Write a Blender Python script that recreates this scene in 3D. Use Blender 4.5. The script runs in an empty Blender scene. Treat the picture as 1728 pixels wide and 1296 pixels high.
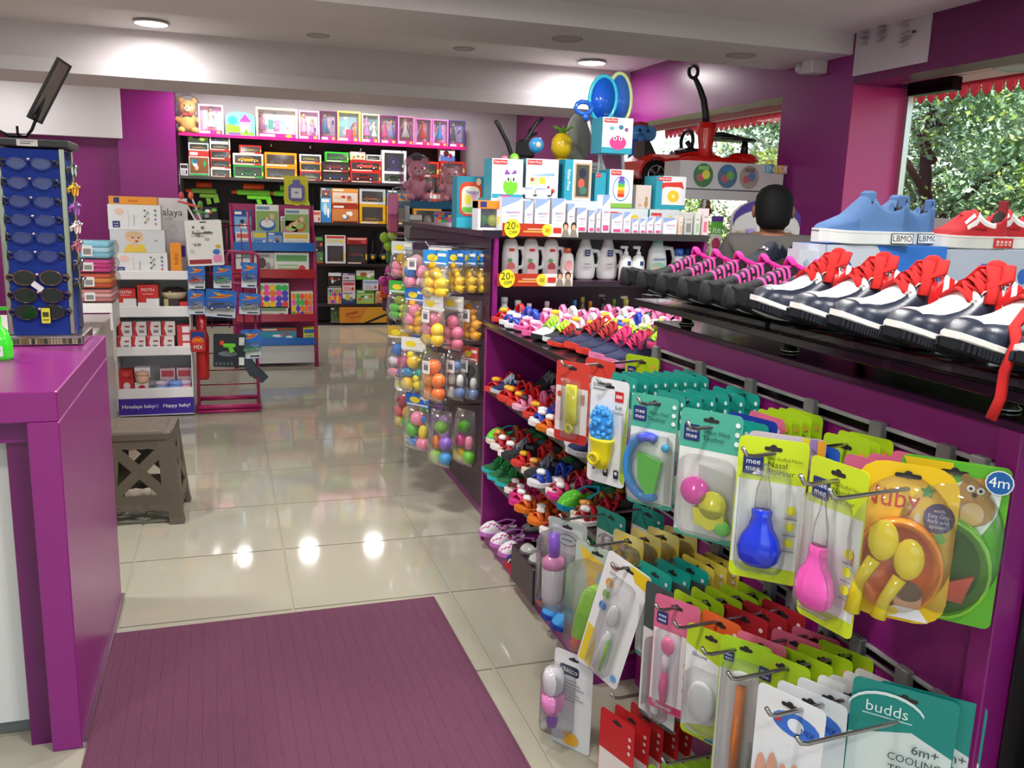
import bpy, math, random
from mathutils import Vector, Matrix
random.seed(7)
R_ = math.radians
scene = bpy.context.scene
COL = scene.collection
# ------------------------------------------------------------------ camera
FPX, PCX, PCY, EYE = 1475.0, 864.0, 648.0, 1.5
def _n(v): return Vector(v).normalized()
_Y = _n((378-PCX, 337-PCY, FPX))
_Z = -_n((634-PCX, 8000-PCY, FPX)); _Z = (_Z-_Y*_Z.dot(_Y)).normalized()
_X = _Y.cross(_Z)
if _X[0] < 0: _X = -_X
RW = Matrix((_X, _Y, _Z))
cam = bpy.data.objects.new('camera', bpy.data.cameras.new('camera'))
COL.objects.link(cam)
cam.data.sensor_width = 36.0; cam.data.lens = FPX/1728*36
cam.data.clip_start = .02; cam.data.clip_end = 200
cr, cu, cb = RW@Vector((1,0,0)), RW@Vector((0,-1,0)), RW@Vector((0,0,-1))
cam.matrix_world = Matrix(((cr.x,cu.x,cb.x,0),(cr.y,cu.y,cb.y,0),(cr.z,cu.z,cb.z,EYE),(0,0,0,1)))
scene.camera = cam
# where a sight line of the survey photograph meets a known real plane (shelf fronts, tops, floor)
def ray(px, py): return RW@Vector((px-PCX, py-PCY, FPX))
def onx(px, py, x): d = ray(px,py); return Vector((0,0,EYE))+d*(x/d.x)
def ony(px, py, y): d = ray(px,py); return Vector((0,0,EYE))+d*(y/d.y)
def onz(px, py, z): d = ray(px,py); return Vector((0,0,EYE))+d*((z-EYE)/d.z)
# ------------------------------------------------------------------ world, sun, big lights, exposure
scene.view_settings.view_transform = 'Standard'; scene.view_settings.look = 'None'
scene.view_settings.gamma = 1.0; scene.view_settings.exposure = 0.16
scene.view_settings.use_curve_mapping = False
W = bpy.data.worlds.new('sky'); scene.world = W; W.use_nodes = True
nt = W.node_tree; bgn = nt.nodes['Background']
sky = nt.nodes.new('ShaderNodeTexSky'); sky.sky_type = 'NISHITA'
sky.sun_disc = False; sky.sun_elevation = R_(55); sky.sun_rotation = R_(60)
nt.links.new(sky.outputs[0], bgn.inputs[0]); bgn.inputs[1].default_value = .42
sun = bpy.data.objects.new('sun', bpy.data.lights.new('sun', 'SUN')); COL.objects.link(sun)
sun.data.energy = 6.0; sun.data.angle = R_(2); sun.data.color = (1,.95,.85)
sun.rotation_euler = (R_(38), R_(-12), 0)
def area(name, loc, size, power, color=(1,.97,.95), rot=(0,0,0), shape='DISK'):
    l = bpy.data.lights.new(name, 'AREA'); l.shape = shape; l.size = size; l.energy = power; l.color = color
    o = bpy.data.objects.new(name, l); COL.objects.link(o); o.location = loc; o.rotation_euler = rot
    return o
LAMPS = [  # x, y, ceiling height, watts
 (-.48,7.5,2.79,10),(3.13,7.53,2.79,13),(-.25,10.5,2.8,11),(.08,10.55,2.8,7),(.87,10.55,2.8,13),(1.68,10.55,2.8,13),(2.7,10.5,2.8,10),
 (-2.2,10.0,2.8,16),(-1.6,5.6,2.79,16),
 (-1.2,3.6,2.61,22),(.35,3.4,2.61,24),(1.55,3.2,2.61,22),(2.6,2.2,2.61,16),(.4,1.2,2.61,20),(1.3,.6,2.61,22),(-1.2,1.2,2.61,18),(.2,-.7,2.61,18)]
for x, y, z, w in LAMPS: area('lamp_light', (x,y,z-.035), .2, w)
# ------------------------------------------------------------------ colours and materials
def C(h, k=1.0):
    if not isinstance(h, str): return h
    h = h.lstrip('#')
    if len(h) == 3: h = ''.join(a*2 for a in h)
    o = []
    for i in (0,2,4):
        c = int(h[i:i+2],16)/255
        o.append((c/12.92 if c <= .04045 else ((c+.055)/1.055)**2.4)*k)
    return (*o, 1.0)
def mat(name, rough=.5, metal=0, spec=.5, base=None, bump=0, bscale=200, coat=0, sheen=0, alpha=None, vary=0, vscale=8):
    m = bpy.data.materials.new(name); m.use_nodes = True
    t = m.node_tree; b = t.nodes['Principled BSDF']
    b.inputs['Roughness'].default_value = rough; b.inputs['Metallic'].default_value = metal
    b.inputs['Specular IOR Level'].default_value = spec
    if coat: b.inputs['Coat Weight'].default_value = coat; b.inputs['Coat Roughness'].default_value = .08
    if sheen: b.inputs['Sheen Weight'].default_value = sheen
    if base: b.inputs['Base Color'].default_value = C(base); src = None
    else:
        a = t.nodes.new('ShaderNodeAttribute'); a.attribute_name = 'Col'; src = a.outputs['Color']
        t.links.new(src, b.inputs['Base Color'])
    if bump or vary:
        tc = t.nodes.new('ShaderNodeTexCoord')
    if bump:
        n = t.nodes.new('ShaderNodeTexNoise'); n.inputs['Scale'].default_value = bscale; n.inputs['Detail'].default_value = 3
        t.links.new(tc.outputs['Object'], n.inputs['Vector'])
        bp = t.nodes.new('ShaderNodeBump'); bp.inputs['Strength'].default_value = bump; bp.inputs['Distance'].default_value = .002
        t.links.new(n.outputs['Fac'], bp.inputs['Height']); t.links.new(bp.outputs[0], b.inputs['Normal'])
    if vary:
        n2 = t.nodes.new('ShaderNodeTexNoise'); n2.inputs['Scale'].default_value = vscale
        t.links.new(tc.outputs['Object'], n2.inputs['Vector'])
        mp = t.nodes.new('ShaderNodeMapRange'); mp.inputs['To Min'].default_value = 1-vary; mp.inputs['To Max'].default_value = 1+vary*.4
        t.links.new(n2.outputs['Fac'], mp.inputs['Value'])
        mx = t.nodes.new('ShaderNodeMix'); mx.data_type = 'RGBA'; mx.blend_type = 'MULTIPLY'; mx.inputs['Factor'].default_value = 1
        if src: t.links.new(src, mx.inputs[6])
        else: mx.inputs[6].default_value = C(base)
        t.links.new(mp.outputs[0], mx.inputs[7]); t.links.new(mx.outputs[2], b.inputs['Base Color'])
    return m
def clear(name, tint='#ffffff', opac=.12, rough=.06, gl=.6):
    m = bpy.data.materials.new(name); m.use_nodes = True
    t = m.node_tree; t.nodes.remove(t.nodes['Principled BSDF']); out = t.nodes['Material Output']
    tr = t.nodes.new('ShaderNodeBsdfTransparent'); tr.inputs[0].default_value = C(tint)
    df = t.nodes.new('ShaderNodeBsdfDiffuse'); df.inputs[0].default_value = (.9,.92,.92,1)
    gs = t.nodes.new('ShaderNodeBsdfGlossy'); gs.inputs['Roughness'].default_value = rough
    m1 = t.nodes.new('ShaderNodeMixShader'); m1.inputs[0].default_value = opac
    t.links.new(tr.outputs[0], m1.inputs[1]); t.links.new(df.outputs[0], m1.inputs[2])
    fr = t.nodes.new('ShaderNodeLayerWeight'); fr.inputs[0].default_value = .25
    mp = t.nodes.new('ShaderNodeMath'); mp.operation = 'MULTIPLY_ADD'; mp.inputs[1].default_value = gl; mp.inputs[2].default_value = .02
    t.links.new(fr.outputs['Fresnel'], mp.inputs[0])
    m2 = t.nodes.new('ShaderNodeMixShader'); t.links.new(mp.outputs[0], m2.inputs[0])
    t.links.new(m1.outputs[0], m2.inputs[1]); t.links.new(gs.outputs[0], m2.inputs[2])
    t.links.new(m2.outputs[0], out.inputs['Surface'])
    return m
M = {}
M['paper'] = mat('printed_card', .38, spec=.4)
M['gloss'] = mat('glossy_plastic', .16, coat=.3)
M['plas'] = mat('satin_plastic', .4)
M['matte'] = mat('matte_paint', .7, spec=.2)
M['fab'] = mat('woven_fabric', .85, bump=.5, bscale=900)
M['plush'] = mat('plush_fur', .95, bump=.9, bscale=350, sheen=.2)
M['rub'] = mat('rubber', .65, spec=.15)
M['leath'] = mat('smooth_leather', .32, bump=.15, bscale=500)
M['metal'] = mat('brushed_steel', .25, metal=1)
M['skin'] = mat('skin', .55)
M['lam'] = mat('laminate', .3, bump=.05, bscale=400, vary=.06, vscale=5)
M['tile'] = mat('polished_tile', .06, spec=.5, vary=.1, vscale=2.5)
M['white'] = mat('emulsion_paint', .6, vary=.03)
M['mat'] = mat('ribbed_mat', .85, vary=.15, vscale=60)
M['foil'] = mat('print_foil', .12, metal=.9)
M['leaf'] = mat('leaf', .45)
M['clear'] = clear('clear_blister', opac=.04, gl=.75)
M['bag'] = clear('clear_bag', opac=.035, rough=.12, gl=.5)
M['glass'] = clear('window_glass', '#f4fbf8', 0.0, .0, .12)
M['shelfglass'] = mat('dark_shelf_glass', .12, spec=.35)
M['frost'] = clear('frosted_plastic', opac=.5, rough=.3)
M['rail'] = mat('steel_rail', .3, metal=.9)
def emis(name, col, s):
    m = bpy.data.materials.new(name); m.use_nodes = True; t = m.node_tree
    t.nodes.remove(t.nodes['Principled BSDF']); e = t.nodes.new('ShaderNodeEmission')
    e.inputs[0].default_value = C(col); e.inputs[1].default_value = s
    t.links.new(e.outputs[0], t.nodes['Material Output'].inputs['Surface']); return m
M['led'] = emis('lit_diffuser', '#fff8f2', 14)
# ------------------------------------------------------------------ mesh builder
_txt = {}
def text_mesh(s):
    if s not in _txt:
        cu_ = bpy.data.curves.new('t', 'FONT'); cu_.body = s; cu_.resolution_u = 2; cu_.align_x = 'CENTER'; cu_.align_y = 'CENTER'
        o = bpy.data.objects.new('t', cu_); me = o.to_mesh()
        v = [(p.co.x, p.co.y) for p in me.vertices]; f = [tuple(p.vertices) for p in me.polygons]
        o.to_mesh_clear(); bpy.data.objects.remove(o); bpy.data.curves.remove(cu_)
        w = (max(p[0] for p in v)-min(p[0] for p in v)) if v else 1
        _txt[s] = (v, f, w)
    return _txt[s]
class MB:
    def __init__(s): s.v=[]; s.f=[]; s.c=[]; s.sm=[]; s.mi=[]; s.T=None; s.m=0
    def add(s, vs, fs, c, smooth=False):
        b = len(s.v); T = s.T
        s.v += [tuple(T@Vector(p)) for p in vs] if T else [tuple(p) for p in vs]
        many = isinstance(c, list)
        cc = None if many else C(c)
        for i, f in enumerate(fs):
            s.f.append(tuple(b+k for k in f)); s.c.append(C(c[i]) if many else cc); s.sm.append(smooth); s.mi.append(s.m)
        return s
    def box(s, x0,x1,y0,y1,z0,z1,c):
        return s.add([(x0,y0,z0),(x1,y0,z0),(x1,y1,z0),(x0,y1,z0),(x0,y0,z1),(x1,y0,z1),(x1,y1,z1),(x0,y1,z1)],
          [(0,3,2,1),(4,5,6,7),(0,1,5,4),(1,2,6,5),(2,3,7,6),(3,0,4,7)], c)
    def cbox(s, cx,cy,cz,sx,sy,sz,c): return s.box(cx-sx/2,cx+sx/2,cy-sy/2,cy+sy/2,cz-sz/2,cz+sz/2,c)
    def bev(s, x0,x1,y0,y1,z0,z1,c,b=.004):
        # box with chamfered edges, built as stacked rings
        r = []
        for z, k in ((z0,b),(z0+b,0),(z1-b,0),(z1,b)):
            e = b if k == 0 else b
            a0,a1,c0,c1 = x0+k,x1-k,y0+k,y1-k
            r.append([(a0+e,c0,z),(a1-e,c0,z),(a1,c0+e,z),(a1,c1-e,z),(a1-e,c1,z),(a0+e,c1,z),(a0,c1-e,z),(a0,c0+e,z)])
        return s.loft(r, c, cap=True)
    def loft(s, rings, c, cap=True, closed=True, smooth=False):
        n = len(rings[0]); vs = [p for r in rings for p in r]; fs = []; cs = []
        fn = callable(c)
        for i in range(len(rings)-1):
            for j in range(n if closed else n-1):
                k = (j+1) % n
                fs.append((i*n+j, i*n+k, (i+1)*n+k, (i+1)*n+j)); cs.append(c(i,j) if fn else c)
        if cap:
            fs.append(tuple(range(n-1,-1,-1))); cs.append(c(0,0) if fn else c)
            fs.append(tuple((len(rings)-1)*n+j for j in range(n))); cs.append(c(len(rings)-2,0) if fn else c)
        return s.add(vs, fs, cs, smooth)
    def lathe(s, prof, c, n=16, o=(0,0,0), sx=1, sy=1, axis='z', smooth=True):
        rings = []
        for r, z in prof:
            ring = []
            for k in range(n):
                a = 2*math.pi*k/n; x, y = r*math.cos(a)*sx, r*math.sin(a)*sy
                ring.append((o[0]+x,o[1]+y,o[2]+z) if axis=='z' else (o[0]+x,o[1]-z,o[2]+y) if axis=='y' else (o[0]+z,o[1]+x,o[2]+y))
            rings.append(ring)
        return s.loft(rings, (lambda i,j: c[min(i,len(c)-1)]) if isinstance(c,(list,)) else c, smooth=smooth)
    def cyl(s, o, r, h, c, n=14, axis='z'): return s.lathe([(r,0),(r,h)], c, n, o, axis=axis, smooth=False)
    def ell(s, o, r, c, n=12, m=8):
        if not isinstance(r,(tuple,list)): r = (r,r,r)
        rings = []
        for i in range(m+1):
            a = -math.pi/2+math.pi*i/m; k = max(math.cos(a),.02)
            rings.append([(o[0]+r[0]*k*math.cos(2*math.pi*j/n), o[1]+r[1]*k*math.sin(2*math.pi*j/n), o[2]+r[2]*math.sin(a)) for j in range(n)])
        return s.loft(rings, c, smooth=True)
    def tube(s, pts, r, c, n=6, flat=1.0, closed=False):
        pts = [Vector(p) for p in pts]; L = len(pts); rings = []; up = None
        for i, p in enumerate(pts):
            if closed: d = pts[(i+1)%L]-pts[i-1]
            else: d = pts[min(i+1,L-1)]-pts[max(i-1,0)]
            d = d.normalized() if d.length > 1e-9 else Vector((0,0,1))
            if up is None: up = Vector((0,0,1)) if abs(d.z) < .9 else Vector((0,1,0))
            a = d.cross(up)
            if a.length < 1e-6: a = d.cross(Vector((0,1,0)))
            a.normalize(); b = a.cross(d).normalized(); up = b
            rr = r[i] if isinstance(r,(list,tuple)) else r
            rings.append([tuple(p+a*(rr*math.cos(2*math.pi*k/n))+b*(rr*flat*math.sin(2*math.pi*k/n))) for k in range(n)])
        if closed: rings.append(rings[0])
        return s.loft(rings, c, cap=not closed, smooth=True)
    def prism(s, poly, w0, w1, c, axis='z', cap=None):
        # poly in (u,v); axis is extrusion direction. z: (u,v,w)  y: (u,w,v)  x: (w,u,v)
        f = {'z':lambda u,v,w:(u,v,w),'y':lambda u,v,w:(u,w,v),'x':lambda u,v,w:(w,u,v)}[axis]
        n = len(poly); vs = [f(u,v,w0) for u,v in poly]+[f(u,v,w1) for u,v in poly]
        fs = [tuple(range(n-1,-1,-1)), tuple(range(n,2*n))]+[(i,(i+1)%n,n+(i+1)%n,n+i) for i in range(n)]
        return s.add(vs, fs, [cap or c, cap or c]+[c]*n)
    def build(s, name, m, parent=None, loc=None, rot=None, flip=True):
        me = bpy.data.meshes.new(name); me.from_pydata(s.v, [], s.f)
        ms = m if isinstance(m,(list,tuple)) else [m]
        for k in ms: me.materials.append(M[k] if isinstance(k,str) else k)
        at = me.color_attributes.new('Col', 'FLOAT_COLOR', 'CORNER')
        buf = []
        for f, c in zip(s.f, s.c): buf += list(c)*len(f)
        at.data.foreach_set('color', buf)
        me.polygons.foreach_set('use_smooth', s.sm); me.polygons.foreach_set('material_index', s.mi)
        me.update()
        o = bpy.data.objects.new(name, me); COL.objects.link(o)
        if parent: o.parent = parent
        if loc is not None: o.location = loc
        if rot is not None: o.rotation_euler = rot
        return o
def rrect(w, h, r=.008, n=3, cx=0, cy=0):
    o = []
    for sx, sy, a0 in ((1,-1,-90),(1,1,0),(-1,1,90),(-1,-1,180)):
        for k in range(n+1):
            a = R_(a0+90*k/n); o.append((cx+sx*(w/2-r)+r*math.cos(a), cy+sy*(h/2-r)+r*math.sin(a)))
    return o
def disc(r, n=16, cx=0, cy=0, ry=None): return [(cx+r*math.cos(2*math.pi*k/n), cy+(ry or r)*math.sin(2*math.pi*k/n)) for k in range(n)]
class Pr:
    """flat print on a face: shapes in (u,v) on a plane, stacked a hair apart"""
    def __init__(s, o, U=(1,0,0), V=(0,0,1), mb=None, step=.00035):
        s.o=Vector(o); s.U=Vector(U); s.V=Vector(V); s.N=s.U.cross(s.V).normalized(); s.k=1; s.mb=mb or MB(); s.step=step
    def pt(s, u, v, h=0): return s.o+s.U*u+s.V*v+s.N*(s.k*s.step+h)
    def poly(s, p, c):
        s.mb.add([s.pt(u,v) for u,v in p], [tuple(range(len(p)))], c); s.k += 1; return s
    def rect(s, u0,v0,u1,v1,c): return s.poly([(u0,v0),(u1,v0),(u1,v1),(u0,v1)], c)
    def ov(s, u,v,r,c,ry=None,n=14): return s.poly(disc(r,n,u,v,ry), c)
    def text(s, t, u, v, h, c, w=None, rot=0):
        vs, fs, tw = text_mesh(t); k = h/.72
        kx = min(k, w/tw) if w and tw else k
        if w and kx < k: k = kx*1.15 if kx*1.15 < k else k
        ca, sa = math.cos(rot), math.sin(rot)
        s.mb.add([s.pt(u+(x*kx)*ca-(y*k)*sa, v+(x*kx)*sa+(y*k)*ca) for x,y in vs], fs, c); s.k += 1; return s
    def build(s, parent, name='print', m='paper'): return s.mb.build(name, m, parent)
_labels = {}
def tag(o, label, cat, group=None, kind=None):
    o['label'] = label; o['category'] = cat
    if group: o['group'] = group
    if kind: o['kind'] = kind
    return o
def thing(name, label, cat, loc=(0,0,0), rz=0, group=None, rot=None):
    o = bpy.data.objects.new(name, None); COL.objects.link(o); o.empty_display_size = .05
    o.location = loc; o.rotation_euler = rot or (0,0,rz)
    return tag(o, label, cat, group)
def dup(o, loc=None, label=None, rz=None, group=None, rot=None, scale=None, parent=None):
    c = o.copy(); COL.objects.link(c)
    if parent is not None: c.parent = parent
    if loc is not None: c.location = loc
    if rz is not None: c.rotation_euler = (0,0,rz)
    if rot is not None: c.rotation_euler = rot
    if scale is not None: c.scale = scale if isinstance(scale,(tuple,list)) else (scale,)*3
    if label: c['label'] = label
    if group: c['group'] = group
    for ch in o.children: dup(ch, parent=c)
    return c
def struct(mb, name, m, parent=None):
    o = mb.build(name, m, parent)
    if not parent: o['kind'] = 'structure'
    return o
ORD = ['first','second','third','fourth','fifth','sixth','seventh','eighth','ninth','tenth','eleventh','twelfth','thirteenth','fourteenth','fifteenth','sixteenth','seventeenth','eighteenth','nineteenth','twentieth']
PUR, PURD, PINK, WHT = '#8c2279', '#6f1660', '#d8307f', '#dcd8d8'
# ================================================================== THE SETTING
XW, YB = 3.69, 11.35
fl = MB().box(-3.6,6.0,-2.2,YB,-.12,-.006,'#aaa592'); fl = struct(fl, 'floor', 'matte')
tz = MB().box(.0,.597,0,.597,-.006,0,'#aeab98').build('tile','tile',fl,loc=(0,0,0))
first = True
for ix in range(-3,6):
    for iy in range(1,19):
        x, y = .204+.606*ix, .12+.606*iy
        if x < -1.3 and y > 6.6: continue
        o = tz if first else tz.copy()
        if not first: COL.objects.link(o)
        o.location = (x,y,0); first = False
wb = struct(MB().box(-3.6,XW+.2,YB,YB+.12,0,2.9,'#cfcbce'), 'wall_back', 'white')
struct(MB().box(-3.72,-3.6,-2.2,YB,0,2.9,'#d4d0d0'), 'wall_left', 'white')
fw = MB().box(-3.72,-2.2,-2.3,-2.2,0,2.9,'#d4d0d0').box(2.6,XW+.3,-2.3,-2.2,0,2.9,'#d4d0d0').box(-2.2,2.6,-2.3,-2.2,2.3,2.9,'#d4d0d0')
struct(fw, 'wall_front', 'white')
g = MB().box(-2.2,2.6,-2.26,-2.25,0,2.3,'#fff'); struct(g, 'door_1', 'glass')
# ceiling in three heights
struct(MB().box(-3.6,XW+.2,5.44,YB,2.8,2.95,'#e9e2e2'), 'ceiling', 'white')
cn = MB().box(-3.6,XW+.2,-2.3,4.75,2.61,2.95,'#e9e2e2'); o = struct(cn, 'ceiling_front', 'white'); o.name = 'trim_1'
nb = MB().box(-3.6,XW+.0,4.74,5.44,2.488,2.95,'#e4dede'); o = struct(nb, 'trim_2', 'white')
fb = MB().box(-3.6,XW+.2,7.92,8.7,2.53,2.8,'#dfd9db').box(-3.6,XW+.2,7.88,8.72,2.43,2.535,'#e4e0e2')
struct(fb, 'trim_3', 'white')
# right wall: fascia, columns, sills
rw = MB()
rw.box(XW,XW+.2,5.43,8.4,2.315,2.9,PUR)
rw.box(XW,XW+.2,8.4,YB,0,2.9,'#7c1c62')
rw.box(XW,XW+.2,5.43,8.4,0,.55,PUR)
wr = struct(rw, 'wall_right', 'lam')
col = MB().box(XW,XW+.42,4.705,5.43,0,2.9,PUR)
col.box(XW+.002,XW+.42,4.700,4.705,0,2.31,'#d43a86'); col.box(XW+.002,XW+.42,5.43,5.436,0,2.31,'#d43a86')
struct(col, 'trim_4', 'lam')
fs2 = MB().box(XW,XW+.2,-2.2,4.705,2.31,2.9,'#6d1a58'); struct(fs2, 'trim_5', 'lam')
struct(MB().box(XW,XW+.35,-2.2,4.70,0,.5,PUR), 'wall_right_sill', 'lam').name = 'trim_6'
# soffits outside the fascia with downlight rings, awning with scalloped fringe
struct(MB().box(XW+.2,XW+.62,-2.2,8.4,2.34,2.42,'#e8b6b8'), 'trim_7', 'white')
# windows
w1 = bpy.data.objects.new('window_1', None); COL.objects.link(w1); w1['kind'] = 'structure'
MB().box(XW+.40,XW+.41,-2.2,3.36,.5,2.34,'#fff').build('pane','glass',w1)
MB().box(XW+.40,XW+.41,3.372,4.70,.5,2.34,'#fff').build('pane','glass',w1)
MB().box(XW+.385,XW+.425,4.66,4.705,.5,2.34,'#c2bcb8').build('window_frame','metal',w1)
MB().box(XW+.37,XW+.44,4.30,4.66,2.26,2.335,'#2a2326').build('patch_fitting','metal',w1)
w2 = bpy.data.objects.new('window_2', None); COL.objects.link(w2); w2['kind'] = 'structure'
MB().box(XW+.36,XW+.37,5.436,8.4,.55,2.34,'#fff').build('pane','glass',w2)
MB().box(XW+.34,XW+.39,5.436,8.4,2.29,2.345,'#d9a6a2').build('window_frame','white',w2)
# back-left: white bulkhead, purple wall, purple column
struct(MB().box(-3.6,-1.05,10.86,YB,2.13,2.75,'#dedbdd'), 'trim_8', 'white')
struct(MB().box(-3.6,-1.0,11.0,YB,0,2.15,PUR), 'wall_left_back', 'lam').name = 'trim_9'
struct(MB().box(-1.1,-.50,10.9,YB,0,2.8,PUR), 'trim_10', 'lam')
# ground outside
struct(MB().box(XW+.4,30,-12,26,-.35,-.12,'#4d5a3a'), 'ground_outside', 'matte').name = 'floor_outside'
# ------------------------------------------------------------------ ceiling fittings
dl = thing('downlight', 'x', 'ceiling light', (0,0,0))
ring = MB().lathe([(.13,0),(.13,-.006),(.118,-.011),(.115,-.004),(.115,0)], '#cfc8c8', 24); ring.build('trim_ring','white',dl)
MB().cyl((0,0,-.010),.117,.004,'#fff',24).build('diffuser','led',dl)
dlabs = {0:'lit round downlight at the upper left, in the ceiling before the far beam',1:'lit round downlight beside the purple fascia, above the blue play gate'}
for i,(x,y,z,w) in enumerate(LAMPS):
    lab = dlabs.get(i, 'lit round downlight hidden behind the far ceiling beam, over the toy shelves' if y > 9 else 'lit round downlight of the front ceiling, above the picture frame')
    o = dl if i == 0 else dup(dl)
    o.location = (x,y,z); o['label'] = lab; o['group'] = 'lit downlights'
od = thing('unlit_downlight', 'x', 'ceiling light')
MB().lathe([(.092,0),(.092,-.005),(.078,-.009),(.074,-.003)], '#b9b0b0', 24).build('trim_ring','white',od)
MB().cyl((0,0,-.004),.075,.003,'#c4bcbc',24).build('diffuser','white',od)
for i,(px,py,z,lab) in enumerate([(607,27,2.79,'unlit round downlight, uppermost of those on the middle ceiling'),(537,62,2.79,'unlit round downlight between the two lit ones, left of centre'),
  (783,84,2.79,'unlit round downlight at mid ceiling, between the long beam and the lit lamp'),(957,65,2.488,'unlit downlight in the near beam, above the lit lamp by the fascia'),(1250,93,2.488,'unlit downlight at the right end of the near beam')]):
    p = onz(px,py,z); o = od if i == 0 else dup(od); o.location = (p.x,p.y,z if z < 2.6 else 2.8); o['label'] = lab
for i,(x,y,lab) in enumerate([(XW+.44,3.9,'round downlight in the window soffit, nearest the white poster'),(XW+.42,3.25,'round downlight in the window soffit, at the right edge of the picture'),
   (XW+.3,7.1,'round soffit lamp above the far window, leftmost'),(XW+.3,6.5,'round soffit lamp above the far window, second'),(XW+.3,5.9,'round soffit lamp above the far window, nearest the column')]):
    o = dup(od,(x,y,2.34),lab); o.scale = (1.5,1.5,1.5)
# poster high on the fascia
pt = thing('poster', 'white paper notice stuck high on the purple fascia above the near window', 'poster', (XW,4.2,2.5))
a, b, c_, d_ = onx(1449,42,XW), onx(1577,11,XW), onx(1566,107,XW), onx(1441,129,XW)
y0, y1, z0, z1 = b.y, a.y, d_.z, a.z
pt.location = (XW-.004,(y0+y1)/2,(z0+z1)/2); hw, hh = (y1-y0)/2, (z1-z0)/2
MB().box(-.004,.002,-hw,hw,-hh,hh,'#cfc6cc').build('sheet','paper',pt)
p = Pr((-.004,0,0),(0,-1,0),(0,0,1))
for u,v,t in ((-.8,.75,'1'),(-.35,.75,'2'),(.4,.8,'3')): p.text(t,u*hw,v*hh,.03,'#444')
for k in range(60):
    cxk, w = random.choice(((-.7,.25),(-.25,.3),(-.2,.25),(.35,.3),(.45,.3))); v = random.uniform(.1,.68) if cxk < 0 else random.uniform(-.35,.68)
    p.rect((cxk-w*random.uniform(.3,.9)/2)*hw, v*hh, (cxk+w*random.uniform(.3,.9)/2)*hw, v*hh+.005, random.choice(('#a39aa2','#aba2aa','#978e96')))
p.rect(.62*hw,.1*hh,.72*hw,.2*hh,'#3c3440'); p.build(pt)
# CCTV box on the beam / column
cc = thing('camera_box', 'white security camera box fixed under the ceiling beam by the purple column', 'camera', (XW-.05,4.86,2.44))
q = onx(1378,112,XW-.02)
cc.location = (XW-.06, q.y, q.z)
MB().bev(-.06,.06,-.09,.02,-.055,.055,'#d8d2d2',.006).build('housing','plas',cc)
MB().lathe([(.03,0),(.034,.05),(.02,.07)],'#e0dcdc',14,(-.01,.02,.01),axis='y').ell((0,.10,.0),(.045,.045,.04),'#ddd8d8').build('dome','plas',cc)
MB().box(-.02,.02,.0,.12,.04,.06,'#ccc4c4').build('bracket','plas',cc)
p = Pr((-.06,-.035,0),(0,-1,0),(0,0,1)); p.rect(-.025,-.025,.025,.025,'#c6bfc0').rect(-.02,-.02,.02,.02,'#e3dede'); p.build(cc)
# awning outside with a scalloped red fringe
aw = thing('awning', 'red awning valance with scalloped fringe hanging outside the windows', 'awning', (XW+.75,-2,2.345))
MB().box(0,.03,0,10.6,.02,.34,'#c8292f').build('valance','fab',aw)
fr = MB()
for k in range(118):
    fr.prism([(k*.09,.03),(k*.09+.088,.03),(k*.09+.07,-.05),(k*.09+.044,-.075),(k*.09+.018,-.05)],.004,.02,'#d6303a','x')
o = fr.build('fringe','fab',aw); o['kind'] = 'stuff'
# ------------------------------------------------------------------ trees outside
def bush(name, label, x, y, r, h, n, pal, seed):
    rnd = random.Random(seed); t = thing(name, label, 'tree', (x,y,-.13))
    tr = MB(); 
    tr.tube([(0,0,0),(.05,.03,h*.3),(-.05,.1,h*.6),(0,0,h*.9)],[.11,.09,.06,.02],'#4b3b2c',7)
    for k in range(5):
        a = rnd.uniform(0,6.3); tr.tube([(0,0,h*(.25+.1*k)),(math.cos(a)*r*.4,math.sin(a)*r*.4,h*(.4+.1*k)),(math.cos(a)*r*.8,math.sin(a)*r*.8,h*(.5+.1*k))],[.05,.035,.01],'#54432f',5)
    tr.build('trunk','matte',t)
    lf = MB(); blobs = [(rnd.uniform(-.75,.75)*r, rnd.uniform(-.9,.9)*r, rnd.uniform(.08,.95)*h, rnd.uniform(.28,.5)*r) for _ in range(26)]
    for k in range(int(n*1.7)):
        bx,by,bz,br = blobs[k%26]
        a, e = rnd.uniform(0,6.283), math.asin(rnd.uniform(-1,1)); q = br*rnd.uniform(.7,1.05)
        cx,cy,cz = bx+q*math.cos(a)*math.cos(e), by+q*math.sin(a)*math.cos(e), max(.05,bz+q*math.sin(e))
        L = rnd.uniform(.05,.11); d = Vector((rnd.uniform(-1,1),rnd.uniform(-1,1),rnd.uniform(-1,.6))).normalized()
        s_ = d.cross(Vector((rnd.uniform(-1,1),rnd.uniform(-1,1),rnd.uniform(-1,1)))).normalized()*L*.24; c = Vector((cx,cy,cz))
        lf.add([c, c+d*L*.5+s_, c+d*L, c+d*L*.5-s_],[(0,1,2,3)], rnd.choice(pal))
    o = lf.build('foliage','leaf',t); o['kind'] = 'stuff'
G1 = ['#7f9c68','#8fac78','#a2bc90','#6a8a58','#b4caa4','#c2d6b4','#c8d668']; G2 = ['#9fb83e','#b9cc52','#86a636','#cfdc72','#6f8f30']
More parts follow.
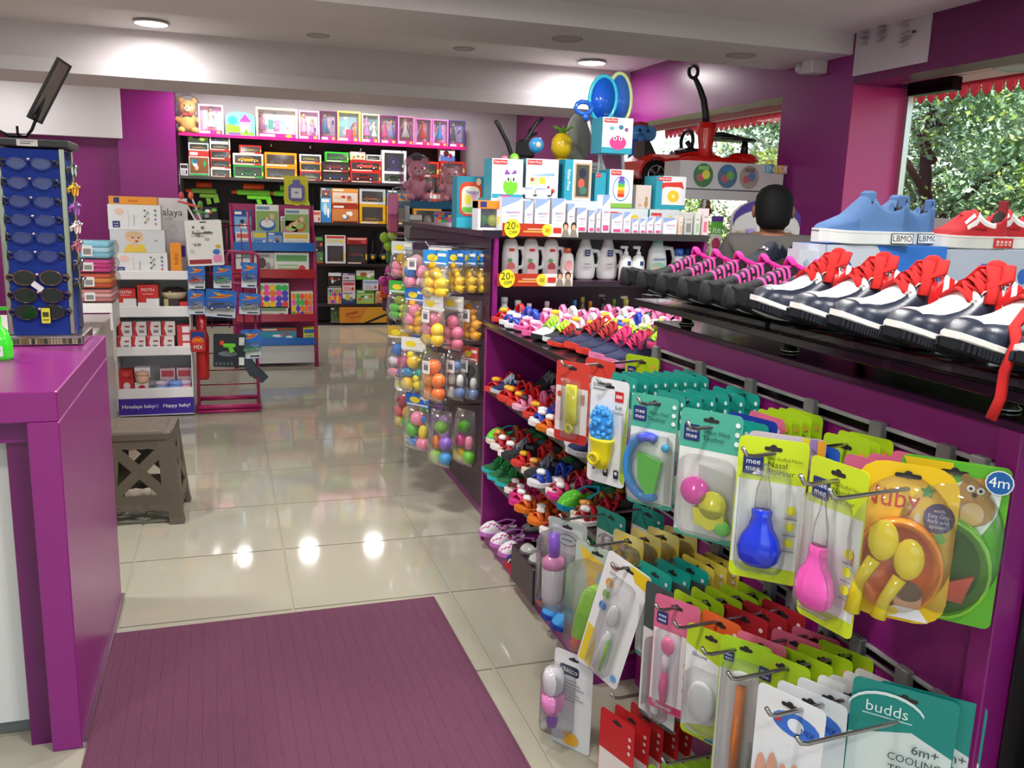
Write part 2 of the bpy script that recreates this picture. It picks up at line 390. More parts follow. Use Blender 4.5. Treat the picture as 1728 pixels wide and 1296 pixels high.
for k,(x,y,r,h,n,pal,lab) in enumerate([(9.3,6.6,1.5,4.4,15000,G1,'tall grey-green tree seen through the near window, left of its trunk gap'),(9.0,3.4,1.5,4.6,15000,G1,'tall dense tree filling the right side of the near window'),
   (7.3,5.0,1.0,2.5,9000,G2,'bright yellow-green sunlit shrub low in the near window'),(7.8,8.4,1.4,4.2,13000,G1,'dark green tree seen through the far window beside the column'),
   (8.4,11.6,1.6,4.2,13000,G1,'dark green tree at the left of the far window'),(6.8,9.6,.9,2.3,8000,G2,'bright yellow-green shrub low in the far window, behind the red car'),
   (11.5,5.0,2.2,5.6,13000,G1,'tall background tree behind the sunlit shrub'),(11.5,9.0,2.2,5.6,13000,G1,'tall background tree behind the far window trees'),(7.2,3.9,.7,1.7,6000,G2,'small yellow-green shrub low at the right of the near window'),(6.4,12.6,.9,1.9,6000,G2,'yellow-green shrub farthest left outside the far window'),(13.5,7.0,2.6,5.4,9000,G1,'tall hazy tree far behind the near window trees'),(14.5,2.6,2.6,5.6,9000,G1,'tall hazy tree far behind at the right edge of the near window'),(13.8,12.0,2.6,5.4,8000,G1,'tall hazy tree far behind the far window trees'),(11.0,14.5,2.3,5.4,11000,G1,'tall background tree farthest back along the shop front')]):
    bush('garden_tree' if h > 3 else 'garden_shrub', lab, x, y, r, h, n, pal, k+3)
# ================================================================== SHARED BUILDERS
def bar(mb, p, q, w, t, c, up=(0,0,1)):
    p, q = Vector(p), Vector(q); d = (q-p).normalized(); a = d.cross(Vector(up))
    if a.length < 1e-4: a = d.cross(Vector((1,0,0)))
    a = a.normalized()*w/2; b = a.cross(d).normalized()*t/2
    return mb.loft([[p+a+b,p-a+b,p-a-b,p+a-b],[q+a+b,q-a+b,q-a-b,q+a-b]], c)
def car_mb(L, c, glass='#20242c', wheel='#16161a', k=1.0):
    """toy car, nose to +x, centred, standing on z=0, seen from -y"""
    mb = MB(); h = L*.30*k; w = L*.40; r = L*.085
    prof = [(-.5,.28),(-.49,.62),(-.36,.68),(-.22,.98),(.08,1.0),(.26,.66),(.46,.56),(.5,.28)]
    n = len(prof); rings = []
    for yy, kk in ((-w/2,.94),(-w/2*.8,1),(w/2*.8,1),(w/2,.94)):
        rings.append([(x*L*kk, yy, z*h) for x,z in prof])
    mb.loft(rings, c)
    mb.prism([(x*L,z*h) for x,z in ((-.31,.70),(-.2,.93),(.07,.95),(.2,.70))], -w/2*.99-.0006, w/2*.99+.0006, glass, 'y')
    for x in (-.3,.3):
        for yy in (-w/2-.001, w/2*.72): mb.cyl((x*L,yy+w*.14,r),r,w*.14,wheel,10,'y').cyl((x*L,yy-.0006+w*.14,r),r*.55,w*.14,'#c9ccd2',8,'y')
    return mb
def graphic(p, w, h, kind, pal, rnd):
    """front print of a carton, u in -w/2..w/2, v in 0..h"""
    a, b, c, d = (list(pal)+['#fff','#333','#c22','#fc3'])[:4]
    if kind == 'plain': p.rect(-w/2+.06*w,.08*h,w/2-.06*w,.2*h,b)
    elif kind == 'photo':   # band, picture blobs, small text bars
        p.rect(-w/2,.78*h,w/2,h,b).rect(-w*.44,.83*h,-w*.05,.94*h,'#f4f0ea').rect(-w*.46,.12*h,w*.46,.74*h,c)
        for k in range(5): p.ov(rnd.uniform(-.32,.32)*w,rnd.uniform(.3,.6)*h,rnd.uniform(.06,.13)*w,rnd.choice((d,b,'#f2c9a8','#ffffff','#3a6fb0','#e05a3a')),rnd.uniform(.07,.13)*h)
        p.rect(-w*.46,.03*h,w*.46,.10*h,d)
    elif kind == 'pool':
        p.rect(-w*.45,.84*h,w*.1,.94*h,'#7a98b8').rect(-w*.48,.05*h,w*.48,.8*h,'#8fae5c').ov(0,.36*h,.36*w,b,.2*h,18).ov(0,.40*h,.29*w,c,.13*h,18).ov(-.02*w,.52*h,.06*w,'#f0b894',.1*h).ov(.2*w,.62*h,.1*w,'#e8c0a0',.1*h)
    elif kind == 'balls':
        for i in range(5):
            for j in range(4): p.ov((-.38+.19*i)*w,(.16+.22*j)*h,.1*w,rnd.choice(('#ff4b4b','#ffd02e','#3fc25a','#ff5fb0','#ff8a2a','#5a4bd0')),.12*h,10)
    elif kind == 'text':
        p.rect(-w*.44,.62*h,w*.44,.9*h,b)
        for k in range(3): p.rect(-w*.4,(.12+.15*k)*h,rnd.uniform(.0,.4)*w,(.18+.15*k)*h,c)
        p.ov(.3*w,.3*h,.1*w,d,.16*h)
    elif kind == 'swirl':
        p.poly([(-w*.5,0),(w*.5,0),(w*.5,h*.45),(0,h*.3),(-w*.5,h*.5)],b).ov(-.1*w,.55*h,.2*w,c,.25*h).ov(.2*w,.4*h,.12*w,d,.2*h).rect(-w*.45,.82*h,w*.3,.94*h,d)
def carton(name, label, cat, x0, x1, y, dep, z0, z1, side, kind='photo', pal=('#fff',), group=None, top=None, rz=0, seed=None, extra=None, m='paper'):
    """upright printed carton whose front face looks towards -y"""
    rnd = random.Random(seed if seed is not None else label); w, h = x1-x0, z1-z0
    t = thing(name, label, cat, ((x0+x1)/2, y, z0), rz, group)
    mb = MB().box(-w/2,w/2,0,dep,0,h,side)
    if top: mb.c[1] = C(top)
    mb.c[2] = C(pal[0])
    bo = mb.build('carton', m, t)
    p = Pr((0,0,0)); p.rect(-w*.495,.005*h,w*.495,.995*h,pal[0]); graphic(p,w,h,kind,pal,rnd)
    if extra: extra(p,w,h)
    p.build(bo)
    return t
def winbox(name, label, cat, x0, x1, y, dep, z0, z1, frame, inner, cars, group=None, band=None, fr=.1):
    """window carton: frame, recess, clear pane and the toys inside. cars: list of (colour, rel u, rel v, rel length)"""
    w, h = x1-x0, z1-z0; t = thing(name, label, cat, ((x0+x1)/2, y, z0), 0, group); f = min(fr*w, .16*h); d = dep*.6
    mb = MB(); mb.box(-w/2,-w/2+f,0,dep,0,h,frame).box(w/2-f,w/2,0,dep,0,h,frame).box(-w/2+f,w/2-f,0,dep,0,f,band or frame).box(-w/2+f,w/2-f,0,dep,h-f,h,frame)
    mb.box(-w/2+f,w/2-f,d,dep,f,h-f,inner); bo = mb.build('carton','paper',t)
    for c, u, v, L in cars: car_mb(L*w, c).build('toy_car','gloss',t,(u*w, d*.5, v*h+f))
    MB().box(-w/2+f,w/2-f,.001,.002,f,h-f,'#fff').build('window','clear',t)
    p = Pr((0,0,0)); p.rect(-w*.45,.01*h,w*.2,f*.7,'#f6e7d0').rect(w/2-f*.85,.2*h,w/2-f*.15,.5*h,'#f4d84a'); p.build(bo)
    return t
def doll_mb(h, hair, dress, skin='#e8b48e'):
    mb = MB(); k = h
    mb.ell((0,0,.90*k),(.062*k,.05*k,.075*k),skin,10,6).ell((0,.012*k,.92*k),(.078*k,.06*k,.085*k),hair,10,6).ell((-.01,.03*k,.80*k),(.09*k,.04*k,.13*k),hair,10,6)
    mb.lathe([(.03*k,.80*k),(.075*k,.74*k),(.05*k,.60*k),(.06*k,.52*k),(.19*k,.16*k),(.16*k,.14*k)],dress,10,sy=.5)
    for s in (-1,1):
        mb.tube([(s*.08*k,0,.74*k),(s*.13*k,-.01,.60*k),(s*.12*k,-.03*k,.46*k)],[.022*k,.02*k,.015*k],skin,6)
        mb.tube([(s*.04*k,0,.3*k),(s*.04*k,0,.12*k),(s*.04*k,-.01,.0)],[.03*k,.024*k,.018*k],skin,6)
    mb.ell((.025*k,-.047*k,.91*k),(.012*k,.005*k,.014*k),'#243a66',6,4).ell((-.025*k,-.047*k,.91*k),(.012*k,.005*k,.014*k),'#243a66',6,4).ell((0,-.05*k,.865*k),(.016*k,.006*k,.007*k),'#c23a55',6,4)
    return mb
# ================================================================== LEFT: COUNTER AND WHAT STANDS ON IT
ct = thing('reception_counter', 'glossy purple reception counter with white recessed front, at the left', 'counter', (-.42,2.42,0))
MB().bev(-2.6,0,0,.985,.93,1.01,PUR,.003).build('countertop','lam',ct)
MB().bev(-.075,0,0,.985,.0,.93,PUR,.003).build('end_panel','lam',ct)
MB().box(-.135,-.075,.05,.96,.0,.93,'#641257').box(-2.6,-.075,.04,.96,.87,.93,'#74176a').build('inner_return','lam',ct)
MB().bev(-2.6,-.14,.10,.14,.05,.865,'#d6d3d0',.002).build('front_panel','plas',ct)
MB().box(-2.6,-.14,.14,.9,.0,.05,'#8a8684').build('plinth','matte',ct)
MB().box(.0,.012,0,.985,0,.018,'#b9a5b2').build('kerb','metal',ct)
mt = MB(); mt.prism(rrect(1.15,2.25,.004,1),0,.008,'#68384d')
mo = tag(mt.build('entrance_mat','mat',None,(.173,1.975,0),(0,0,R_(.9))), 'large dark maroon ribbed entrance mat on the tiled floor', 'mat')
rb = MB()
for k in range(190):
    u = -.57+k*.006; rb.add([(u,-1.12,.008),(u+.002,-1.12,.0098),(u+.004,-1.12,.008),(u,1.12,.008),(u+.002,1.12,.0098),(u+.004,1.12,.008)],[(0,1,4,3),(1,2,5,4)],'#70405a' if k%7 else '#69394f')
o = rb.build('ribs','mat',mo); o['kind'] = 'stuff'
# --- sunglasses stand
S0 = Vector((-.585,3.20,1.01)); SW = .20
sg = thing('sunglasses_stand', 'four-sided countertop sunglasses display with blue panels and silver corner rails', 'display stand', S0)
MB().bev(-.125,.125,-.02,.2,0,.034,'#b7b3ad',.004).build('base','metal',sg)
p = Pr((0,-.02,0)); 
for k in range(26): p.rect(-.12+.0092*k,.006,-.113+.0092*k,.024,random.choice(('#7a6a3c','#4d5a3a','#8a7a5c','#38402c','#a59a7a')))
p.build(sg)
MB().box(-.085,.085,.003,.18,.034,.63,'#20388f').build('panel','matte',sg)
for k,(x,y) in enumerate(((-.1,0),(.083,0),(-.1,.17),(.083,.17))):
    MB().bev(x,x+.017,y,y+.017,.034,.635,'#a9a49c',.003).build('corner_rail','metal',sg)
MB().bev(-.125,.118,-.015,.2,.635,.66,'#2b2a2c',.004).build('top_bar','plas',sg)
p = Pr((0,-.0155,0)); p.rect(-.03,.637,.03,.657,'#d8d6d2').rect(-.02,.643,.01,.647,'#777').rect(-.02,.650,.02,.653,'#888'); p.build(sg,'price_strip')
MB().tube([(-.11,.04,.66),(-.10,.04,.69),(-.06,.04,.668),(-.01,.04,.67),(.006,.04,.69),(.03,.05,.75),(.07,.06,.86)],.005,'#2a2a2c').tube([(-.035,.04,.665),(-.035,.04,.70)],.004,'#2a2a2c').build('mirror_arm','metal',sg)
mf = MB(); mf.T = Matrix.Translation((.062,.06,.815))@Matrix.Rotation(R_(28),4,'Y')@Matrix.Rotation(R_(76),4,'Z')
for a in ((-.05,.05,-.004,.004,.10,.107),(-.05,.05,-.004,.004,-.107,-.10),(-.05,-.043,-.004,.004,-.1,.1),(.043,.05,-.004,.004,-.1,.1)): mf.box(*a,'#1e1e20')
mf.build('mirror_frame','plas',sg)
mf = MB(); mf.T = Matrix.Translation((.062,.06,.815))@Matrix.Rotation(R_(28),4,'Y')@Matrix.Rotation(R_(76),4,'Z')
mf.box(-.043,.043,-.001,.001,-.1,.1,'#d8dadc').build('mirror','metal',sg)
def glasses(label, loc, rz, fc, lc, w=.135, lensh=.04, kind='round', tilt=0):
    t = thing('sunglasses', label, 'sunglasses', loc, rz, 'sunglasses on the display')
    f = MB(); l = MB()
    for s in (-1,1):
        cx = s*w*.26; pts = [(cx+w*.215*math.cos(a)*(1 if kind=='round' else 1), -.012, lensh*.50*math.sin(a)*(1 if math.sin(a)<0 or kind=='round' else .8)) for a in [2*math.pi*k/16 for k in range(16)]]
        f.tube(pts,.0022,fc,6,closed=True)
        l.add([(x,y,z) for x,y,z in pts],[tuple(range(16))],lc)
        f.tube([(s*w*.46,-.012,.008),(s*w*.56,-.016,.010),(s*w*.60,-.004,.002),(s*w*.56,.0,-.010),(s*w*.50,-.006,-.006)],[.003,.0042,.005,.0042,.003],'#3a3f46' if kind=='clear' else fc)
    f.tube([(-.012,-.012,.006),(0,-.015,.010),(.012,-.012,.006)],.0024,fc)
    l.build('lens','gloss' if kind != 'clear' else 'clear',f.build('frame','gloss',t))
    MB().tube([(0,.03,.012),(0,-.016,.012)],.003,'#c9c9cc').ell((0,-.018,.012),.006,'#dedee0',8,5).build('peg','metal',t)
    return t
FC = [('#23262e','#1c2a66'),('#2a2d35','#22317a'),('#20242c','#243478'),('#2c2f36','#21306f'),('#1f2228','#2a3a80'),('#33291f','#263471')]
rows = [.585,.525,.466,.408,.352,.294,.222,.165,.110]
for k, z in enumerate(rows):
    if k < 6: glasses(f'small blue-lensed sunglasses, {ORD[k]} row from the top on the blue front panel',S0+Vector((.0,-.001,z)),0,'#2b3c8c','#c8d4f0',kind='clear')
    else:
        glasses(['sunglasses with brown half-rim and dark lenses on the lower front panel','round tortoise sunglasses with a white tag on the lower front panel','lowest sunglasses on the front panel, with a yellow price tag'][k-6],S0+Vector((.0,-.001,z)),0,['#6a4a28','#4a2a2c','#3a3034'][k-6],'#15161b',.15,.048)
pt_ = thing('price_tag','yellow price tag hanging from the lowest front sunglasses','price tag',S0+Vector((.018,-.022,.10))); MB().prism(rrect(.026,.05,.003,2,0,0),-.001,.0,'#e8e044','y').build('tag','paper',pt_)
p = Pr((0,-.001,0)); p.rect(-.009,-.016,.009,-.012,'#6a6420').rect(-.009,-.004,.009,.012,'#4b4a20'); p.build(pt_)
pt_ = thing('price_tag','white price tag tilted on the round tortoise sunglasses','price tag',S0+Vector((.0,-.022,.195)),rot=(0,R_(40),0)); MB().prism(rrect(.036,.018,.002,2,0,0),-.001,.0,'#efeef0','y').build('tag','paper',pt_)
SC = [('#3c4a44','#cfd2d6','metal-framed'),('#e8b51c','#a3281c','yellow and red'),('#a445b0','#3a2030','violet'),('#e9e2da','#b0432a','white'),('#b5606a','#5a1c30','maroon'),('#3a332c','#2a2622','dark'),('#262a26','#7a6a3a','olive')]
for k,(a,b,n) in enumerate(SC):
    glasses(f'{n} sunglasses on the right side of the display, {ORD[k]} from the top',S0+Vector((.101,.09,.57-.062*k)),R_(90),a,b,.13,.042)
bt = thing('pump_bottle','bright green plastic bottle at the left edge of the counter','bottle',(-.655,2.93,1.01))
MB().lathe([(0,0),(.036,0),(.038,.01),(.038,.05),(.028,.085),(.013,.10),(.012,.13),(0,.131)],'#3fe02c',18).build('body','gloss',bt)
MB().cyl((0,0,.13),.008,.02,'#2db81f').box(-.012,.03,-.007,.007,.148,.158,'#2db81f').build('pump','gloss',bt)
p = Pr((0,-.0386,0)); p.rect(-.018,.014,.018,.045,'#eef4ea').rect(-.012,.03,.012,.036,'#2f9a3c'); p.build(bt,'label_sticker')
pk = thing('snack_packet','crumpled clear packet with green print beside the sunglasses stand','packet',(-.80,3.1,1.01))
MB().loft([[(-.07,-.05,0),(.07,-.05,0),(.07,.05,0),(-.07,.05,0)],[(-.08,-.06,.12),(.085,-.055,.13),(.08,.06,.12),(-.075,.055,.12)],[(-.06,-.03,.26),(.09,-.02,.25),(.06,.03,.27),(-.06,.02,.26)],[(-.07,-.003,.34),(.11,-.002,.33),(.11,.003,.33),(-.07,.003,.34)]],lambda i,j:('#d9d3c8','#b9c4b0','#5fb04a')[i],smooth=True).build('wrapper','bag',pk)
MB().ell((0,0,.12),(.055,.035,.10),'#c9b08a').ell((.03,-.01,.25),(.05,.02,.04),'#48a83e').build('contents','plas',pk)
# --- white cabinet behind the counter, with a riser and folded clothes
wc = thing('low_cabinet','low white cabinet with its side panel showing behind the counter','cabinet',(-.735,4.3,0))
MB().bev(-.7,0,0,2.02,.0,.71,'#d9d6cf',.004).build('carcass','plas',wc)
MB().bev(-.71,.008,-.01,2.03,.71,.73,'#e4e1da',.003).build('top','plas',wc)
rs = thing('shelf_riser','small white shelf riser on the low cabinet under the folded clothes','riser',(-.84,5.55,.73))
MB().bev(-.2,.2,0,.35,.13,.15,'#dedcd8',.002).box(-.2,.2,-.012,0,.105,.16,'#f0efec').build('shelf','plas',rs)
[MB().box(a,a+.015,.0,.35,0,.13,'#d8d6d2').build('support','plas',rs) for a in (-.2,.185)]
def cloth_pack(label, x, y, z, w, d, h, c, c2):
    t = thing('clothes_pack',label,'clothes',(x,y,z),0,'folded clothes packs')
    for k in range(3): MB().bev(-w/2+.01,w/2-.01,.0+.01,d-.01,h*k/3+.001,h*(k+1)/3-.001,[c,c2,c][k],.008).build('folded_cloth','fab',t)
    mb = MB().loft([[(-w/2,0,0),(w/2,0,0),(w/2,d,0),(-w/2,d,0)],[(-w/2-.012,-.012,h*.5),(w/2+.014,-.012,h*.45),(w/2+.014,d,h*.5),(-w/2-.01,d,h*.5)],[(-w/2,0,h),(w/2,0,h+.004),(w/2,d,h),(-w/2,d,h)]],'#fff',smooth=True); mb.build('polythene','bag',t)
    p = Pr((0,-.0135,0)); p.rect(w*.12,.15*h,w*.26,.8*h,'#e4e2de').rect(w*.14,.25*h,w*.24,.6*h,'#8a8684'); p.build(t,'price_sticker')
zz = .892
for lab,h,c,c2 in (('pale pink folded clothes in polythene, lowest of the stack behind the sunglasses','.075','#d98a86','#e7b7b0'),('orange and red folded clothes in polythene, second from the bottom of the stack','.085','#d8562c','#e0902e'),('hot pink folded clothes in polythene, second from the top of the stack','.075','#e0409a','#d02a80'),('pale blue folded clothes in polythene, topmost of the stack','.095','#8fd4e8','#b9e4f0')):
    h = float(h); cloth_pack(lab,-.83,5.56,zz,.40,.3,h,c,c2); zz += h+.006
# --- plastic stool
st = thing('plastic_stool','brown woven-look plastic stool with X-braced sides beside the counter','stool',(-.405,4.37,0),R_(-3))
B = '#5c5244'
tp = MB(); tp.loft([[(x*k,y*k,z) for x,y in rrect(.31,.31,.04,4)] for k,z in ((.97,.40),(1,.405),(1,.432),(.97,.442))],B); tp.build('seat','plas',st)
for k in range(9):
    w = MB(); w.tube([(-.12+.24*i/12,-.12+.03*k+.005*math.sin(i*1.6),.442) for i in range(13)],.0042,'#6a5f50',5,flat=.6); w.build('seat_rib','plas',st)
for sx in (-1,1):
    for sy in (-1,1):
        lg = MB(); 
        def ringat(z, h0, w): return [(sx*(h0-a*w), sy*(h0-b*w), z) for a,b in ((0,0),(1,0),(1,.32),(.32,.32),(.32,1),(0,1))]
        lg.loft([ringat(.405,.150,.075),ringat(.2,.168,.055),ringat(.03,.184,.06),ringat(.0,.190,.066)],B); lg.build('leg','plas',st)
def sidept(ax, s, u, z):
    h0 = .150+(.405-z)*.095-.006
    return (s*h0,u*h0,z) if ax == 'x' else (u*h0,s*h0,z)
for ax in 'xy':
    for s in (-1,1):
        sp = MB(); upv = (s,0,0) if ax == 'x' else (0,s,0)
        for a,b in (((-.78,.37),(.78,.12)),((.78,.37),(-.78,.12)),((-.7,.12),(.7,.12)),((-.75,.385),(.75,.385)),((-.72,.375),(-.72,.11)),((.72,.375),(.72,.11))):
            bar(sp, sidept(ax,s,*a), sidept(ax,s,*b), .046, .010, B, upv)
        sp.build('cross_brace','plas',st)
        for zs in ((.395,.387,.379,.371,.363),(.106,.098,.090,.082,.074)):
            sk = MB()
            for z in zs: sk.tube([Vector(sidept(ax,s,-.8+.1*i,z+.003*math.sin(i*1.9))) for i in range(17)],.0045,'#665a4b',5)
            sk.build('woven_skirt','plas',st)
# ================================================================== BABY PRODUCT STAND (white, purple foot)
YH = 6.4
hs = thing('display_stand','white baby-product display stand with purple foot panel lettered Himalaya baby Happy baby','display stand',(-.49,YH,0))
HL = [(.133,.204),(.433,.495),(.70,.773),(.954,1.014)]
MB().box(-.24,.24,.33,.36,.02,1.50,'#dddbdc').build('back_panel','plas',hs)
for s in (-1,1): MB().box(s*.24-.004,s*.24+.004,.0,.36,.02,.99,'#d9d6d6').build('side_panel','plas',hs)
for a,b in HL:
    MB().box(-.236,.236,.02,.33,a+.02,a+.03,'#cfcdcd').build('shelf','plas',hs)
    MB().bev(-.242,.242,-.006,.02,a,b,'#f3f1f1',.004).build('shelf_lip','gloss',hs)
MB().box(-.244,.244,-.004,.03,.012,.133,'#43279a').build('foot_panel','gloss',hs)
p = Pr((0,-.004,0)); p.rect(-.244,.012,.244,.02,'#cfcad6').text('Himalaya baby',-.12,.078,.026,'#fff').text('Happy baby!',.13,.078,.026,'#fff').rect(-.018,.066,.012,.09,'#7d68bd'); p.build(hs)
p = Pr((0,.33,0)); p.text('Himalaya',.08,1.40,.05,'#2a2a30').text('S I N C E',.1,1.355,.014,'#888').ov(.14,1.28,.03,'#b0b0b8').ov(.14,1.28,.027,'#dddbdc').rect(.12,1.09,.215,1.17,'#4a2a9e'); p.build(hs,'header_print')
def him(x0,x1,y0,y1): return ony(x0,y1,YH).x, ony(x1,y1,YH).x
def fprint(kind):
    def f(p,w,h):
        if kind == 'mee':
            p.rect(-w*.42,.08*h,-w*.28,.34*h,'#23347e').text('mee',-w*.35,.25*h,.012,'#fff',w*.1).text('mee',-w*.35,.15*h,.012,'#fff',w*.1)
            p.ov(-w*.28,.72*h,.09*w,'#f1c8b8',.14*h).rect(-w*.12,.1*h,-w*.115,.8*h,'#aaa').rect(-w*.115,.5*h,.1*w,.505*h,'#aaa').rect(-.02*w,.18*h,.0,.6*h,'#bbb')
            for k,c in enumerate(('#d66a3a','#8a6ac0','#3a8a70','#6a6a72')): p.ov(.4*w,(.25+.18*k)*h,.022*w,c)
            for k in range(7): p.ov((.2+.03*(k%3))*w,(.3+.08*k)*h,.018*w,('#444','#9ab04a','#777')[k%3])
        elif kind == 'baby':
            p.rect(-w*.5,0,w*.5,h,'#d5d8da').ov(-.06*w,.66*h,.17*w,'#e8bfa0',.24*h).ov(-.06*w,.8*h,.16*w,'#d9b890',.15*h).ov(-.09*w,.66*h,.018*w,'#3a2c28',.03*h).ov(.02*w,.66*h,.018*w,'#3a2c28',.03*h).ov(-.02*w,.5*h,.03*w,'#b0483a',.04*h).poly([(-.28*w,.0),(.16*w,0),(.1*w,.36*h),(-.18*w,.36*h)],'#eac84a').ov(-.06*w,.34*h,.06*w,'#e8bfa0',.1*h).rect(.3*w,.5*h,.36*w,.58*h,'#aeb2b6')
        elif kind == 'mother': p.text('MOTH',0,.62*h,.022,'#fff',w*.6).rect(-w*.25,.3*h,w*.25,.36*h,'#f0b0a8')
        elif kind == 'oval': p.rect(-w*.5,.7*h,-w*.1,h,'#c9302c').ov(.1*w,.2*h,.36*w,'#9aa83a' if rnd_.random()<.5 else '#d98a2a',.16*h)
        elif kind == 'redpack': p.poly([(-w*.5,0),(-w*.5,h),(-w*.2,h),(-w*.32,.5*h),(-w*.15,0)],'#d43a40').rect(-w*.05,.2*h,w*.3,.4*h,'#8a8c90').rect(0,.6*h,w*.35,.72*h,'#b04a4a')
    return f
rnd_ = random.Random(3)
b0 = 1.014-.03
bx = [(193,273,342,326,'#e8912c','flat orange carton lying on top of the white boxes on the baby stand','mee2',1.0)]
z = .986
for lab,k,h,x0,x1,c in (('white teether carton with navy square logo, lowest of the big boxes on the baby stand','mee',.148,-.235,.11,'#e6e6e6'),('carton with a baby photo between two white cartons on the baby stand','baby',.148,-.24,.10,'#d5d8da'),('white carton with navy square logo, upper one on the baby stand','mee',.165,-.245,.08,'#e8e8e8'),('flat orange carton on top of the white cartons of the baby stand','plain',.052,-.235,.06,'#ee9a30')):
    dy = .02*(.5 if k=='plain' else 1)
    carton('carton',lab,'box',-.49+x0,-.49+x1,YH+.03,.2,z,z+h,c,'none',(c,'#e07a1c'),'cartons on the baby stand',extra=(lambda p,w,h: p.rect(-w*.4,.15*h,-w*.28,.85*h,'#2a3572').rect(-.1*w,.3*h,.1*w,.6*h,'#d87820')) if k=='plain' else fprint(k))
    z += h+.001
carton('carton','tall narrow orange carton at the right of the baby stand top shelf','box',-.49+.13,-.49+.20,YH+.03,.07,.986,1.20,'#e5892a','none',('#ee9428',),'cartons on the baby stand',extra=lambda p,w,h:(p.text('baby',0,.5*h,.03,'#7a4414',.17,R_(90)),p.rect(-w*.25,.03*h,w*.25,.12*h,'#2a3572')))
for i in range(2):
    x0 = -.49+(-.235,-.09)[i]
    carton('carton',['white carton with green oval, left on the second shelf of the baby stand','white carton with orange oval, second shelf of the baby stand'][i],'box',x0,x0+.135,YH+.03,.1,.733,.733+.09,'#e9e7e7','none',('#ececec',),'cartons on the baby stand',extra=fprint('oval'))
    carton('carton',['red carton on the green-oval carton of the baby stand','taller red carton on the orange-oval carton of the baby stand'][i],'box',x0,x0+.132,YH+.03+.001,.1,.824,.824+(.066,.092)[i],'#c8302e','none',('#d2352f',),'cartons on the baby stand',extra=fprint('mother'))
bw_ = thing('soap_bowl','dark round pot with cream rim at the right of the second baby-stand shelf','pot',(-.49+.14,YH+.1,.82)); MB().lathe([(0,0),(.07,0),(.085,.03),(.085,.045),(.07,.06),(.05,.075),(0,.078)],['#3a2c22','#c9bd9a','#c9bd9a','#3a2c22','#2e231b','#2e231b'],18).build('pot','gloss',bw_)
carton('carton','dark and cream carton under the round pot on the baby stand','box',-.49+.075,-.49+.17,YH+.04,.1,.733,.819,'#3b2b2b','none',('#4a3136',),'cartons on the baby stand',extra=lambda p,w,h:p.rect(-w*.5,0,-w*.2,h,'#b9b07a'))
carton('carton','small red carton at the right end of the second baby-stand shelf','box',-.49+.175,-.49+.232,YH+.03,.1,.733,.80,'#cc3038','none',('#d23a40',),'cartons on the baby stand')
for r in range(2):
    for c in range(4):
        x0 = -.49-.232+.092*c+.008*r
        t = carton('wipes_pack',f'baby wipes pack, {("lower","upper")[r]} row, {ORD[c]} from the left, third baby-stand shelf','pack',x0,x0+.086,YH+.03+.02*r,.1,.466+r*.099,.466+.097+r*.099,'#eee6e4','none',('#efe9e8',),'wipes packs on the baby stand',extra=fprint('redpack'))
for k in range(3): carton('wipes_pack',f'{("lowest","middle","topmost")[k]} red wipes pack in the right-hand stack of three on the baby stand','pack',-.49+.152,-.49+.236,YH+.02,.1,.466+k*.058,.466+k*.058+.057,'#d8424a','none',('#d8444c',),'wipes packs on the baby stand',extra=lambda p,w,h:p.rect(-w*.1,.1*h,w*.45,.85*h,'#f0eaea'))
for k,(x0,w,z0,h,c,c2) in enumerate(((-.235,.09,.166,.1,'#cc3034','#e8e2e2'),(-.14,.09,.166,.07,'#e8e4e2','#cc3034'),(-.235,.085,.267,.06,'#c83030','#d9534a'),(-.14,.1,.267,.07,'#eae8e6','#888'))):
    carton('carton',['red carton with heart print, bottom shelf left of the baby stand','white and red carton under the round tub, bottom shelf of the baby stand','red carton on top of the heart carton, bottom shelf of the baby stand','white carton above the tubs, bottom shelf of the baby stand'][k],'box',-.49+x0,-.49+x0+w,YH+.05+(.03 if k==3 else 0),.1,z0,z0+h,c,'none',(c,),'cartons on the baby stand',extra=lambda p,w,h,c2=c2:p.ov(0,.5*h,.25*w,c2,.25*h).ov(.3*w,.15*h,.08*w,'#222',.1*h))
for k,x0 in enumerate((.02,.13)): carton('carton','pinkish carton standing behind the cream tubs, '+('left' if k==0 else 'right')+', bottom baby-stand shelf','box',-.49+x0,-.49+x0+.10,YH+.14,.08,.166,.166+.15,'#d8b8bc','none',('#dcc0c4',),'cartons on the baby stand',extra=lambda p,w,h:p.rect(-w*.4,.6*h,w*.4,.9*h,'#c8505c').ov(0,.35*h,.2*w,'#e8e0e0',.15*h))
for k,(x,z0,r,c) in enumerate(((-.09,.237,.045,'#e8b8a0'),(.035,.166,.045,'#8aa8d8'),(.13,.166,.055,'#7a9ae0'),(.19,.166,.042,'#e79ab0'))):
    j = thing('cream_tub',['peach cream tub on the carton, bottom baby-stand shelf','pale blue cream tub, bottom baby-stand shelf, left of the large one','large blue cream tub, bottom baby-stand shelf','pink cream tub at the right end of the bottom baby-stand shelf'][k],'tub',(-.49+x,YH+.07,z0),0,'tubs on the baby stand')
    MB().lathe([(0,0),(r*.9,0),(r,.008),(r,.045),(r*.9,.05)],c,18).build('body','plas',j); MB().lathe([(r*1.02,.05),(r*1.02,.066),(r*.9,.076),(0,.08)],'#c9b6c8' if k%2 else c,18).build('lid','gloss',j)
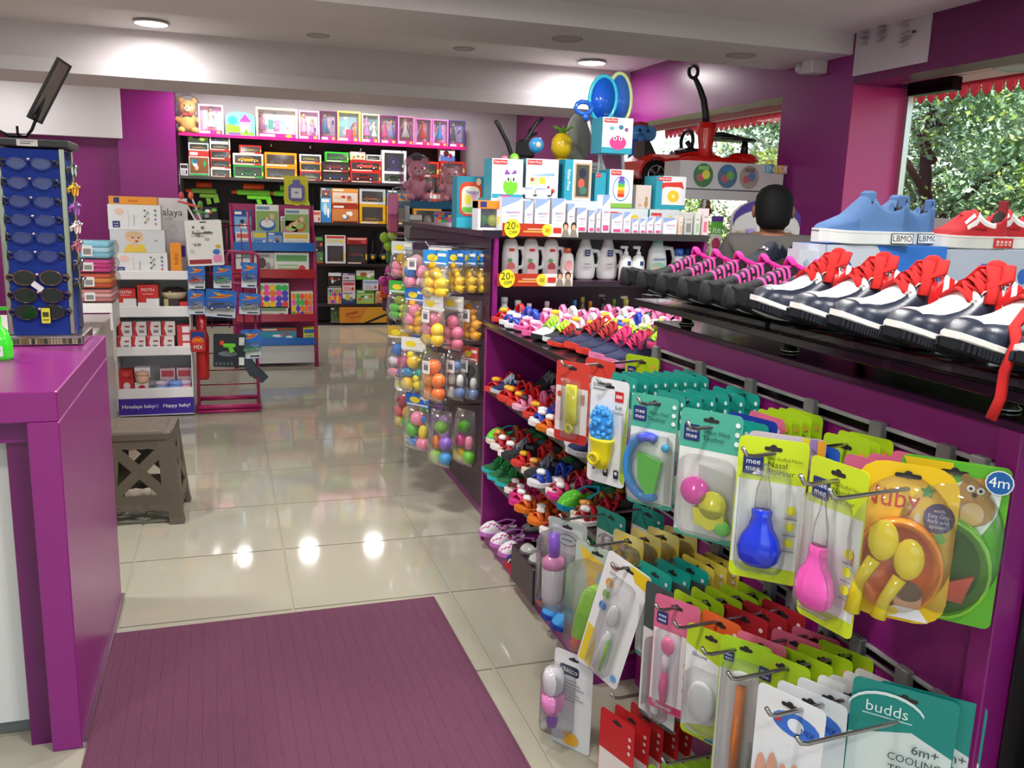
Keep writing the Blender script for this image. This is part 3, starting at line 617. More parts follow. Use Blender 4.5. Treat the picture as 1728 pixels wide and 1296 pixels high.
# ================================================================== PINK WIRE RACK WITH HANGING CARDS
PK = '#a3205c'
wr_ = thing('wire_rack','pink wire floor rack holding toy car cards, leaning beside the baby stand','rack',(-.01,6.42,0))
def rod(pts, r=.009, c=PK): return MB().tube(pts, r, c, 8)
for y in (0,.30): rod([(-.21,y,.05),(.21,y,.05)],.018).build('base_bar','plas',wr_)
rod([(-.21,0,.018),(.21,0,.018)],.014).build('base_bar','plas',wr_)
for s in (-1,1):
    rod([(s*.21,-.0,.03),(s*.21,.32,.03)],.014).build('side_bar','plas',wr_)
    rod([(s*.205,.0,.03),(s*.20,.06,.5),(s*.19,.2,1.0),(s*.17,.30,1.42)],.011).build('post','plas',wr_)
for k,z in enumerate((.2,.3,.42,.62,.80,.98,1.14,1.32)):
    rod([(-.2,.02+.2*z,z),(.2,.02+.2*z,z)],.004).build('cross_wire','metal',wr_)
for i,x in enumerate((-.1,.02,.12)): rod([(x,.1,.6),(x,.26,1.3)],.004).build('cross_wire','metal',wr_)
for k,(x,z) in enumerate(((.12,1.02),(.12,.80))):
    w = .105
    MB().tube([(x-w,.0,z-.12),(x-w,.0,z+.1),(x-w*.8,.0,z+.13),(x+w*.8,.0,z+.12),(x+w,.0,z+.1),(x+w,.02,z-.15)],.011,PK,8).build('hanger_frame','plas',wr_)
def card(name,label,px0,py0,px1,py1,Y,kind,tilt=0,group=None):
    a, b = ony(px0,py1,Y), ony(px1,py0,Y); w, h = b.x-a.x, b.z-a.z; rnd = random.Random(label)
    t = thing(name,label,'toy pack',((a.x+b.x)/2,Y,a.z),group=group,rot=(0,R_(tilt),0))
    bc = {'car':'#2a6fc8','silver':'#e9e7e2','uno':'#b8262a','gun':'#24262e','black':'#1c1c1e','tab':'#d8d22e'}[kind]
    mb = MB(); mb.prism([(u,v+h/2) for u,v in rrect(w,h,.01,2)],0,.002,bc,'y'); mb.build('backing_card','paper',t)
    p = Pr((0,0,0))
    if kind == 'car':
        p.rect(-w*.48,.02*h,w*.48,.36*h,'#dfe6ea').poly([(-w*.45,.66*h),(w*.1,.72*h),(w*.42,.86*h),(w*.1,.84*h),(-w*.3,.9*h),(-.1*w,.78*h)],'#e8a21c').poly([(-w*.38,.70*h),(w*.1,.75*h),(w*.33,.84*h),(0,.8*h)],'#d8431c').ov(-.2*w,.45*h,.16*w,'#1c3f88',.08*h).rect(-w*.1,.06*h,w*.4,.12*h,'#444')
        p.build(t); c = rnd.choice(('#3f8f5a','#7a8490','#c33','#27408a','#d8a21c','#8a8fa0')); o = car_mb(w*.86,c).build('toy_car','gloss',t,(0,-.02,.30*h),(0,R_(-8),0))
        MB().bev(-w*.44,w*.44,-.035,-.001,.27*h,.58*h,'#fff',.006).build('blister','clear',t)
    elif kind == 'silver':
        p.rect(-w*.46,.04*h,w*.15,.14*h,'#a02a34')
        for k in range(16): p.ov(rnd.uniform(-.36,.1)*w,rnd.uniform(.3,.85)*h,rnd.uniform(.03,.09)*w,rnd.choice(('#b9b4a8','#8f8c84','#cfc9ba','#70706c')),rnd.uniform(.02,.05)*h,8)
        p.ov(.3*w,.3*h,.1*w,'#3a6fc0',.06*h).ov(.36*w,.42*h,.07*w,'#d8b02a',.04*h).rect(.2*w,.08*h,.44*w,.22*h,'#e88ab0').rect(-.3*w,.70*h,.25*w,.73*h,'#6a6660').rect(.0,.72*h,.2*w,.75*h,'#555')
        p.build(t)
    elif kind == 'uno': p.rect(-w*.45,.5*h,w*.45,.9*h,'#1c3c88').ov(0,.5*h,.42*w,'#d9382c',.2*h).text('UNO',0,.52*h,.04,'#f4d62c',w*.7).text('MIX',0,.2*h,.03,'#f0e8d0',w*.6); p.build(t)
    elif kind == 'gun':
        p.rect(.3*w,.06*h,.47*w,.3*h,'#e8e8e8').rect(.3*w,.66*h,.47*w,.9*h,'#d8d8d8').ov(-.05*w,.4*h,.3*w,'#6d7480',.08*h)
        for k in range(5): p.ov((-.4+.12*k)*w,.1*h,.04*w,'#5b6068',.05*h)
        p.build(t); g = MB(); g.bev(-.2*w,.2*w,-.03,-.004,.6*h,.72*h,'#6fd02c',.006).bev(-.3*w,-.16*w,-.026,-.004,.66*h,.80*h,'#e8462a',.006); bar(g,(.02*w,-.015,.62*h),(.1*w,-.015,.46*h),.03,.02,'#6fd02c',(0,1,0)); g.build('toy_gun','plas',t)
    else: p.rect(-w*.3,.1*h,w*.3,.2*h,'#3a3a3c'); p.build(t)
    MB().box(-w*.09,w*.09,-.0014,-.0008,h*.94,h*.965,'#2a2a2e').build('hang_slot','matte',t)
    return t
for k,(q,kd,lab,tl) in enumerate([((318,372,377,448),'silver','silver-white foil toy set pack hanging at the top of the wire rack',-3),
  ((318,448,345,488),'car','blue toy car card, top left on the wire rack',1),((360,448,390,487),'car','blue toy car card, top middle on the wire rack',1),((407,443,432,486),'car','blue toy car card, top right on the wire rack',3),
  ((318,490,345,531),'car','blue toy car card, second row left on the wire rack',0),((345,489,396,536),'car','wide blue toy car card with a purple racer, second row middle on the wire rack',5),((403,495,438,531),'car','white-blue toy car card, second row right on the wire rack',3),
  ((409,556,441,606),'car','blue toy car card hanging alone, low at the right of the wire rack',-2),((322,556,346,594),'uno','red UNO card game pack hanging low at the left of the wire rack',0),
  ((360,563,412,620),'gun','black pack with a green and orange toy gun, low middle of the wire rack',2)]):
    card('toy_pack',lab,*q,6.36+.012*(k%3),kd,tl,'cards on the wire rack')
for k,(q,tl) in enumerate((((332,522,352,640),2),)):
    a,b = ony(q[0],q[3],6.46),ony(q[2],q[1],6.46); t = thing('red_tube','tall red plastic tube pack at the left of the wire rack','toy pack',((a.x+b.x)/2,6.46,a.z))
    MB().lathe([(.0,0),(.035,.0),(.04,.02),(.045,(b.z-a.z)*.6),(.03,(b.z-a.z)*.7),(.035,b.z-a.z),(0,b.z-a.z+.01)],'#b8201e',14).build('tube','gloss',t)
for k in range(4):
    t = thing('black_pack','black bag sticking out low at the right of the wire rack, '+ORD[k]+' from the front','toy pack',(.17+.025*k,6.40+.03*k,.28-.02*k),rot=(0,R_(-28-5*k),0)); MB().prism(rrect(.07,.24,.008,2,0,.12),0,.012,'#19191b','y').build('bag','gloss',t)
for k,(a,b,c,h) in enumerate(((( 322,330),(346,388),'#c9c4d6','#e86a3a'),((306,330),(330,372),'#dcd8d4','#d04a58'),((338,345),(342,388),'#3f6a3a','#58a04a'))):
    A,B_ = ony(*a,6.5),ony(*b,6.5); t = thing('toy_sword',['white toy wand with orange knob standing in the wire rack top','pale toy sword with pink guard standing in the wire rack top','green toy stick standing in the wire rack top'][k],'toy',B_)
    m = MB(); d = A-B_; bar(m,(0,0,0),d,.012,.008,c,(0,1,0)); m.build('blade','plas',t); m = MB(); m.ell(tuple(d),(.018,.018,.025),h).tube([d*.7+Vector((-.05,0,.01)),d*.7+Vector((.05,0,-.01))],.008,h); m.build('hilt','plas',t)
# ================================================================== PINK AND BLUE SHELF STAND
ps = thing('toy_shelf_stand','pink-framed toy stand with blue and red sloping shelf lips and a white base','shelf stand',(.43,8.2,0))
MB().box(-.36,.34,.28,.30,.05,1.47,'#a92765').build('back_panel','plas',ps)
MB().box(-.36,.34,.02,.04,.035,.20,'#d3d0cd').build('base_panel','plas',ps)
for s,x in ((-1,-.37),(1,.345)):
    MB().tube([(x,.0,0),(x,.02,.2),(x,.05,1.0),(x,.10,1.16),(x,.26,1.25),(x,.3,1.47)],.018,PK,8).build('side_post','plas',ps)
    MB().tube([(x,.3,1.47),(x,.30,0)],.016,PK,8).build('side_post','plas',ps)
SH = [('blue',1.06,1.139,'#1f6fc4'),('red',.818,.899,'#b3222c'),('second_red',.42,.491,'#b0203a'),('low_blue',.204,.271,'#1f66bf')]
for n,a,b,c in SH:
    MB().box(-.36,.34,.02,.28,a+.015,a+.025,c).build('shelf','plas',ps)
    MB().bev(-.36,.34,.0,.02,a,b,c,.003).build('shelf_lip','gloss',ps)
def onshelf(rects, Y, zs, group, nm='toy_box', dep=.1):
    for (x0,y0,x1,y1),side,kind,pal,lab in rects:
        a, b = ony(x0,y1,Y), ony(x1,y0,Y); z0 = a.z if zs is None else zs
        carton(nm,lab,'toy box',a.x,b.x,Y,dep,z0,max(b.z,z0+.03),side,kind,pal,group)
gp = 'boxes on the pink toy stand'
onshelf([((398,392,425,412),'#dfe3e8','text',('#e8e8ea','#d86a5a','#aaa','#69a'),'white box, lower left on the top shelf of the pink stand'),((426,390,450,412),'#e3c22a','text',('#7fa8d8','#e8cf3a','#4a6ea8','#fff'),'blue and yellow box, second on the top shelf of the pink stand'),
  ((452,392,476,412),'#9fc0e0','photo',('#a9c8e4','#3a68b0','#7aa8d8','#234'),'pale blue box, third on the top shelf of the pink stand'),((478,393,522,412),'#e4e6e0','text',('#e9eae4','#f0c840','#d8d8d0','#e8c820'),'wide white box with yellow sun, right on the top shelf of the pink stand')],8.23,1.086,gp,dep=.06)
onshelf([((395,355,424,393),'#1d5fb8','photo',('#2466bd','#143f88','#7fb0d8','#1a3050'),'blue swim vest pack standing at the left of the pink stand'),((432,346,470,390),'#3a78c0','pool',('#e9ece6','#2a5fb0','#e4e8ea','#c33'),'white box with a blue paddling pool picture on the pink stand'),
  ((474,366,507,391),'#e9eae6','pool',('#eeeeea','#d8609a','#a8c86a','#c33'),'white box with a pink pool ring picture on the pink stand'),((481,353,521,392),'#c8502a','pool',('#dfe6da','#c8603a','#9fc06a','#c33'),'larger pool picture box behind the pink ring box')],8.30,1.19,gp,dep=.05)
onshelf([((398,428,425,449),'#8fb0a8','photo',('#c9d6d2','#7a9a90','#e8eae4','#456'),'small box at the left of the second shelf of the pink stand'),((429,427,462,449),'#cfd0cc','swirl',('#dcdcd6','#b9bcb8','#5a4a44','#999'),'white box with a dark wheel picture on the second shelf of the pink stand'),((463,427,521,449),'#e4e6de','text',('#e9ebe4','#6fae6a','#9fc88a','#d8434a'),'long white game box on the second shelf of the pink stand')],8.23,.843,gp)
onshelf([((430,517,486,531),'#e4e4de','text',('#e6e8e0','#7fa07a','#c8d0c0','#d33'),'long white box under the ball pack on the third shelf of the pink stand')],8.23,.445,gp)
onshelf([((433,478,487,506),'#e6e6e0','balls',('#f0f0ea',),'pack of coloured balls on the long box, third shelf of the pink stand')],8.23,.445+.10,gp)
onshelf([((492,492,528,531),'#e6dccb','balls',('#e9dfc8',),'pack of coloured balls at the right of the third shelf of the pink stand')],8.23,.445,gp)
onshelf([((440,553,500,573),'#3a7a9a','photo',('#5a94a8','#b0543a','#3fa0b8','#e05a8a'),'colourful craft box on the lowest shelf of the pink stand'),((512,553,538,573),'#d8cf2c','text',('#e4dc3a','#2a6fb8','#3a9ac8','#d8cf2c'),'yellow and blue box at the right of the lowest shelf of the pink stand')],8.23,.229,gp)
a,b = ony(481,352,8.42),ony(521,308,8.42)
t = thing('toy_tablet_pack','yellow card with a purple toy slate standing on top of the pink stand','toy pack',((a.x+b.x)/2,8.49,1.475)); w,h = b.x-a.x,.26
MB().prism([(u,v+h/2) for u,v in rrect(w,h,.012,2)],0,.004,'#d9d22c','y').build('backing_card','paper',t)
MB().prism([(u,v+.11) for u,v in rrect(w*.66,.15,.03,3)],-.018,0,'#4a3596','y').prism([(u,v+.20) for u,v in rrect(w*.3,.05,.01,2)],-.012,0,'#4a3596','y').build('slate','gloss',t)
p = Pr((0,-.018,0)); p.rect(-w*.22,.06,w*.22,.15,'#d8dce4').ov(0,.11,.02,'#9a9aa4',.012); p.build(t)
# ================================================================== BACK WALL OF TOYS
YW = 11.0
tw = thing('toy_shelving','dark wall shelving across the back of the shop, full of toy boxes','shelving',(0,YW,0))
XA, XB = -.47, 2.92
MB().box(XA,XB,.33,.345,.02,2.22,'#544f50').build('back_panel','matte',tw)
SZ = [2.235,1.757,1.262,.768,.268]
for k,z in enumerate(SZ):
    MB().box(XA,XB,.012,.335,z-.02,z,'#4a4446' if k else '#b02a78').build('shelf','lam',tw)
    MB().box(XA,XB,.0,.012,z-.03,z+.004,'#3a3032' if k else '#c8247f').build('shelf_edge','gloss',tw)
for x in (XA+.01,1.05,2.2,XB-.01): MB().box(x-.012,x+.012,.30,.335,.0,2.22,'#2e2a2b').build('upright','metal',tw)
MB().box(XA,XB,.05,.34,.0,.03,'#3a3032').build('plinth','matte',tw)
for x in (.07,.55,1.0,1.6,2.1,2.7): MB().tube([(x,.3,2.13),(x,.02,2.14),(x,.0,2.16)],.006,'#c9c6c4').build('hook','metal',tw)
KX = lambda px, py: ony(px,py,YW).x
KZ = .00716
# --- top row: doll boxes
def dollbox(label, q, frame, inner, dolls, extra=None):
    x0, x1 = KX(q[0],q[3]), KX(q[2],q[3]); h = (q[3]-q[1])*KZ; w = x1-x0; dep = .11
    t = thing('doll_box',label,'toy box',((x0+x1)/2,YW+.02,SZ[0]),group='doll boxes on the top shelf'); f = .07*min(w,h)
    mb = MB().box(-w/2,-w/2+f,0,dep,0,h,frame).box(w/2-f,w/2,0,dep,0,h,frame).box(-w/2+f,w/2-f,0,dep,0,.14*h,'#dc2f88').box(-w/2+f,w/2-f,0,dep,h-f,h,frame).box(-w/2+f,w/2-f,dep*.8,dep,.14*h,h-f,inner); mb.build('carton','paper',t)
    for u,hh,hair,dress in dolls: doll_mb(h*hh,hair,dress).build('doll','plas',t,(u*w,dep*.42,.145*h))
    MB().box(-w/2+f,w/2-f,.002,.003,.14*h,h-f,'#fff').build('window','clear',t)
    p = Pr((0,0,0)); p.rect(-w*.42,.03*h,-w*.05,.11*h,'#fbe3ee').ov(.28*w,.07*h,.08*w,'#f0d23a',.05*h); p.build(t)
    p = Pr((0,dep*.8,0)); rnd = random.Random(label)
    for k in range(9): 
        u, v = rnd.uniform(-.36,.28)*w, rnd.uniform(.22,.8)*h; p.rect(u,v,u+rnd.uniform(.05,.16)*w,v+rnd.uniform(.05,.16)*h,rnd.choice(('#f3d0e4','#8fd8d0','#fff','#b37ac8','#e86aa8','#a8c8f0','#6a4a9a')))
    if extra: extra(p,w,h)
    p.build(t,'accessory_print')
dollbox('pink doll box with brown-haired doll, leftmost box on the top shelf',(336,184,378,230),'#f6a9cf','#f3c7de',[(0,.8,'#5a3020','#f0f0f4')])
dollbox('long doll wardrobe box with pale outfits on the top shelf',(433,190,503,237),'#f1e2b8','#eef0f0',[(-.36,.7,'#6a3a20','#d070b8')],lambda p,w,h:[p.rect((-.2+.16*k)*w,.3*h,(-.08+.16*k)*w,.62*h,c) for k,c in enumerate(('#5cc8b8','#e8a8cc','#a8d8e8','#d8d8e8'))])
dollbox('pink and lilac double doll box right of the wardrobe box on the top shelf',(505,193,540,239),'#e7a6d6','#f0d8ec',[(-.25,.75,'#e0b050','#e8b0d8'),(.15,.6,'#e0b050','#c8a0d8')])
dollbox('red-haired doll box with blue skirt on the top shelf',(541,194,569,241),'#6a2a5a','#e8c8e8',[(-.18,.8,'#a83a1c','#3a78b8')])
dollbox('yellow-framed doll playset box in the middle of the top shelf',(570,194,609,243),'#f3dc6a','#8fb8c8',[(.25,.5,'#3a2a20','#e86a3a')],lambda p,w,h:p.rect(-.4*w,.5*h,.0,.72*h,'#8fd8e0').rect(-.1*w,.15*h,.2*w,.42*h,'#d8207a'))
dollbox('doll box with purple-haired doll and white pony on the top shelf',(611,198,641,245),'#f2e7a8','#5a8a8a',[(-.2,.75,'#a040b0','#d070c0'),(.22,.6,'#dff0f0','#cfe8ea')])
dollbox('doll box with two pink dresses, left of the ball-gown dolls on the top shelf',(642,201,671,247),'#7a2a68','#c9a0d0',[(-.2,.7,'#8a4a2a','#e02a80'),(.2,.72,'#c08a4a','#8a90d8')])
dollbox('doll box with a white ball gown on the top shelf',(672,202,700,249),'#f3a6d4','#e8b0dc',[(0,.85,'#c89a50','#f6f4f6')])
dollbox('doll box with a red ball gown on the top shelf',(701,206,729,251),'#e88ccc','#dca0d8',[(0,.85,'#8a3a24','#d8281e')])
dollbox('doll box with a blue ball gown on the top shelf',(730,208,757,253),'#e07cc8','#d890d0',[(0,.85,'#3a2418','#2a7fd0')])
dollbox('dark purple doll box at the right end of the top shelf',(758,208,785,253),'#4a3a78','#8a7ab8',[(-.2,.8,'#1c1618','#2a2430'),(.2,.5,'#1c1618','#7a8ac8')])
x0,x1 = KX(381,232),KX(431,232); w = x1-x0; t = thing('playhouse_box','green and blue toy house box with arched roof on the top shelf','toy box',((x0+x1)/2,YW+.03,SZ[0]),group='doll boxes on the top shelf')
hh = .27; arch = [(-w/2,0),(w/2,0),(w/2,.2)]+[(w/2*math.cos(a),.2+.07*math.sin(a)) for a in [R_(15*k) for k in range(1,12)]]+[(-w/2,.2)]
MB().prism(arch,0,.1,'#7fc8e0','y').build('carton','paper',t)
p = Pr((0,0,0)); p.poly([(-w*.48,.01),(w*.48,.01),(w*.3,.09),(-.1*w,.11),(-w*.48,.13)],'#8cc83a').rect(.0,.04,.34*w,.16,'#e6a0d8').poly([(-.04*w,.16),(.38*w,.16),(.17*w,.25)],'#c84aa0').rect(.08*w,.04,.26*w,.13,'#f4e8f4').ov(-.25*w,.17,.16*w,'#3ab8c8',.05).rect(-w*.4,.01,.0,.035,'#8a5ac8').ov(.2*w,.05,.06*w,'#6fae2a',.025); p.build(t)
def plush_bag(label, x, y, z, s, c, c2, group=None, bow=None):
    t = thing('plush_toy',label,'soft toy',(x,y,z),0,group)
    b = MB(); b.ell((0,0,.30*s),(.26*s,.2*s,.32*s),c,14,9).ell((0,-.04*s,.72*s),(.24*s,.2*s,.22*s),c,14,9)
    b.build('body','plush',t)
    for sx in (-1,1):
        MB().ell((sx*.18*s,0,.92*s),(.09*s,.06*s,.09*s),c,10,6).build('ear','plush',t); MB().ell((sx*.27*s,-.12*s,.36*s),(.09*s,.14*s,.1*s),c,10,6).build('arm','plush',t); MB().ell((sx*.18*s,-.2*s,.08*s),(.11*s,.16*s,.1*s),c,10,6).build('leg','plush',t)
    f = MB(); f.ell((0,-.22*s,.66*s),(.10*s,.07*s,.08*s),c2,10,6); f.build('muzzle','plush',t)
    f = MB(); f.ell((-.08*s,-.225*s,.76*s),.022*s,'#17120f',8,5).ell((.08*s,-.225*s,.76*s),.022*s,'#17120f',8,5).ell((0,-.29*s,.69*s),(.03*s,.02*s,.02*s),'#3a1f18',8,5); f.build('face','gloss',t)
    if bow: MB().ell((-.07*s,-.2*s,.52*s),(.08*s,.04*s,.05*s),bow,8,5).ell((.07*s,-.2*s,.52*s),(.08*s,.04*s,.05*s),bow,8,5).build('bow','fab',t)
    rnd = random.Random(label); rr = []
    for i,(zz,k) in enumerate(((0,.36),(.3,.42),(.7,.38),(1.0,.30),(1.12,.05))):
        rr.append([(k*s*math.cos(a)*(1+rnd.uniform(-.12,.12)), k*.85*s*math.sin(a)*(1+rnd.uniform(-.12,.12)), zz*s) for a in [2*math.pi*j/12 for j in range(12)]])
    MB().loft(rr,'#fff',smooth=True).build('clear_bag','bag',t)
    return t
plush_bag('tan teddy bear in a clear bag at the left end of the top shelf',KX(318,232),YW+.12,SZ[0],.40,'#d9a85c','#f0d9a8',bow='#c23a34')
# --- stacked car boxes
ci = 0
def stack(base, x0, x1, items, y=YW+.02, dep=.16, grp='toy vehicle boxes on the second shelf'):
    z = base
    for it in items:
        h = it['h']*KZ; a, b = KX(it.get('x0',x0),330), KX(it.get('x1',x1),330)
        if it['k'] == 'w': winbox('toy_car_box',it['l'],'toy box',a,b,y,dep,z,z+h,it['f'],it.get('i','#1d1d22'),it['c'],grp,it.get('b'),it.get('fr',.1))
        else: carton('toy_box',it['l'],'toy box',a,b,y,dep,z,z+h,it['f'],it['k'],it['c'],grp)
        z += h+.002
def w_(h,f,c,l,i='#1d1d22',L=.7,b=None,u=0,v=.0,**k): return dict(k='w',h=h,f=f,c=[(c,u,v,L)],l=l,i=i,b=b,**k)
def c_(h,f,kind,pal,l,**k): return dict(k=kind,h=h,f=f,c=pal,l=l,**k)
S2 = SZ[1]
stack(S2,306,319,[c_(19,'#d8d8d8','text',('#e4e4e4','#333','#999','#222'),'small white speaker box at the far left of the second shelf')])
stack(S2,321,355,[c_(40,'#d3d8d6','photo',('#dfe2e2','#c23a34','#8a5a3a','#3fae5a'),'white toy box with a brown figure, left on the second shelf'),w_(12,'#c8d8e0','#e8b020','flat yellow car box on the brown figure box, second shelf'),c_(15,'#5a7a3a','swirl',('#7a9a4a','#39462a','#333','#9fb84a'),'green box topmost at the left of the second shelf')])
stack(S2,357,391,[w_(14,'#e8e6e2','#4a4038','dark car window box, lowest of the red-edged stack',b='#b83a34'),w_(14,'#b0342f','#8a8f94','grey car window box, second in the red-edged stack',b='#c8403a'),w_(14,'#b0342f','#7a8a7a','silver car window box, third in the red-edged stack'),w_(11,'#eceae6','#d8d2a8','cream car window box, fourth in the red-edged stack',b='#c23a34'),w_(13,'#f0eeee','#27358a','white box with a blue car, topmost of the red-edged stack')])
stack(S2,395,446,[w_(21,'#3a9a4a','#1f6a3a','green-based box with a dark green truck',i='#2a332c',b='#3fae4a'),w_(18,'#e8e2dc','#e8a21c','white box with an orange tipper truck',b='#e04a3a',i='#54302a'),w_(13,'#c8262c','#e8c22a','small box with red ends and a yellow car, on the truck boxes',x0=406,x1=443,i='#e8e0d8')])
stack(S2,448,502,[w_(21,'#ef9a22','#5a4a8a','orange-red window box with a purple car, lower one',i='#8a3a22',u=-.12,L=.5),w_(22,'#f09c24','#6a2a20','orange-red window box with a maroon car, upper one',i='#9a3a24',u=-.12,L=.5)])
stack(S2,507,543,[w_(15,'#c8344a','#d8d4b8','pink-edged box with a cream car',i='#2a2a4a'),w_(14,'#e8963a','#2a3a8a','orange box with a dark blue car'),w_(13,'#f0eeea','#e8d82a','white box with a lemon car on the orange box',i='#d8d4cc',b='#c83a34')])
stack(S2,544,591,[w_(16,'#3a2a28','#3a3a8a','dark box with a navy racing car, lowest of its pair',b='#c23034'),w_(16,'#3a2a28','#c8343a','dark box with a red racing car',b='#c23034'),w_(16,'#3fbe3a','#2ac82a','bright green car box on the racing car boxes',i='#8ae07a',x0=550,x1=589)])
stack(S2,592,643,[w_(19,'#d82c2a','#7a2622','red window box with a maroon car',i='#7a2420',u=-.05),w_(17,'#cc2a2a','#e05a4a','red window box with a bright red car above the maroon one',i='#2a1a1c',u=.05),c_(14,'#e8e2cc','photo',('#efe9d6','#d8a8b0','#d8d0a0','#c23'),'small cream box on the red car boxes',x0=592,x1=617)])
stack(S2+.265,619,643,[w_(10,'#e8e8ea','#f0f0f2','small white car box beside the cream box on the red car boxes',i='#3a3c44')])
a,b = KX(645,314),KX(686,314); t = thing('steering_toy_box','white window box with a purple steering wheel toy, standing taller on the second shelf','toy box',((a+b)/2,YW+.02,S2),group='toy vehicle boxes on the second shelf'); w,h = b-a,.40
MB().box(-w/2,-w/2+.03,0,.12,0,h,'#eeeef0').box(w/2-.03,w/2,0,.12,0,h,'#eeeef0').box(-w/2+.03,w/2-.03,0,.12,h-.03,h,'#eeeef0').box(-w/2+.03,w/2-.03,0,.12,0,.03,'#eeeef0').box(-w/2+.03,w/2-.03,0,.12,.12,.15,'#eeeef0').box(-w/2+.03,w/2-.03,.08,.12,.03,h-.03,'#2a2438').build('carton','paper',t)
MB().tube([(.06*math.cos(k*.52),.04,.26+.06*math.sin(k*.52)) for k in range(12)],.016,'#4a2a9a',8,closed=True).ell((0,.04,.26),(.03,.02,.03),'#8a7ae0').bev(-.09,.09,.04,.07,.16,.19,'#5a36a8',.004).build('steering_wheel','gloss',t)
car_mb(.2,'#3a4a2a').build('toy_car','gloss',t,(0,.04,.035)); MB().box(-w/2+.03,w/2-.03,.002,.003,.03,h-.03,'#fff').build('window','clear',t)
stack(S2,694,741,[w_(14,'#7a2a28','#4a5a3a','dark car box under the green army truck box'),w_(26,'#d83a2a','#7a8a3a','red box with a green army truck',i='#5a5a28',b='#c8302a')])
stack(S2,743,784,[w_(18,'#c8302c','#8a6a2a','red box at the right of the second shelf, under another red box',i='#6a3028'),w_(24,'#cf3430','#9a9a2a','red box with two yellow figures at the right of the second shelf',i='#a83028',L=.4),c_(22,'#e6e8ea','swirl',('#eceef0','#5a7ac8','#5a1c2a','#a23'),'white box with a dark red emblem, topmost at the right of the second shelf',x0=743,x1=767)])
S3 = SZ[2]; g3 = 'boxes on the third shelf of the toy wall'
def st3(*a): stack(*a, grp=g3)
st3(S3,526,541,[c_(20,'#e8d0c8','text',('#eed8d0','#c86a5a','#d8b0a8','#a55'),'small pale pink box on the third shelf')])
st3(S3,542,559,[c_(42,'#5aa8d8','swirl',('#7ac0e8','#3a88c8','#d8eef8','#fff'),'tall sky-blue box on the third shelf'),c_(16,'#c8d4da','photo',('#b8ccd8','#5a7a8a','#8a5a4a','#333'),'small photo box on the sky-blue box')])
st3(S3,560,605,[c_(31,'#d8632a','photo',('#e0783a','#a83a20','#d88a4a','#5a2a1a'),'orange construction toy box, lower one on the third shelf'),c_(27,'#e0702a','photo',('#e8843a','#e8a04a','#e8d8c8','#c8401c'),'orange box with white swirl, upper one on the third shelf')])
st3(S3,607,651,[w_(33,'#edb41e','#d8a21c','yellow window box with a loader, third shelf',i='#6a5a48',L=.6),w_(26,'#c9d0d6','#e08a1c','white window box with an orange digger, third shelf',i='#4a2f1c',L=.7)])
st3(S3,653,690,[w_(33,'#edb41e','#a86a2a','yellow window box behind the pink plush bag, third shelf',i='#6a4a30'),c_(26,'#5a7a9a','photo',('#7a9ab0','#4a5a6a','#c88a3a','#333'),'grey-blue box behind the pink plush bag, third shelf')])
st3(S3,699,746,[w_(30,'#d8a23a','#b83a2a','ochre box behind the blue-topped rack, third shelf'),c_(26,'#c83a2c','text',('#d04a3a','#fff','#eb9','#fc3'),'red box behind the blue-topped rack, third shelf')])
# toy guns on the left third shelf
for k,(px,py,c1,c2,L,lab) in enumerate([(428,333,'#6fd02c','#ea5a22',.38,'green toy blaster with orange top tube on the third shelf'),(490,330,'#6ad22c','#8ad84a',.40,'bright green toy blaster with a pump behind the yellow slate card'),(345,336,'#6a9a2c','#d8461c',.28,'dark green toy gun with orange tip at the left of the third shelf')]):
    q = ony(px,py,YW+.1); t = thing('toy_blaster',lab,'toy',(q.x,YW+.1,S3+.30))
    m = MB(); m.bev(-L/2,L/2,-.03,.03,.0,.06,c1,.01).bev(-L*.2,L*.42,-.025,.025,-.05,.0,c1,.01); bar(m,(.1*L,0,0),(.2*L,0,-.12),.05,.04,c1,(0,1,0)); bar(m,(.42*L,0,0),(.5*L,0,-.10),.06,.04,c1,(0,1,0)); m.build('body','plas',t)
    m = MB(); m.lathe([(0,-L*.3),(.035,-L*.3),(.035,L*.32),(0,L*.32)],c2,12,(0,0,.10),axis='x').cyl((-L/2-.06,0,.03),.02,.06,'#ea5a22',10,'x'); m.build('tube','plas',t)
    bx0 = MB(); bx0.box(-L*.5,L*.5,-.06,.1,-.30,-.15,'#22262a'); bx0.build('display_box','paper',t)
    p = Pr((0,-.06,-.30)); rr = random.Random(k)
    for j in range(6): p.ov(rr.uniform(-.4,.4)*L,rr.uniform(.03,.12),.03,rr.choice(('#5fae3a','#3a7a3a','#c84a2a','#8a8f94','#dfe4e0')),.02)
    p.build(t)
g4 = 'boxes on the lower shelves of the toy wall'
def st4(*a): stack(*a, grp=g4)
S4, S5 = SZ[3], SZ[4]
st4(S4,526,545,[c_(26,'#2a4a3a','photo',('#3a5a4a','#2a2a3a','#5a8a4a','#e85a2a'),'dark green box at the left of the fourth shelf'),c_(20,'#24262a','text',('#2e3034','#5a9a4a','#555','#e85a2a'),'black box with green print on the fourth shelf')])
st4(S4,548,583,[w_(34,'#dfe4e8','#26303a','white window box with a dark toy on the fourth shelf',i='#2a333c',u=0,L=.6),c_(14,'#e4d23a','text',('#d8e0e2','#c83a2c','#e8d83a','#fc3'),'flat yellow and white box on the fourth shelf')])
st4(S4,585,620,[w_(34,'#4a2426','#b03028','dark red window box with a racing truck on the fourth shelf',i='#2a1c1e',u=0,v=.25,L=.75),c_(11,'#b02a2c','text',('#b83034','#e8b0a8','#7a1c1e','#d66'),'flat red box on the dark truck box')])
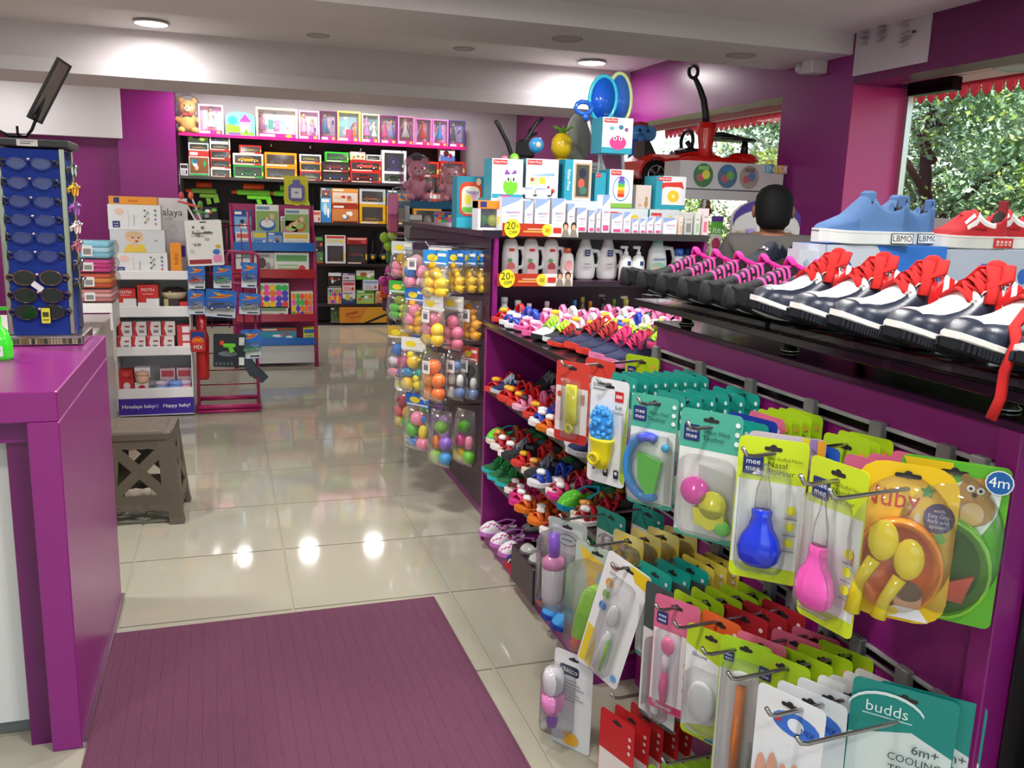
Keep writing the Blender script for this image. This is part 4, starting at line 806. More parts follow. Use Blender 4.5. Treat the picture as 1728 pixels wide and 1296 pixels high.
for k,(px,c) in enumerate(((628,'#24262a'),(646,'#3a2a3a'))):
    q = ony(px,415,YW+.1); t = thing('toy_scooter_pack',['black wheeled toy in clear pack on the fourth shelf','dark purple wheeled toy pack at the right of the fourth shelf'][k],'toy',(q.x,YW+.08,S4))
    m = MB(); m.tube([(-.03,0,.05),(.0,0,.2),(.02,0,.40)],.02,c).tube([(-.06,0,.38),(.08,0,.40)],.012,c).bev(-.05,.05,-.03,.03,.06,.12,c,.01); m.build('frame','plas',t)
    for s in (-1,1): MB().lathe([(.0,-.02),(.05,-.02),(.05,.02),(0,.02)],'#17171a',14,(s*.045,0,.05),axis='y').build('wheel','rub',t)
    MB().ell((0,-.025,.08),(.03,.01,.03),'#d8b02a',8,5).build('emblem','gloss',t)
st4(S5,553,575,[c_(28,'#e8dcd8','balls',('#efe4e0',),'white box with red dots on the fifth shelf'),c_(26,'#2a2c30','photo',('#3a3c40','#e8e8ea','#26282c','#999'),'black and white box on the dotted box')])
st4(S5,577,599,[c_(21,'#dfe2e6','swirl',('#e8eaee','#3a4a7a','#d8c84a','#888'),'white box with yellow figure on the fifth shelf'),c_(18,'#e6c4c4','text',('#eed0d0','#c84a5a','#d88','#a33'),'pale pink box on the yellow figure box'),c_(14,'#a58aa8','photo',('#c8b8c8','#7a5a8a','#d8d0d8','#557'),'lilac box topmost of its stack on the fifth shelf')])
st4(S5,601,632,[c_(24,'#7aae3a','photo',('#8abe4a','#4a8a2a','#a8d07a','#e8e84a'),'green animal box on the fifth shelf'),c_(18,'#d8dce0','text',('#e6eaee','#8fb0d0','#c8a8b8','#d66'),'white box with blue pictures on the green animal box',x0=613,x1=639),c_(16,'#6fae3a','swirl',('#e8e4da','#6fbe3a','#a86a3a','#fff'),'white and green box topmost on the fifth shelf')])
st4(S5,634,660,[c_(23,'#d86a2a','photo',('#e0d8d0','#d87a3a','#d8944a','#a33'),'white and orange box at the right of the fifth shelf')])
st4(.032,556,571,[c_(28,'#3a4a2a','photo',('#2a2e28','#3a4a2a','#5a6a3a','#888'),'dark green carton on the floor plinth of the toy wall')])
a,b = KX(573,542),KX(653,542); carton('game_box','long yellow-orange game box lying at the foot of the toy wall','toy box',a,b,YW+.0,.12,.032,.23,'#c8801c','none',('#e0a22a',),g4,extra=lambda p,w,h:(p.poly([(-w*.5,0),(-w*.1,0),(w*.1,h),(-w*.5,h)],'#d98a2c').poly([(w*.0,0),(w*.5,.0),(w*.5,.62*h)],'#2c2620').poly([(w*.12,0),(w*.5,.0),(w*.5,.45*h)],'#e0a22a').poly([(-.4*w,.42*h),(-.36*w,.42*h),(-.12*w,.62*h),(-.16*w,.62*h)],'#a83a1c').poly([(-.38*w,.60*h),(-.12*w,.74*h),(-.10*w,.70*h),(-.36*w,.55*h)],'#a83a1c').poly([(-.3*w,.3*h),(-.04*w,.42*h),(-.05*w,.46*h),(-.31*w,.34*h)],'#b8482a'),p.ov(.44*w,.86*h,.015*w,'#2c2620')))
# ================================================================== FAR RACK WITH SILVER POSTS
fr_ = thing('silver_post_rack','shelf rack with silver posts and a blue top tray in the middle distance','shelving',(1.62,8.2,0))
for x in (.0,.68):
    for y in (0,.9): MB().bev(x-.022,x+.022,y-.02,y+.02,.03,1.50,'#b9bcc0',.004).build('post','metal',fr_)
MB().bev(-.06,.03,-.16,.16,.0,.035,'#aeb2b6',.006).bev(.65,.72,-.1,.1,0,.035,'#aeb2b6',.006).build('foot','metal',fr_)
MB().bev(.03,.66,.0,.9,1.475,1.545,'#14567e',.006).build('top_tray','plas',fr_)
MB().box(.02,.66,.02,.9,1.205,1.225,'#6b1e54').build('shelf','lam',fr_); MB().box(.02,.66,.0,.02,1.195,1.235,'#8d1f6a').build('shelf_edge','lam',fr_)
MB().box(.02,.66,.03,.9,.05,.07,'#4a3a44').build('shelf','lam',fr_)
MB().box(.10,.66,.06,.08,.07,1.19,'#26282b').build('back_mesh','plas',fr_)
g6 = 'goods on the silver post rack'
def q6(lab,x0,y0,x1,y1,z,side,kind,pal,Y=8.24,d=.15): 
    a,b = ony(x0,y1,Y),ony(x1,y0,Y); carton('gift_box',lab,'box',a.x,b.x,Y,d,z,z+(b.z-a.z),side,kind,pal,g6)
q6('grey box with a landscape picture on the silver rack shelf',687,360,712,394,1.226,'#b8b6bc','photo',('#c9c7cc','#e4e2e6','#6a6a3a','#888'))
q6('flat blue patterned box on the pink roll on the silver rack',733,353,762,371,1.35,'#7aa8c4','balls',('#a8c8dc',))
q6('flat olive box on the silver rack shelf',725,385,765,394,1.226,'#a8a06a','plain',('#b8b07a','#d8d0a0'))
t = thing('gift_roll','pale pink wrapped roll on the silver rack shelf','roll',(2.0,8.27,1.28)); MB().lathe([(0,-.11),(.03,-.11),(.035,-.09),(.035,.09),(.03,.11),(0,.11)],'#e4c4d8',14,axis='x').build('roll','plas',t)
t = thing('plush_toy','small grey plush elephant on the silver rack shelf','soft toy',(1.83,8.3,1.226)); MB().ell((0,0,.06),(.05,.045,.06),'#a5a49a').ell((0,-.02,.15),(.045,.04,.045),'#aeada3').ell((-.05,0,.16),(.03,.012,.035),'#98978d').ell((.05,0,.16),(.03,.012,.035),'#98978d').tube([(0,-.05,.15),(0,-.075,.12),(0,-.07,.08)],[.015,.012,.008],'#aeada3').build('body','plush',t)
q6('white box with dark cups picture, below the silver rack shelf',687,404,714,450,.86,'#d9d9da','swirl',('#e4e4e4','#6a6a3a','#33405a','#888'))
q6('white card box beside the cups box, below the silver rack shelf',718,406,745,440,.86,'#d2d0d0','text',('#dedcdc','#c84a5a','#aaa','#777'))
MB().box(.03,.66,.0,.3,.84,.858,'#5a5a5e').build('shelf','metal',fr_)
plush_bag('large pink plush bear in a clear bag on top of the silver rack',1.77,8.5,1.547,.40,'#d88aa6','#e8b0c0',bow='#b82a4a')
plush_bag('smaller pink and tan plush bear, right on top of the silver rack',2.08,8.42,1.547,.34,'#dc96a8','#d8b07a',bow='#b0243a')
for k,(px,py,c,kd) in enumerate(((660,345,'#d87aa4','bag'),(664,375,'#c8608a','bag'),(660,402,'#9ac83a','balls'),(668,430,'#4a7a4a','tube'),(664,480,'#c83a9a','balls'),(664,495,'#e8602a','bag'),(672,520,'#5a3a4a','bag'))):
    q = ony(px,py,8.45); t = thing('hanging_toy_pack',['pink bag of toys hanging highest at the aisle side of the silver rack','dark pink bag hanging second at the aisle side of the silver rack','green and yellow balls hanging at the aisle side of the silver rack','green tube pack hanging at the aisle side of the silver rack','magenta balls hanging low at the aisle side of the silver rack','orange pack hanging low at the aisle side of the silver rack','dark red pack lowest at the aisle side of the silver rack'][k],'toy pack',(q.x,8.35+.12*k,q.z))
    if kd == 'balls':
        for a,b,cc in ((-.04,.0,c),(.04,.02,'#b8d03a' if k==2 else c),(0,-.08,c),(.03,.1,'#d8c83a' if k==2 else '#d84ab0')): MB().ell((a,0,b),.05,cc,10,7).build('ball','gloss',t)
    else: MB().bev(-.05,.05,-.02,.02,-.10,.10,c,.015).build('contents','plas',t)
    MB().tube([(0,0,.10),(0,.0,.15),(.08,0,.16)],.004,'#c4c6c8').build('hook','metal',t)
# ================================================================== MIDDLE GONDOLA: END CAP FACING US, PEG SIDE FACING THE AISLE
YE = 3.85; XE0, XE1 = 1.165, 2.26
ge = thing('end_cap_shelf','purple end-cap shelving with baby care bottles and boxes facing the entrance','shelving',(0,YE,0))
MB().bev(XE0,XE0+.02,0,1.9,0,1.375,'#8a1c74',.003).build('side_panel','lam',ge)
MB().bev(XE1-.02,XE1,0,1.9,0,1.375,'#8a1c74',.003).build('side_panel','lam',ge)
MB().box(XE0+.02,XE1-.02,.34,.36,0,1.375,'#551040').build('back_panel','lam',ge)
MB().box(XE0-.06,XE1,.0,1.9,1.375,1.398,'#3a2a36').build('top_board','lam',ge)
MB().box(XE0-.06,XE1,-.008,.0,1.370,1.402,'#2a2028').build('shelf_edge','gloss',ge)
for z in (1.172,.93,.6,.25):
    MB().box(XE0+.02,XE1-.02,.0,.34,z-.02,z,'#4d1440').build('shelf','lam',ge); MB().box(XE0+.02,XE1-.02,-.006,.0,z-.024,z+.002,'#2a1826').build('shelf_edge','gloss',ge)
# price strips
def strip(label,x0,z0):
    t = thing('promotion_strip',label,'sign',(x0,YE-.012,z0),group='20 off strips on the end cap'); MB().box(0,.37,-.002,.002,0,.058,'#b5361e').build('strip','paper',t)
    p = Pr((0,-.002,0)); p.rect(.22,.0,.37,.058,'#e9e4dc').rect(.12,.03,.2,.036,'#f0b890').rect(.10,.018,.19,.026,'#f0a050').ov(.215,.03,.026,'#ecd93a',.028).rect(.205,.02,.228,.038,'#b8a020').rect(.245,.018,.285,.042,'#c8302a')
    for u,c in ((.305,'#3a2a24'),(.345,'#2a2220')): p.ov(u,.05,.014,c,.02).ov(u,.045,.010,'#d8a888',.014).poly([(u-.02,0),(u+.02,0),(u+.012,.03),(u-.012,.03)],'#8a8478')
    p.ov(.045,.035,.038,'#f0e02a',.042,20).text('20',.038,.045,.034,'#1c1a14').text('OFF',.05,.016,.016,'#1c1a14').text('%',.07,.045,.014,'#1c1a14'); p.build(t)
strip('red strip with a yellow 20 OFF circle on the upper end-cap shelf edge',XE0+.03,1.378)
strip('red strip with a yellow 20 OFF circle on the second end-cap shelf edge',XE0+.012,1.150)
# baby care boxes
YB1 = YE+.03
def seb(label, x0,y0,x1, h=None, z=1.402, pk=True, Y=YB1, col='#e9eaee', d=.07):
    a, b = ony(x0,388,Y), ony(x1,y0,Y); zt = b.z if h is None else z+h
    def ex(p,w,h):
        p.poly([(-w*.5,h),(w*.5,h),(w*.3,.9*h),(-w*.5,.68*h)],'#8fa8dc').rect(-w*.3,.52*h,w*.05,.57*h,'#9aa0c8').rect(w*.05,.52*h,w*.36,.58*h,'#e8a0b4').rect(-w*.2,.44*h,w*.3,.465*h,'#c8ccd4').rect(-w*.25,.34*h,w*.3,.36*h,'#d4d6dc')
        if pk: p.rect(-w*.36,.06*h,w*.36,.2*h,'#e0508a')
    return carton('lotion_box',label,'box',a.x,b.x,Y,d,z,zt,col,'none',(col,),'baby care boxes on the end cap',extra=ex)
sb = [(846,333,883),(885,339,900),(902,336,928),(931,335,955),(957,344,971),(973,351,991),(993,355,1004),(1006,352,1014),(1015,329,1031),(1032,360,1051),(1052,358,1065),(1067,369,1078),(1080,369,1090),(1092,367,1103),(1105,366,1117)]
for k,(x0,y0,x1) in enumerate(sb):
    seb('white baby care box, '+ORD[k]+' from the left on the end-cap top shelf',x0,y0,x1,pk=k!=1)
seb('wide white cream box lying near the right of the end-cap top shelf',1119,368,1143,pk=False,col='#ece8ee')
for k,(x0,y0,x1,c) in enumerate(((1145,366,1153,'#e8d8c8'),(1155,358,1170,'#c9c8c4'),(1172,358,1183,'#dfe0da'),(1185,352,1197,'#f0d8dc'))):
    a,b = ony(x0,388,YB1),ony(x1,y0,YB1); carton('lotion_box',['narrow cream box','grey photo box','pale box with green print','white and pink box'][k]+' at the right end of the end-cap top shelf','box',a.x,b.x,YB1,.06,1.402,b.z,c,'none',(c,),'baby care boxes on the end cap',extra=lambda p,w,h,k=k:p.rect(-w*.3,.1*h,w*.3,.5*h,('#d8b898','#8a8a86','#a8c8a0','#e87a98')[k]).rect(-w*.3,.65*h,w*.3,.7*h,'#aaa'))
for k in range(2): seb(['flat white box laid across the tall boxes, left','flat white box laid across the tall boxes, right'][k],(884,903)[k],325,(902,930)[k],h=.03,z=1.402+.165,pk=False,Y=YB1+.004)
# bottles
def bottle(label, prof, cols, x, z, Y, sx=1, sy=.6, cap=None, handle=None, art=None, grp='bottles on the end cap', s=1.0, pump=None, name='lotion_bottle'):
    t = thing(name,label,'bottle',(x,Y,z),0,grp)
    bo = MB().lathe([(r*s,h*s) for r,h in prof],cols,18,sx=sx,sy=sy).build('body','plas',t)
    H = prof[-1][1]*s
    if cap: MB().lathe([(cap[1]*s,0),(cap[1]*s,cap[2]*s),(cap[1]*.8*s,cap[2]*s+.004),(0,cap[2]*s+.004)],cap[0],14,(0,0,H-.001)).build('cap','gloss',t)
    if pump: MB().cyl((0,0,H),.006*s,.03*s,pump,10).bev(-.03*s,.008*s,-.007,.007,H+.028*s,H+.042*s,pump,.003).build('pump','plas',t)
    if handle:
        hx,h0,h1,hw = handle; MB().tube([(hx-.02*s,0,h1*s),(hx+hw*s*.6,0,h1*s*.98),(hx+hw*s,0,(h0+h1)/2*s),(hx+hw*s*.8,0,h0*s),(hx-.015*s,0,h0*s-.01)],.011*s,cols if isinstance(cols,str) else cols[1],8).build('handle','plas',t)
    if art:
        rmax = max(r for r,h in prof)*s*sy; p = Pr((0,-rmax-.001,0)); art(p); p.build(bo,'label_print')
    return t
jug = [(0,0),(.036,0),(.041,.008),(.041,.12),(.037,.16),(.028,.185),(.02,.19)]
def artA(c): 
    return lambda p: p.rect(-.014,.132,.012,.145,'#d83a3a').ov(-.008,.09,.012,'#6fae6a',.01).ov(-.002,.06,.02,c,.022).rect(-.024,.02,.02,.05,'#f0b8b8').ov(.03,.02,.008,'#e8c83a')
for k,(px,c) in enumerate(((860,'#e87a7a'),(894,'#d85a6a'),(928,'#c8505a'))):
    q = ony(px,470,YE+.1); bottle('white handled jug, '+ORD[k]+' from the left on the second end-cap shelf',jug,'#ecebe9',q.x,1.173,YE+.1,1,.55,('#d8584a' if k==0 else '#c9603a',.02,.022),(.040,.06,.15,.030),artA(c))
q = ony(956,470,YE+.07); bottle('smaller white bottle with orange neck beside the three jugs',[(0,0),(.028,0),(.033,.01),(.034,.09),(.028,.12),(.016,.13)],'#f0ece8',q.x,1.173,YE+.07,1,.6,('#d8602a',.016,.02),None,lambda p:p.ov(0,.07,.02,'#e8a0a0',.025).rect(-.02,.015,.02,.035,'#e05a4a'))
mj = [(0,0),(.040,0),(.052,.012),(.056,.05),(.045,.12),(.03,.165),(.022,.19),(.021,.2)]
mee = lambda p: p.rect(-.014,.115,.014,.145,'#22356e').text('mee',0,.136,.008,'#fff',.022).text('mee',0,.124,.008,'#fff',.022).rect(-.016,.075,.018,.08,'#b8b8bc').rect(-.02,.06,.02,.064,'#c4c4c8').rect(-.014,.05,.014,.053,'#c4c4c8')
for k,px in enumerate((985,1023)):
    q = ony(px,470,YE+.11); bottle('large white pear-shaped jug with navy square logo, '+('left' if k==0 else 'right')+' one',mj,'#e8e9e8',q.x,1.173,YE+.11,1,.6,('#dfe0df',.02,.03),(.050,.07,.14,.030),mee)
for k,px in enumerate((1054,1075)):
    q = ony(px,470,YE+.06); bottle('white pump bottle with small navy logo, '+('left' if k==0 else 'right')+' one',[(0,0),(.03,0),(.034,.006),(.034,.09),(.026,.115),(.012,.125)],'#ecedeb',q.x,1.173,YE+.06,1,.7,('#e4e4e2',.012,.012),None,lambda p:p.rect(.0,.075,.018,.095,'#22356e').rect(.0,.03,.02,.05,'#a8d8b8' if k==0 else '#e8c0b8'),pump='#e2e2e0')
q = ony(1106,470,YE+.1); bottle('white jug with mint-green cap and label and big loop handle',[(0,0),(.05,0),(.056,.012),(.054,.09),(.044,.15),(.03,.175),(.026,.185)],'#e6ebe8',q.x,1.173,YE+.1,1,.55,('#6fc4a4',.028,.03),(.052,.06,.16,.045),lambda p:p.ov(-.005,.055,.045,'#a4dcc0',.035).ov(-.02,.06,.016,'#e8b8a8').rect(-.03,.10,.03,.108,'#7a9ac0'))
for k,(px,c) in enumerate(((1140,'#3a6ac8'),(1158,'#2f5ab0'),(1167,'#3a62c0'))):
    q = ony(px,466,YE+.1+.05*(k==1)); bottle(['clear bottle with blue cap at the right of the second end-cap shelf','white lotion bottle with blue cap behind the front one','white lotion bottle with blue print at the right end of the shelf'][k],[(0,0),(.028,0),(.03,.006),(.03,.10),(.02,.125)],'#e4e8ee',q.x,1.173,YE+.08+.07*(k==1),1,.65,(c,.022,.03),None,lambda p:p.ov(0,.06,.02,'#5a78c8',.022))
row3 = [(851,'#f0efee',.06,.13,None,None),(874,'#f0efee',.055,.115,None,None),(893,'#eeeceb',.045,.10,None,None),(923,'#e8c8d4',.045,.11,None,None),(970,'#2a9aa8',.035,.115,'#2a8ac0',None),(983,'#6a5a3a',.036,.13,'#b0a040',None),(996,'#d8863a',.036,.11,'#d8862a',None),(1018,'#3a2a34',.045,.13,None,'#8a7a84'),(1036,'#7a8a4a',.034,.12,'#7a9a3a',None),(1056,'#c8c88a',.05,.12,'#d8d060','#d8d4a8'),(1082,'#8ab8c0',.05,.11,None,None)]
for k,(px,c,w,h,cp,pm) in enumerate(row3):
    q = ony(px,510,YE+.1); bottle(['white bottle','white bottle','short white bottle','pale pink bottle','teal bottle with blue cap','brown bottle with yellow cap','orange bottle','dark bottle with grey pump','olive bottle with green cap','pale yellow soap bottle with pump','pale blue bottle'][k]+', '+ORD[k]+' from the left on the third end-cap shelf',[(0,0),(w*.5,0),(w*.52,.01),(w*.5,h*.7),(w*.25,h*.9),(w*.22,h)],c,q.x,.931,YE+.1,1,.8,(cp or c,w*.28,.025),None,None,pump=pm)
# --- stacked toy boxes on top of the gondola
FPT = '#2f9db4'
def fp(label, x0,y0,x1,y1,Y,z, ex, side=FPT, front='#e6e6ea', d=.14, rz=0, logo=True):
    a,b = ony(x0,y1,Y),ony(x1,y0,Y)
    def e2(p,w,h):
        ex(p,w,h)
        if logo: p.rect(-w*.46,.86*h,-w*.02,.97*h,'#d8343c').text('Fisher-Price',-w*.24,.915*h,.016,'#fff',w*.38)
    return carton('infant_toy_box',label,'toy box',a.x,b.x,Y,d,z,z+b.z-a.z,side,'none',(front,),'infant toy boxes on the gondola',rz=rz,extra=e2)
for k,(x0,x1) in enumerate(((1.22,1.50),(1.51,1.80),(1.81,2.06),(2.07,2.24))):
    carton('infant_toy_box','low teal infant toy box behind the lotion boxes, '+ORD[k]+' from the left','toy box',x0,x1,4.12,.25,1.399,1.399+(.15,.15,.12,.12)[k],FPT,'none',('#d5dde0',),'infant toy boxes on the gondola',extra=lambda p,w,h:p.rect(-w*.45,.6*h,-w*.1,.85*h,'#d8343c').text('Fisher-Price',-w*.275,.725*h,.02,'#fff',w*.3).rect(-w*.45,.05*h,w*.45,.3*h,FPT).ov(.2*w,.55*h,.1*w,'#e8c83a',.2*h))
creature = lambda p,w,h: p.ov(.1*w,.3*h,.24*w,'#74c832',.22*h).ov(.02*w,.48*h,.07*w,'#fff',.08*h).ov(.03*w,.48*h,.03*w,'#222',.05*h).ov(.2*w,.48*h,.07*w,'#fff',.08*h).ov(.2*w,.48*h,.03*w,'#222',.05*h).poly([(-.1*w,.6*h),(.1*w,.62*h),(-.05*w,.74*h)],'#8a4ab0').poly([(.12*w,.62*h),(.3*w,.64*h),(.24*w,.74*h)],'#8a4ab0').rect(-.48*w,0,.48*w,.1*h,FPT).rect(-.2*w,.03*h,.1*w,.08*h,'#c84a7a')
fp('infant toy box with a green creature, left on the gondola stack',829,276,883,340,4.14,1.55,creature)
bus = lambda p,w,h: p.rect(-.4*w,.22*h,.4*w,.58*h,'#f4f2ee').poly([(-.4*w,.58*h),(.36*w,.66*h),(.4*w,.58*h)],'#8ab0c8').rect(-.38*w,.34*h,-.12*w,.54*h,'#c8e0a8').rect(-.08*w,.38*h,.1*w,.54*h,'#e8c83a').rect(.14*w,.38*h,.34*w,.54*h,'#d8e4ea').rect(-.4*w,.16*h,.4*w,.26*h,'#d84a3a').ov(-.2*w,.16*h,.1*w,'#24242a',.1*h).ov(.24*w,.16*h,.1*w,'#24242a',.1*h).rect(-.35*w,.44*h,-.26*w,.52*h,'#d83a3a').ov(.2*w,.3*h,.04*w,'#c8343a',.04*h)
fp('white infant toy box with a toy bus picture, second on the gondola stack',887,260,943,325,4.16,1.552,bus,rz=R_(-4))
fp('teal infant toy box with a dark doll window, middle of the gondola stack',952,258,1000,325,4.14,1.55,lambda p,w,h:p.rect(-.5*w,0,-.2*w,h,FPT).text('Fisher-Price',-.35*w,.5*h,.02,'#fff',h*.5,R_(-90)).rect(-.14*w,.06*h,.46*w,.92*h,'#c9a884').rect(-.08*w,.1*h,.4*w,.88*h,'#4a4a3e').ov(.16*w,.68*h,.14*w,'#2a2a44',.12*h).ov(.12*w,.42*h,.12*w,'#d85a4a',.12*h).ov(.2*w,.25*h,.14*w,'#4a7a6a',.1*h),logo=False)
fp('teal side box at the left of the rainbow ring box',1003,282,1024,340,4.15,1.52,lambda p,w,h:p.rect(-.5*w,0,.5*w,h,FPT).ov(0,.2*h,.2*w,'#e8c83a',.08*h))
ring_ = lambda p,w,h: p.ov(0,.5*h,.36*w,'#5a8ac0',.33*h,22).ov(0,.5*h,.33*w,'#e2e6ea',.30*h,22) and [p.rect(-.14*w,(.28+.09*i)*h,.14*w,(.37+.09*i)*h,c) for i,c in enumerate(('#d83a2c','#e8832a','#e8d02a','#5ab84a','#3a7ac8'))] and p.ov(0,.76*h,.1*w,'#7a4ab0',.06*h).rect(-.48*w,.0,.48*w,.12*h,'#8aba4a')
fp('infant toy box with a rainbow stacking-ring picture',1027,277,1070,340,4.12,1.521,ring_)
pinkc = lambda p,w,h: p.rect(-.5*w,0,.5*w,.16*h,FPT).ov(.02*w,.3*h,.28*w,'#e0408a',.2*h).ov(-.08*w,.42*h,.06*w,'#fff',.06*h).ov(.1*w,.42*h,.06*w,'#fff',.06*h).ov(-.08*w,.42*h,.025*w,'#222',.04*h).ov(.1*w,.42*h,.025*w,'#222',.04*h).ov(-.2*w,.7*h,.08*w,'#6ab0c8',.05*h).ov(.1*w,.74*h,.08*w,'#3a7a98',.06*h).ov(.28*w,.68*h,.06*w,'#8a4a9a',.05*h)
fp('infant toy box with a pink octopus on top of the rainbow ring box',1014,219,1068,276,4.12,1.786,pinkc)
bear = lambda p,w,h: p.ov(.2*w,.2*h,.12*w,'#b88a5a',.16*h).ov(.2*w,.42*h,.09*w,'#b88a5a',.1*h).ov(-.2*w,.15*h,.1*w,'#d8a06a',.06*h)
fp('pale pinkish box with a small bear print beside the rainbow ring box',1072,306,1100,345,4.14,1.52,bear,'#d8c0b4','#dccac2',logo=False)
phone = lambda p,w,h: p.rect(-.5*w,0,-.3*w,h,FPT).rect(-.5*w,0,.5*w,.14*h,FPT).poly([(-.24*w,.14*h),(.4*w,.14*h),(.3*w,.7*h),(-.14*w,.7*h)],'#f0ece8').poly([(-.34*w,.6*h),(-.3*w,.8*h),(.36*w,.84*h),(.44*w,.62*h),(.3*w,.68*h),(-.2*w,.68*h)],'#d8342c').ov(.08*w,.4*h,.2*w,'#ecc82a',.18*h).ov(.08*w,.4*h,.06*w,'#f4e8a0',.05*h)
fp('teal box with a red and yellow toy telephone, right on the gondola stack',1106,291,1159,345,4.13,1.521,phone)
MB()
# --- box pair at the left corner of the end cap
def board(p,w,h): p.rect(-.5*w,0,.5*w,h,'#2e8aa0').prism if False else p.rect(-.5*w,.0,.5*w,.2*h,'#3ab0c8').poly([(u,v) for u,v in rrect(w*.8,h*.66,.03,3,0,.56*h)],'#d8482c').poly([(u,v) for u,v in rrect(w*.66,h*.54,.03,3,0,.54*h)],'#e8e0c8').ov(-.1*w,.55*h,.12*w,'#f0d84a',.1*h).ov(.12*w,.62*h,.1*w,'#e8a0c0',.08*h).rect(-.3*w,.3*h,.3*w,.4*h,'#7ac04a').text('happy',.06*w,.7*h,.02,'#4a4ab8').ov(.28*w,.9*h,.09*w,'#e8c0a0',.07*h)
a,b = ony(770,390,4.35),ony(818,305,4.35); carton('infant_toy_box','teal box with a colourful round-cornered activity board at the left corner of the gondola','toy box',a.x,b.x,4.35,.1,1.399,1.399+b.z-a.z,'#2e8aa0','none',('#2e8aa0',),'infant toy boxes on the gondola',extra=board)
a,b = ony(805,393,3.93),ony(842,345,3.93); winbox('infant_toy_box','white window box with an orange top and two toy balls, end-cap corner','toy box',a.x,b.x,3.92,.1,1.399,1.399+b.z-a.z,'#dfe0e6','#3a3a78',[],'infant toy boxes on the gondola',fr=.12)
t = bpy.data.objects[[o.name for o in bpy.data.objects if o.name.startswith('infant_toy_box')][-1]]
w = b.x-a.x; t = [o for o in bpy.data.objects if o.get('label','').startswith('white window box with an orange top')][0]
MB().ell((-.22*w,.03,.045),.026,'#3a8a4a').build('ball','gloss',t); MB().ell((.26*w,.03,.045),.028,'#c8d83a').build('ball','gloss',t); MB().bev(-w/2,w/2,-.001,.1,b.z-a.z-.035,b.z-a.z+.003,'#e8862a',.002).build('lid','paper',t)
p = Pr((0,-.001,b.z-a.z-.032)); p.rect(-w*.4,.004,-w*.1,.03,'#2a3572'); p.build(t)
# ================================================================== TOYS STANDING ON THE GONDOLA AND BY THE WINDOW
q = ony(865,262,4.55); t = thing('toy_pushchair','black folded doll pushchair with curved handle on the gondola','toy',(q.x,4.55,1.40))
MB().tube([(-.10,0,.55),(-.085,0,.53),(-.03,0,.44),(.0,0,.36),(.02,0,.25)],[.010,.012,.012,.012,.014],'#1c1a1c',8).build('handle','plas',t)
MB().tube([(.04,0,.30),(.06,0,.44),(.13,0,.55),(.16,0,.575)],.010,'#1d1b1e').tube([(.03,.02,.44),(.14,.02,.50)],.008,'#241f22').tube([(.06,.02,.36),(.10,.02,.52)],.007,'#241f22').build('frame','plas',t)
MB().bev(-.05,.10,-.05,.05,.20,.37,'#1b1a1c',.02).bev(.02,.12,-.03,.03,.36,.46,'#1f1d20',.02).build('seat','fab',t)
for s in (-.05,.09): MB().lathe([(0,-.012),(.03,-.012),(.03,.012),(0,.012)],'#17171a',12,(s,-.05,.245),axis='y').build('wheel','rub',t)
MB().cyl((0,.02,.10),.008,.2,'#222').bev(-.06,.1,-.06,.06,0,.22,'#232124',.01).build('base','plas',t)
for px,py,c,r,lab in ((905,245,'#3f8fc8',.04,'small blue ball toy behind the bus box'),(868,267,'#7ad03a',.025,'small green ball on the green creature box'),(852,270,'#e87a9a',.022,'small pink ball on the green creature box')):
    q = ony(px,py,4.3); t = thing('toy_ball',lab,'ball',q); MB().ell((0,0,0),r,c).ell((0,-r*.8,0),(r*.4,r*.25,r*.4),'#e8c8a0',8,5).build('ball','gloss',t)
q = ony(948,245,4.6); t = thing('toy_lantern','yellow and green pineapple-shaped toy on the gondola','toy',(q.x,4.6,q.z-.07))
MB().lathe([(0,0),(.04,.005),(.06,.05),(.055,.10),(.03,.13),(0,.135)],'#e8c41e',14).build('body','gloss',t)
for k in range(7): MB().tube([(0,0,.12),(.02*math.cos(k*.9),.02*math.sin(k*.9),.15),(.06*math.cos(k*.9),.05*math.sin(k*.9),.17)],[.008,.01,.002],'#5a8a2a',5).build('leaf','plas',t)
MB().bev(-.03,.03,-.03,.03,-(q.z-.07-1.399),0,'#c8a83a',.004).build('stand','plas',t)
q = ony(975,235,4.7); t = thing('toy_drum','grey mesh disc toy standing on edge on the gondola','toy',(q.x,4.7,q.z))
MB().lathe([(0,-.02),(.13,-.02),(.14,-.012),(.14,.012),(.13,.02),(0,.02)],['#8a8c84','#8a8c84','#d8d8d4','#8a8c84','#8a8c84'],26,sx=.5,axis='y').build('disc','fab',t); MB().box(-.03,.03,-.02,.02,-(q.z-1.399),-.12,'#7a7c78').build('stand','plas',t)
t = thing('toy_carton','grey striped carton behind the mesh disc','box',(ony(1000,245,4.72).x,4.72,1.40)); MB().box(-.06,.06,-.03,.03,0,.37,'#b9b4b4').build('carton','paper',t)
p = Pr((0,-.03,0)); [p.rect(-.055,.24+.02*k,.055,.25+.02*k,'#8f8a8c') for k in range(6)]; p.build(t)
